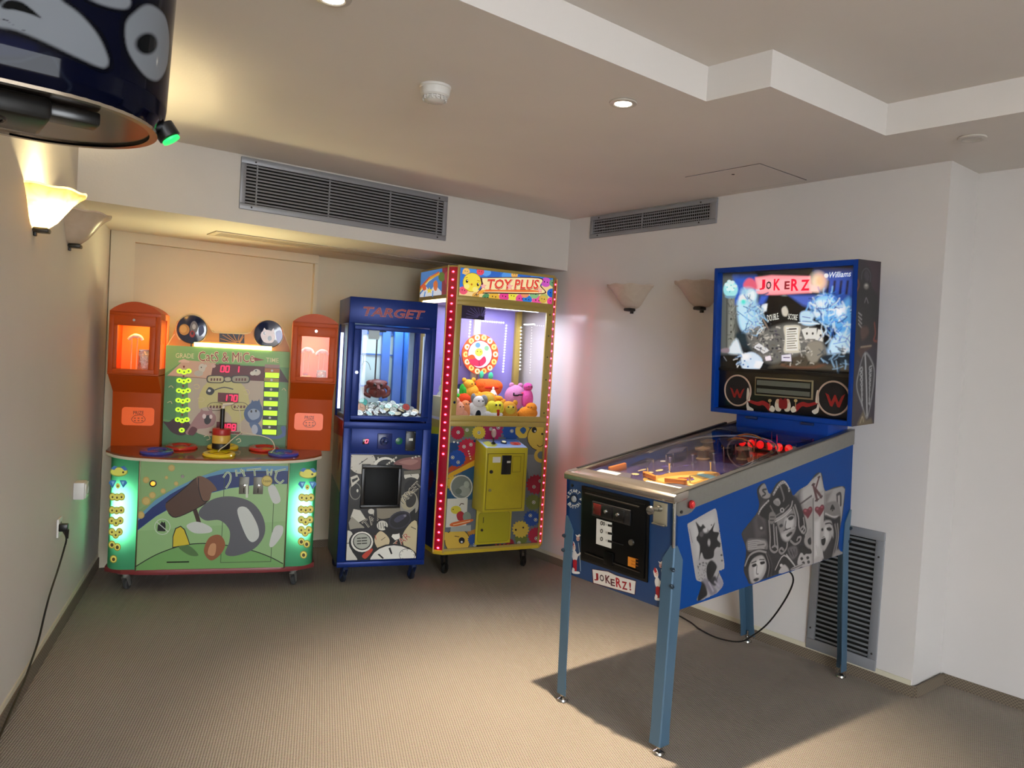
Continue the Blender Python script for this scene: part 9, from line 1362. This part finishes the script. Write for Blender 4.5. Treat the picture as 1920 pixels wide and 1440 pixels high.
for a in (0.133, 0.628):
    R1 = 0.074
    q = part('speaker_ring', tm().torus((UB + 0.034, bl(a), ZBX + 0.113), R1, 0.0045, 40, 8, Matrix.Rotation(PI / 2, 4, 'Y'), mi=0), mat('ring_tan', '#b39a8a', 0.35), spk)
    part('speaker_grille', tm().lathe([(R1, 0.0), (R1 * 0.6, 0.0015), (0.0001, 0.002)], Matrix.Translation((UB + 0.0335, bl(a), ZBX + 0.113)) @ Matrix.Rotation(-PI / 2, 4, 'Y'), 36), mat('grille_black', '#0a0607', 0.7, bump=0.6, bscale=500), q)
ds = part('score_display', tm().box(UB + 0.028, UB + 0.035, bl(0.532), bl(0.232), ZBX + 0.098, ZBX + 0.186, 0.002), mat('display_frame', '#8f8468', 0.35, 0.3), spk)
part('display_glass', tm().box(UB + 0.0265, UB + 0.0285, bl(0.525), bl(0.239), ZBX + 0.105, ZBX + 0.179), mat('display_dark', '#0b0c0c', 0.12), ds, smooth=False)
for z0, z1 in ((0.148, 0.172), (0.112, 0.133)): part('digit_row', tm().box(UB + 0.0255, UB + 0.027, bl(0.52), bl(0.245), ZBX + z0, ZBX + z1), mat('tube_grey', '#5b5f57', 0.25), ds, smooth=False)
# playfield
pf = lambda u: 0.378 + 0.085 * u
MPF = TM @ Matrix.Translation((0, 0, 0.378)) @ Matrix.Rotation(-math.atan(0.085), 4, 'Y')
def pm_(): return MB(MPF)
pf_ = part('playfield', pm_().box(0.03, 1.22, 0.02, W - 0.02, -0.012, 0.0), mat('playfield_wood', '#2e2730', 0.25, noise=0.5, nscale=14, coat=0.6), PM, smooth=False)
apron = part('apron', pm_().prism([(0.03, 0.03), (0.03, W - 0.03), (0.20, W - 0.03), (0.215, W - 0.16), (0.13, W / 2 + 0.05), (0.13, W / 2 - 0.03), (0.205, 0.15), (0.215, 0.03)], 0.0, 0.02, 'z'), mat('apron_grey', '#56525a', 0.35), PM)
part('instruction_card', pm_().prism([(0.135, 0.42), (0.135, 0.535), (0.185, 0.545), (0.185, 0.43)], 0.021, 0.0225, 'z'), mat('card_bright', '#e9e2d2', 0.5), apron, smooth=False)
part('instruction_card', pm_().prism([(0.135, 0.10), (0.135, 0.27), (0.165, 0.27), (0.165, 0.10)], 0.021, 0.0225, 'z'), mat('card_bright'), apron, smooth=False)
part('instruction_card', pm_().prism([(0.185, 0.40), (0.185, 0.45), (0.215, 0.455), (0.215, 0.405)], 0.0005, 0.0015, 'z'), mat('card_yellow', '#d9b83a', 0.5), apron, smooth=False)
fl_m = mat('flipper_orange', '#c9782c', 0.35)
def flip(u, v, ang, ln=0.075):
    M = Matrix.Translation((u, v, 0.014)) @ Matrix.Rotation(ang, 4, 'Z')
    f = MB(MPF @ M)
    o = [(0.011 * math.cos(a), 0.011 * math.sin(a)) for a in [PI / 2 + PI * k / 8 for k in range(9)]] + [(ln + 0.006 * math.cos(a), 0.006 * math.sin(a)) for a in [-PI / 2 + PI * k / 6 for k in range(7)]]
    f.prism(o, -0.008, 0.008, 'z')
    part('flipper', f, fl_m, PM)
flip(0.265, 0.37, R_(-110)); flip(0.265, 0.17, R_(110))
part('side_arm', pm_().box(0.21, 0.31, 0.515, 0.53, 0.0, 0.03, 0.002), mat('arm_orange', '#b9682c', 0.4), PM)
clear = glass('clear_plastic', (0.92, 0.92, 0.95), 2.2, 0.05)
def plastic(pts, z, m, nm='clear_plastic_guard'):
    g = part(nm, pm_().prism(pts, z, z + 0.003, 'z'), m, PM)
    p = pm_()
    for u, v in pts[:3]: p.cyl((u, v, 0), (u, v, z), 0.0035, seg=8)
    part('posts', p, chrome, g)
plastic([(0.30, 0.39), (0.43, 0.47), (0.43, 0.505), (0.28, 0.47)], 0.03, clear); plastic([(0.30, 0.17), (0.43, 0.08), (0.43, 0.05), (0.28, 0.09)], 0.03, clear)
plastic([(0.48, 0.44), (0.60, 0.50), (0.66, 0.47), (0.56, 0.42)], 0.045, mat('plastic_violet', '#3b3557', 0.2, coat=0.6), 'printed_plastic')
plastic([(0.55, 0.07), (0.74, 0.05), (0.78, 0.10), (0.62, 0.13)], 0.045, mat('plastic_rust', '#6e3a24', 0.2, coat=0.6), 'printed_plastic')
plastic([(0.70, 0.30), (0.82, 0.42), (0.90, 0.38), (0.84, 0.28)], 0.06, mat('plastic_violet'), 'printed_plastic')
plastic([(0.88, 0.06), (1.02, 0.06), (1.02, 0.24), (0.90, 0.16)], 0.07, mat('plastic_plum', '#4a2030', 0.2, coat=0.6), 'printed_plastic')
plastic([(0.94, 0.30), (1.04, 0.28), (1.04, 0.50), (0.94, 0.52)], 0.075, mat('plastic_navy', '#1a1f38', 0.2, coat=0.6), 'printed_plastic')
# arched ramps in amber
amb = mat('ramp_amber', '#8a4d20', 0.2, coat=0.5)
for cu, cv, rr in ((0.80, 0.30, 0.085), (0.86, 0.29, 0.10)):
    pts = [(cu + 0.25 * rr * math.sin(t), cv + rr * math.cos(t), 0.03 + rr * 0.55 * math.sin(t)) for t in [PI * k / 10 for k in range(11)]]
    part('wire_ramp', pm_().tube(pts, 0.0035, 8, 3), amb, PM)
part('wire_ramp', pm_().tube([(0.45, 0.53, 0.05), (0.65, 0.52, 0.06), (0.82, 0.48, 0.065), (0.92, 0.36, 0.065), (0.93, 0.22, 0.06), (0.80, 0.10, 0.055), (0.60, 0.06, 0.05), (0.42, 0.05, 0.04)], 0.0035, 8, 5).tube([(0.45, 0.515, 0.05), (0.65, 0.505, 0.06), (0.81, 0.465, 0.065), (0.905, 0.35, 0.065), (0.91, 0.22, 0.06), (0.79, 0.115, 0.055), (0.60, 0.075, 0.05), (0.42, 0.065, 0.04)], 0.0035, 8, 5), chrome, PM)
for u, v, m in ((0.56, 0.36, chrome), (0.47, 0.41, chrome), (0.63, 0.30, chrome), (0.70, 0.16, chrome), (0.50, 0.22, chrome), (0.38, 0.34, chrome)):
    part('bumper_post', pm_().lathe([(0.009, 0), (0.009, 0.004), (0.004, 0.008), (0.004, 0.036), (0.008, 0.042), (0.0001, 0.046)], Matrix.Translation((u, v, 0)), 14), m, PM)
for u, v in ((0.66, 0.38), (0.76, 0.24), (0.80, 0.46)):
    c = part('pop_bumper', pm_().lathe([(0.034, 0), (0.034, 0.006), (0.026, 0.010), (0.026, 0.04), (0.036, 0.046), (0.036, 0.052), (0.0001, 0.060)], Matrix.Translation((u, v, 0)), 24), mat('bumper_cap', '#7a5f4a', 0.25, coat=0.5), PM)
for k in range(6):
    v = 0.372 - k * 0.0478
    d = part('red_dome', tm().ball((0.935, v, 0.488), (0.017, 0.017, 0.019), 16, 10), mat('dome_red', '#c01818', 0.1, emit='#e81414', es=1.3, coat=0.6), PM)
    part('lamp_core', tm().ball((0.932, v, 0.484), (0.006, 0.006, 0.007), 8, 6), glow('dome_core', '#ff6a50', 8), d)
part('dome_rail', tm().box(0.925, 0.965, 0.11, 0.40, 0.458, 0.470, 0.003), mat('rail_dark', '#1a1416', 0.3), PM)
if 'pplay' in ART:
    decal('playfield_print', pf_, (0, W, 0), (0, -1, 0), (1, 0, 0), ART['pplay'], printmat('playfield_ink', 0.25, coat=0.5), M=MPF)
# power cord under the cabinet
P0 = (3.10, 1.93, 0.56)
r = root('machine_cord', 'black cord looping from under the pinball machine to the skirting', 'cord', P0)
pts = [(3.10, 1.93, 0.56), (3.30, 1.93, 0.47), (3.36, 1.971, 0.365), (3.38, 2.072, 0.193), (3.39, 2.171, 0.085), (3.39, 2.246, 0.03), (3.39, 2.374, 0.008), (3.42, 2.513, 0.006), (3.47, 2.62, 0.006), (3.53, 2.85, 0.006)]
part('cord', MB(Matrix.Translation((-P0[0], -P0[1], -P0[2]))).tube(pts, 0.0042, 8, 6), black, r)
part('strain_relief', MB().cyl((0.0, 0, 0.03), (0, 0, -0.012), 0.010, 0.007, 12), black, r)

# ------------------------------------------------------------------ printed art on the pinball machine
ink = printmat('side_ink', 0.35)
if 'pside' in ART:
    decal('start_print', PM, (0, W, 0), (0, -1, 0), (0, 0, 1), ART['pfront'], prn, M=TM)
    for nm, k in (('jester_print', 'pjester0'), ('jester_print', 'pjester1'), ('name_sign', 'psign')): decal(nm, PM, (0, W, 0), (0, -1, 0), (0, 0, 1), ART[k], prn, M=TM)
    decal('card_print', cdoor, (0, W, 0), (0, -1, 0), (0, 0, 1), ART['pcardprint'], prn, off=0.0166, M=TM)
    decal('speaker_print', spk, (UB + 0.034, V1, ZBX), (0, -1, 0), (0, 0, 1), ART['pspk'], prn, off=0.003, M=TM)
    decal('title', bx, (UB + 0.04, V1, ZBX), (0, -1, 0), (0, 0, 1), ART['btitle'], printmat('title_ink', 0.3, 0.6), off=0.003, M=TM)
    def painted(name, art, x0, x1, y0, y1, nx, ny, m, O, A, B, parent, mask=None, off=0.0008, gain=1.0):
        p = Paint(x0, x1, y0, y1, nx, ny, '#101010')
        p.gain = gain
        p.draw(ART[art])
        if art == 'bglass':
            K = lambda *q: [(a / 1000.0, b / 1000.0) for a, b in q]
            p.scribble(K((150, 600), (235, 610), (270, 500), (250, 380), (170, 380)), 70, ('#4a7cb0', '#e8f6ff', '#2c5078', '#8fc4ee', '#b8dcf4'), 0.05, 0.006, 1)
            p.scribble(K((470, 560), (590, 580), (700, 520), (700, 330), (560, 380), (500, 480)), 110, ('#2a62b8', '#e8f6ff', '#1d3f80', '#7ab8f0', '#c8e6ff'), 0.05, 0.006, 2)
            p.scribble(K((150, 420), (345, 450), (345, 280), (200, 270)), 80, ('#2a2a2c', '#8a8680', '#c4c0b8', '#3f3c44', '#64584a'), 0.022, 0.006, 3)
            p.scribble(K((450, 330), (520, 330), (510, 250), (345, 245), (345, 268), (450, 268)), 40, ('#1d1d20', '#9a948c', '#d0ccc4', '#4a4038'), 0.02, 0.005, 4)
            p.scribble(K((60, 560), (100, 560), (100, 330), (60, 330)), 24, ('#3a3c38', '#a09e94', '#5a5c56'), 0.03, 0.005, 5)
            p.scribble(K((560, 330), (700, 340), (700, 230), (520, 240)), 30, ('#10161c', '#8ab0d0', '#2a3a4a'), 0.05, 0.006, 6)
            p.scribble(K((100, 300), (190, 300), (190, 225), (100, 225)), 16, ('#4f6f9a', '#ffffff', '#a8c4e4'), 0.025, 0.005, 7)
        mk = None
        if mask:
            d = p.sdf([(q.x, q.y) for q in spline([(a, b, 0) for a, b in ART[mask][0][2]], 4, True)])
            mk = (d < p.cell * 0.5).ravel()
        me = p.mesh(name, m, plane_fn(O, A, B, off, TM), mk)
        return link(name, me, parent)
    X, Y, Z = (1, 0, 0), (0, 1, 0), (0, 0, 1)
    painted('side_art', 'pside', 0.395, 1.215, 0.001, 0.44, 330, 200, ink, (0, 0, 0), X, Z, PM, 'pside_mask', 0.0006, 0.55)
    painted('card_art', 'pcard', 0.06, 0.33, 0.002, 0.35, 130, 170, ink, (0, 0, 0), X, Z, PM, 'pcard_mask', 0.0006, 0.75)
    painted('backglass', 'bglass', 0.022, WB - 0.022, 0.214, HB - 0.024, 300, 210, printmat('backglass_ink', 0.25, 0.55), (UB + 0.04, V1, ZBX), (0, -1, 0), Z, bx, None, 0.0)
    painted('side_print', 'bside', 0.0, DB, 0.0, HB, 70, 250, ink, (UB, V0, ZBX), X, Z, bx, None, 0.0008, 0.7)
part('backglass_pane', tm().box(UB + 0.030, UB + 0.033, V0 + 0.021, V1 - 0.021, ZBX + 0.216, ZBX + HB - 0.022), glass('backglass_pane', (1, 1, 1), 0.6), bx, smooth=False)

# ------------------------------------------------------------------ boxing machine head hanging in from the left
HXc, HYc, HRr = 0.17, 1.4275, 0.185
BMc = root('boxing_machine', 'dark blue airbrushed boxing machine head hanging in at the upper left', 'arcade machine', (-0.10, HYc, 0))
off_ = Vector((0.10, -HYc, 0))
def outline(e, n_arc=28):
    """stadium outline grown by e: near side from the left, round the nose, far side back to the left"""
    r = HRr + e
    pts = [(-0.14, HYc - r), (HXc, HYc - r)]
    pts += [(HXc + r * math.sin(PI * k / n_arc), HYc - r * math.cos(PI * k / n_arc)) for k in range(1, n_arc + 1)]
    return pts + [(-0.14, HYc + r)]
p = Paint(-0.295, PI * HRr + 0.02, 1.732, 2.17, 420, 250, '#060a22')
p.gain = 0.5
p.draw(ART.get('head', []))
prof_z = np.array([1.732, 1.738, 1.750, 1.775, 1.9, 2.05, 2.13, 2.17]); prof_e = np.array([-0.016, -0.012, -0.006, -0.002, 0.003, 0.010, 0.004, -0.03])
def head_fn(S, Z):
    e = np.interp(Z, prof_z, prof_e)
    th = np.clip(S / HRr, 0, PI)
    x = np.where(S < 0, HXc + S, HXc + (HRr + e) * np.sin(th))
    y = HYc - (HRr + e) * np.cos(th)
    x = np.where(S > PI * HRr, HXc - (S - PI * HRr), x)
    return np.stack([x + off_.x, y + off_.y, Z], 1)
gloss_paint = printmat('airbrushed_gloss', 0.08, spec=0.1)
sh_ = link('shell', p.mesh('shell', gloss_paint, head_fn), BMc)
back = MB(Matrix.Translation(off_))
back.box(-0.14, HXc - 0.02, HYc + HRr - 0.004, HYc + HRr, 1.74, 2.15)
back.prism(outline(-0.031), 2.168, 2.172, 'z')
back.box(-0.145, -0.138, HYc - HRr + 0.01, HYc + HRr - 0.01, 1.735, 2.165)
part('shell_back', back, mat('shell_navy', '#0b1034', 0.15, coat=0.8), BMc, smooth=False)
tray_m = mat('tray_steel', '#9a9088', 0.16, 0.9)
part('bottom_plate', MB(Matrix.Translation(off_)).prism(outline(-0.018), 1.734, 1.738, 'z').prism(outline(-0.006), 1.7505, 1.752, 'z'), tray_m, BMc)
lip = MB(Matrix.Translation(off_))
o1, o2 = outline(-0.014), outline(-0.026)
n = len(o1)
lip.add([(x, y, 1.730) for x, y in o1] + [(x, y, 1.730) for x, y in o2] + [(x, y, 1.738) for x, y in o1], [[i, i + 1, n + i + 1, n + i] for i in range(n - 1)] + [[i, 2 * n + i, 2 * n + i + 1, i + 1] for i in range(n - 1)])
part('plate_lip', lip, mat('lip_steel', '#b8ab9a', 0.2, 0.9), BMc)
part('bag_mechanism', MB(Matrix.Translation(off_)).box(-0.12, 0.172, HYc - 0.135, HYc - 0.02, 1.700, 1.733, 0.008), mat('mech_black', '#060606', 0.3), BMc)
part('hook_arm', MB(Matrix.Translation(off_)).box(0.168, 0.238, HYc - 0.115, HYc - 0.072, 1.712, 1.732, 0.004), mat('mech_black'), BMc)
part('cap_ring', MB(Matrix.Translation(off_)).torus((0.09, HYc - 0.085, 1.700), 0.03, 0.003, 24, 8), mat('mech_black'), BMc)
M = Matrix.Translation(off_ + Vector((HXc + 0.97 * HRr, HYc - 0.035, 1.745))) @ Matrix.Rotation(R_(70), 4, 'Z') @ Matrix.Rotation(R_(145), 4, 'X')
part('start_button', MB(M).lathe([(0.018, -0.01), (0.018, 0.012), (0.015, 0.014)], seg=24), black, BMc)
part('button_lens', MB(M).lathe([(0.0148, 0.010), (0.0145, 0.018), (0.0001, 0.021)], seg=24), glow('green_lens', '#22d860', 1.6), BMc)
part('column', MB(Matrix.Translation(off_)).box(-0.165, -0.03, HYc - 0.10, HYc + 0.06, 0.05, 1.80, 0.01), mat('shell_navy'), BMc)
part('base', MB(Matrix.Translation(off_)).box(-0.17, -0.02, HYc - 0.12, HYc + 0.07, 0.0, 0.06, 0.01), black, BMc)
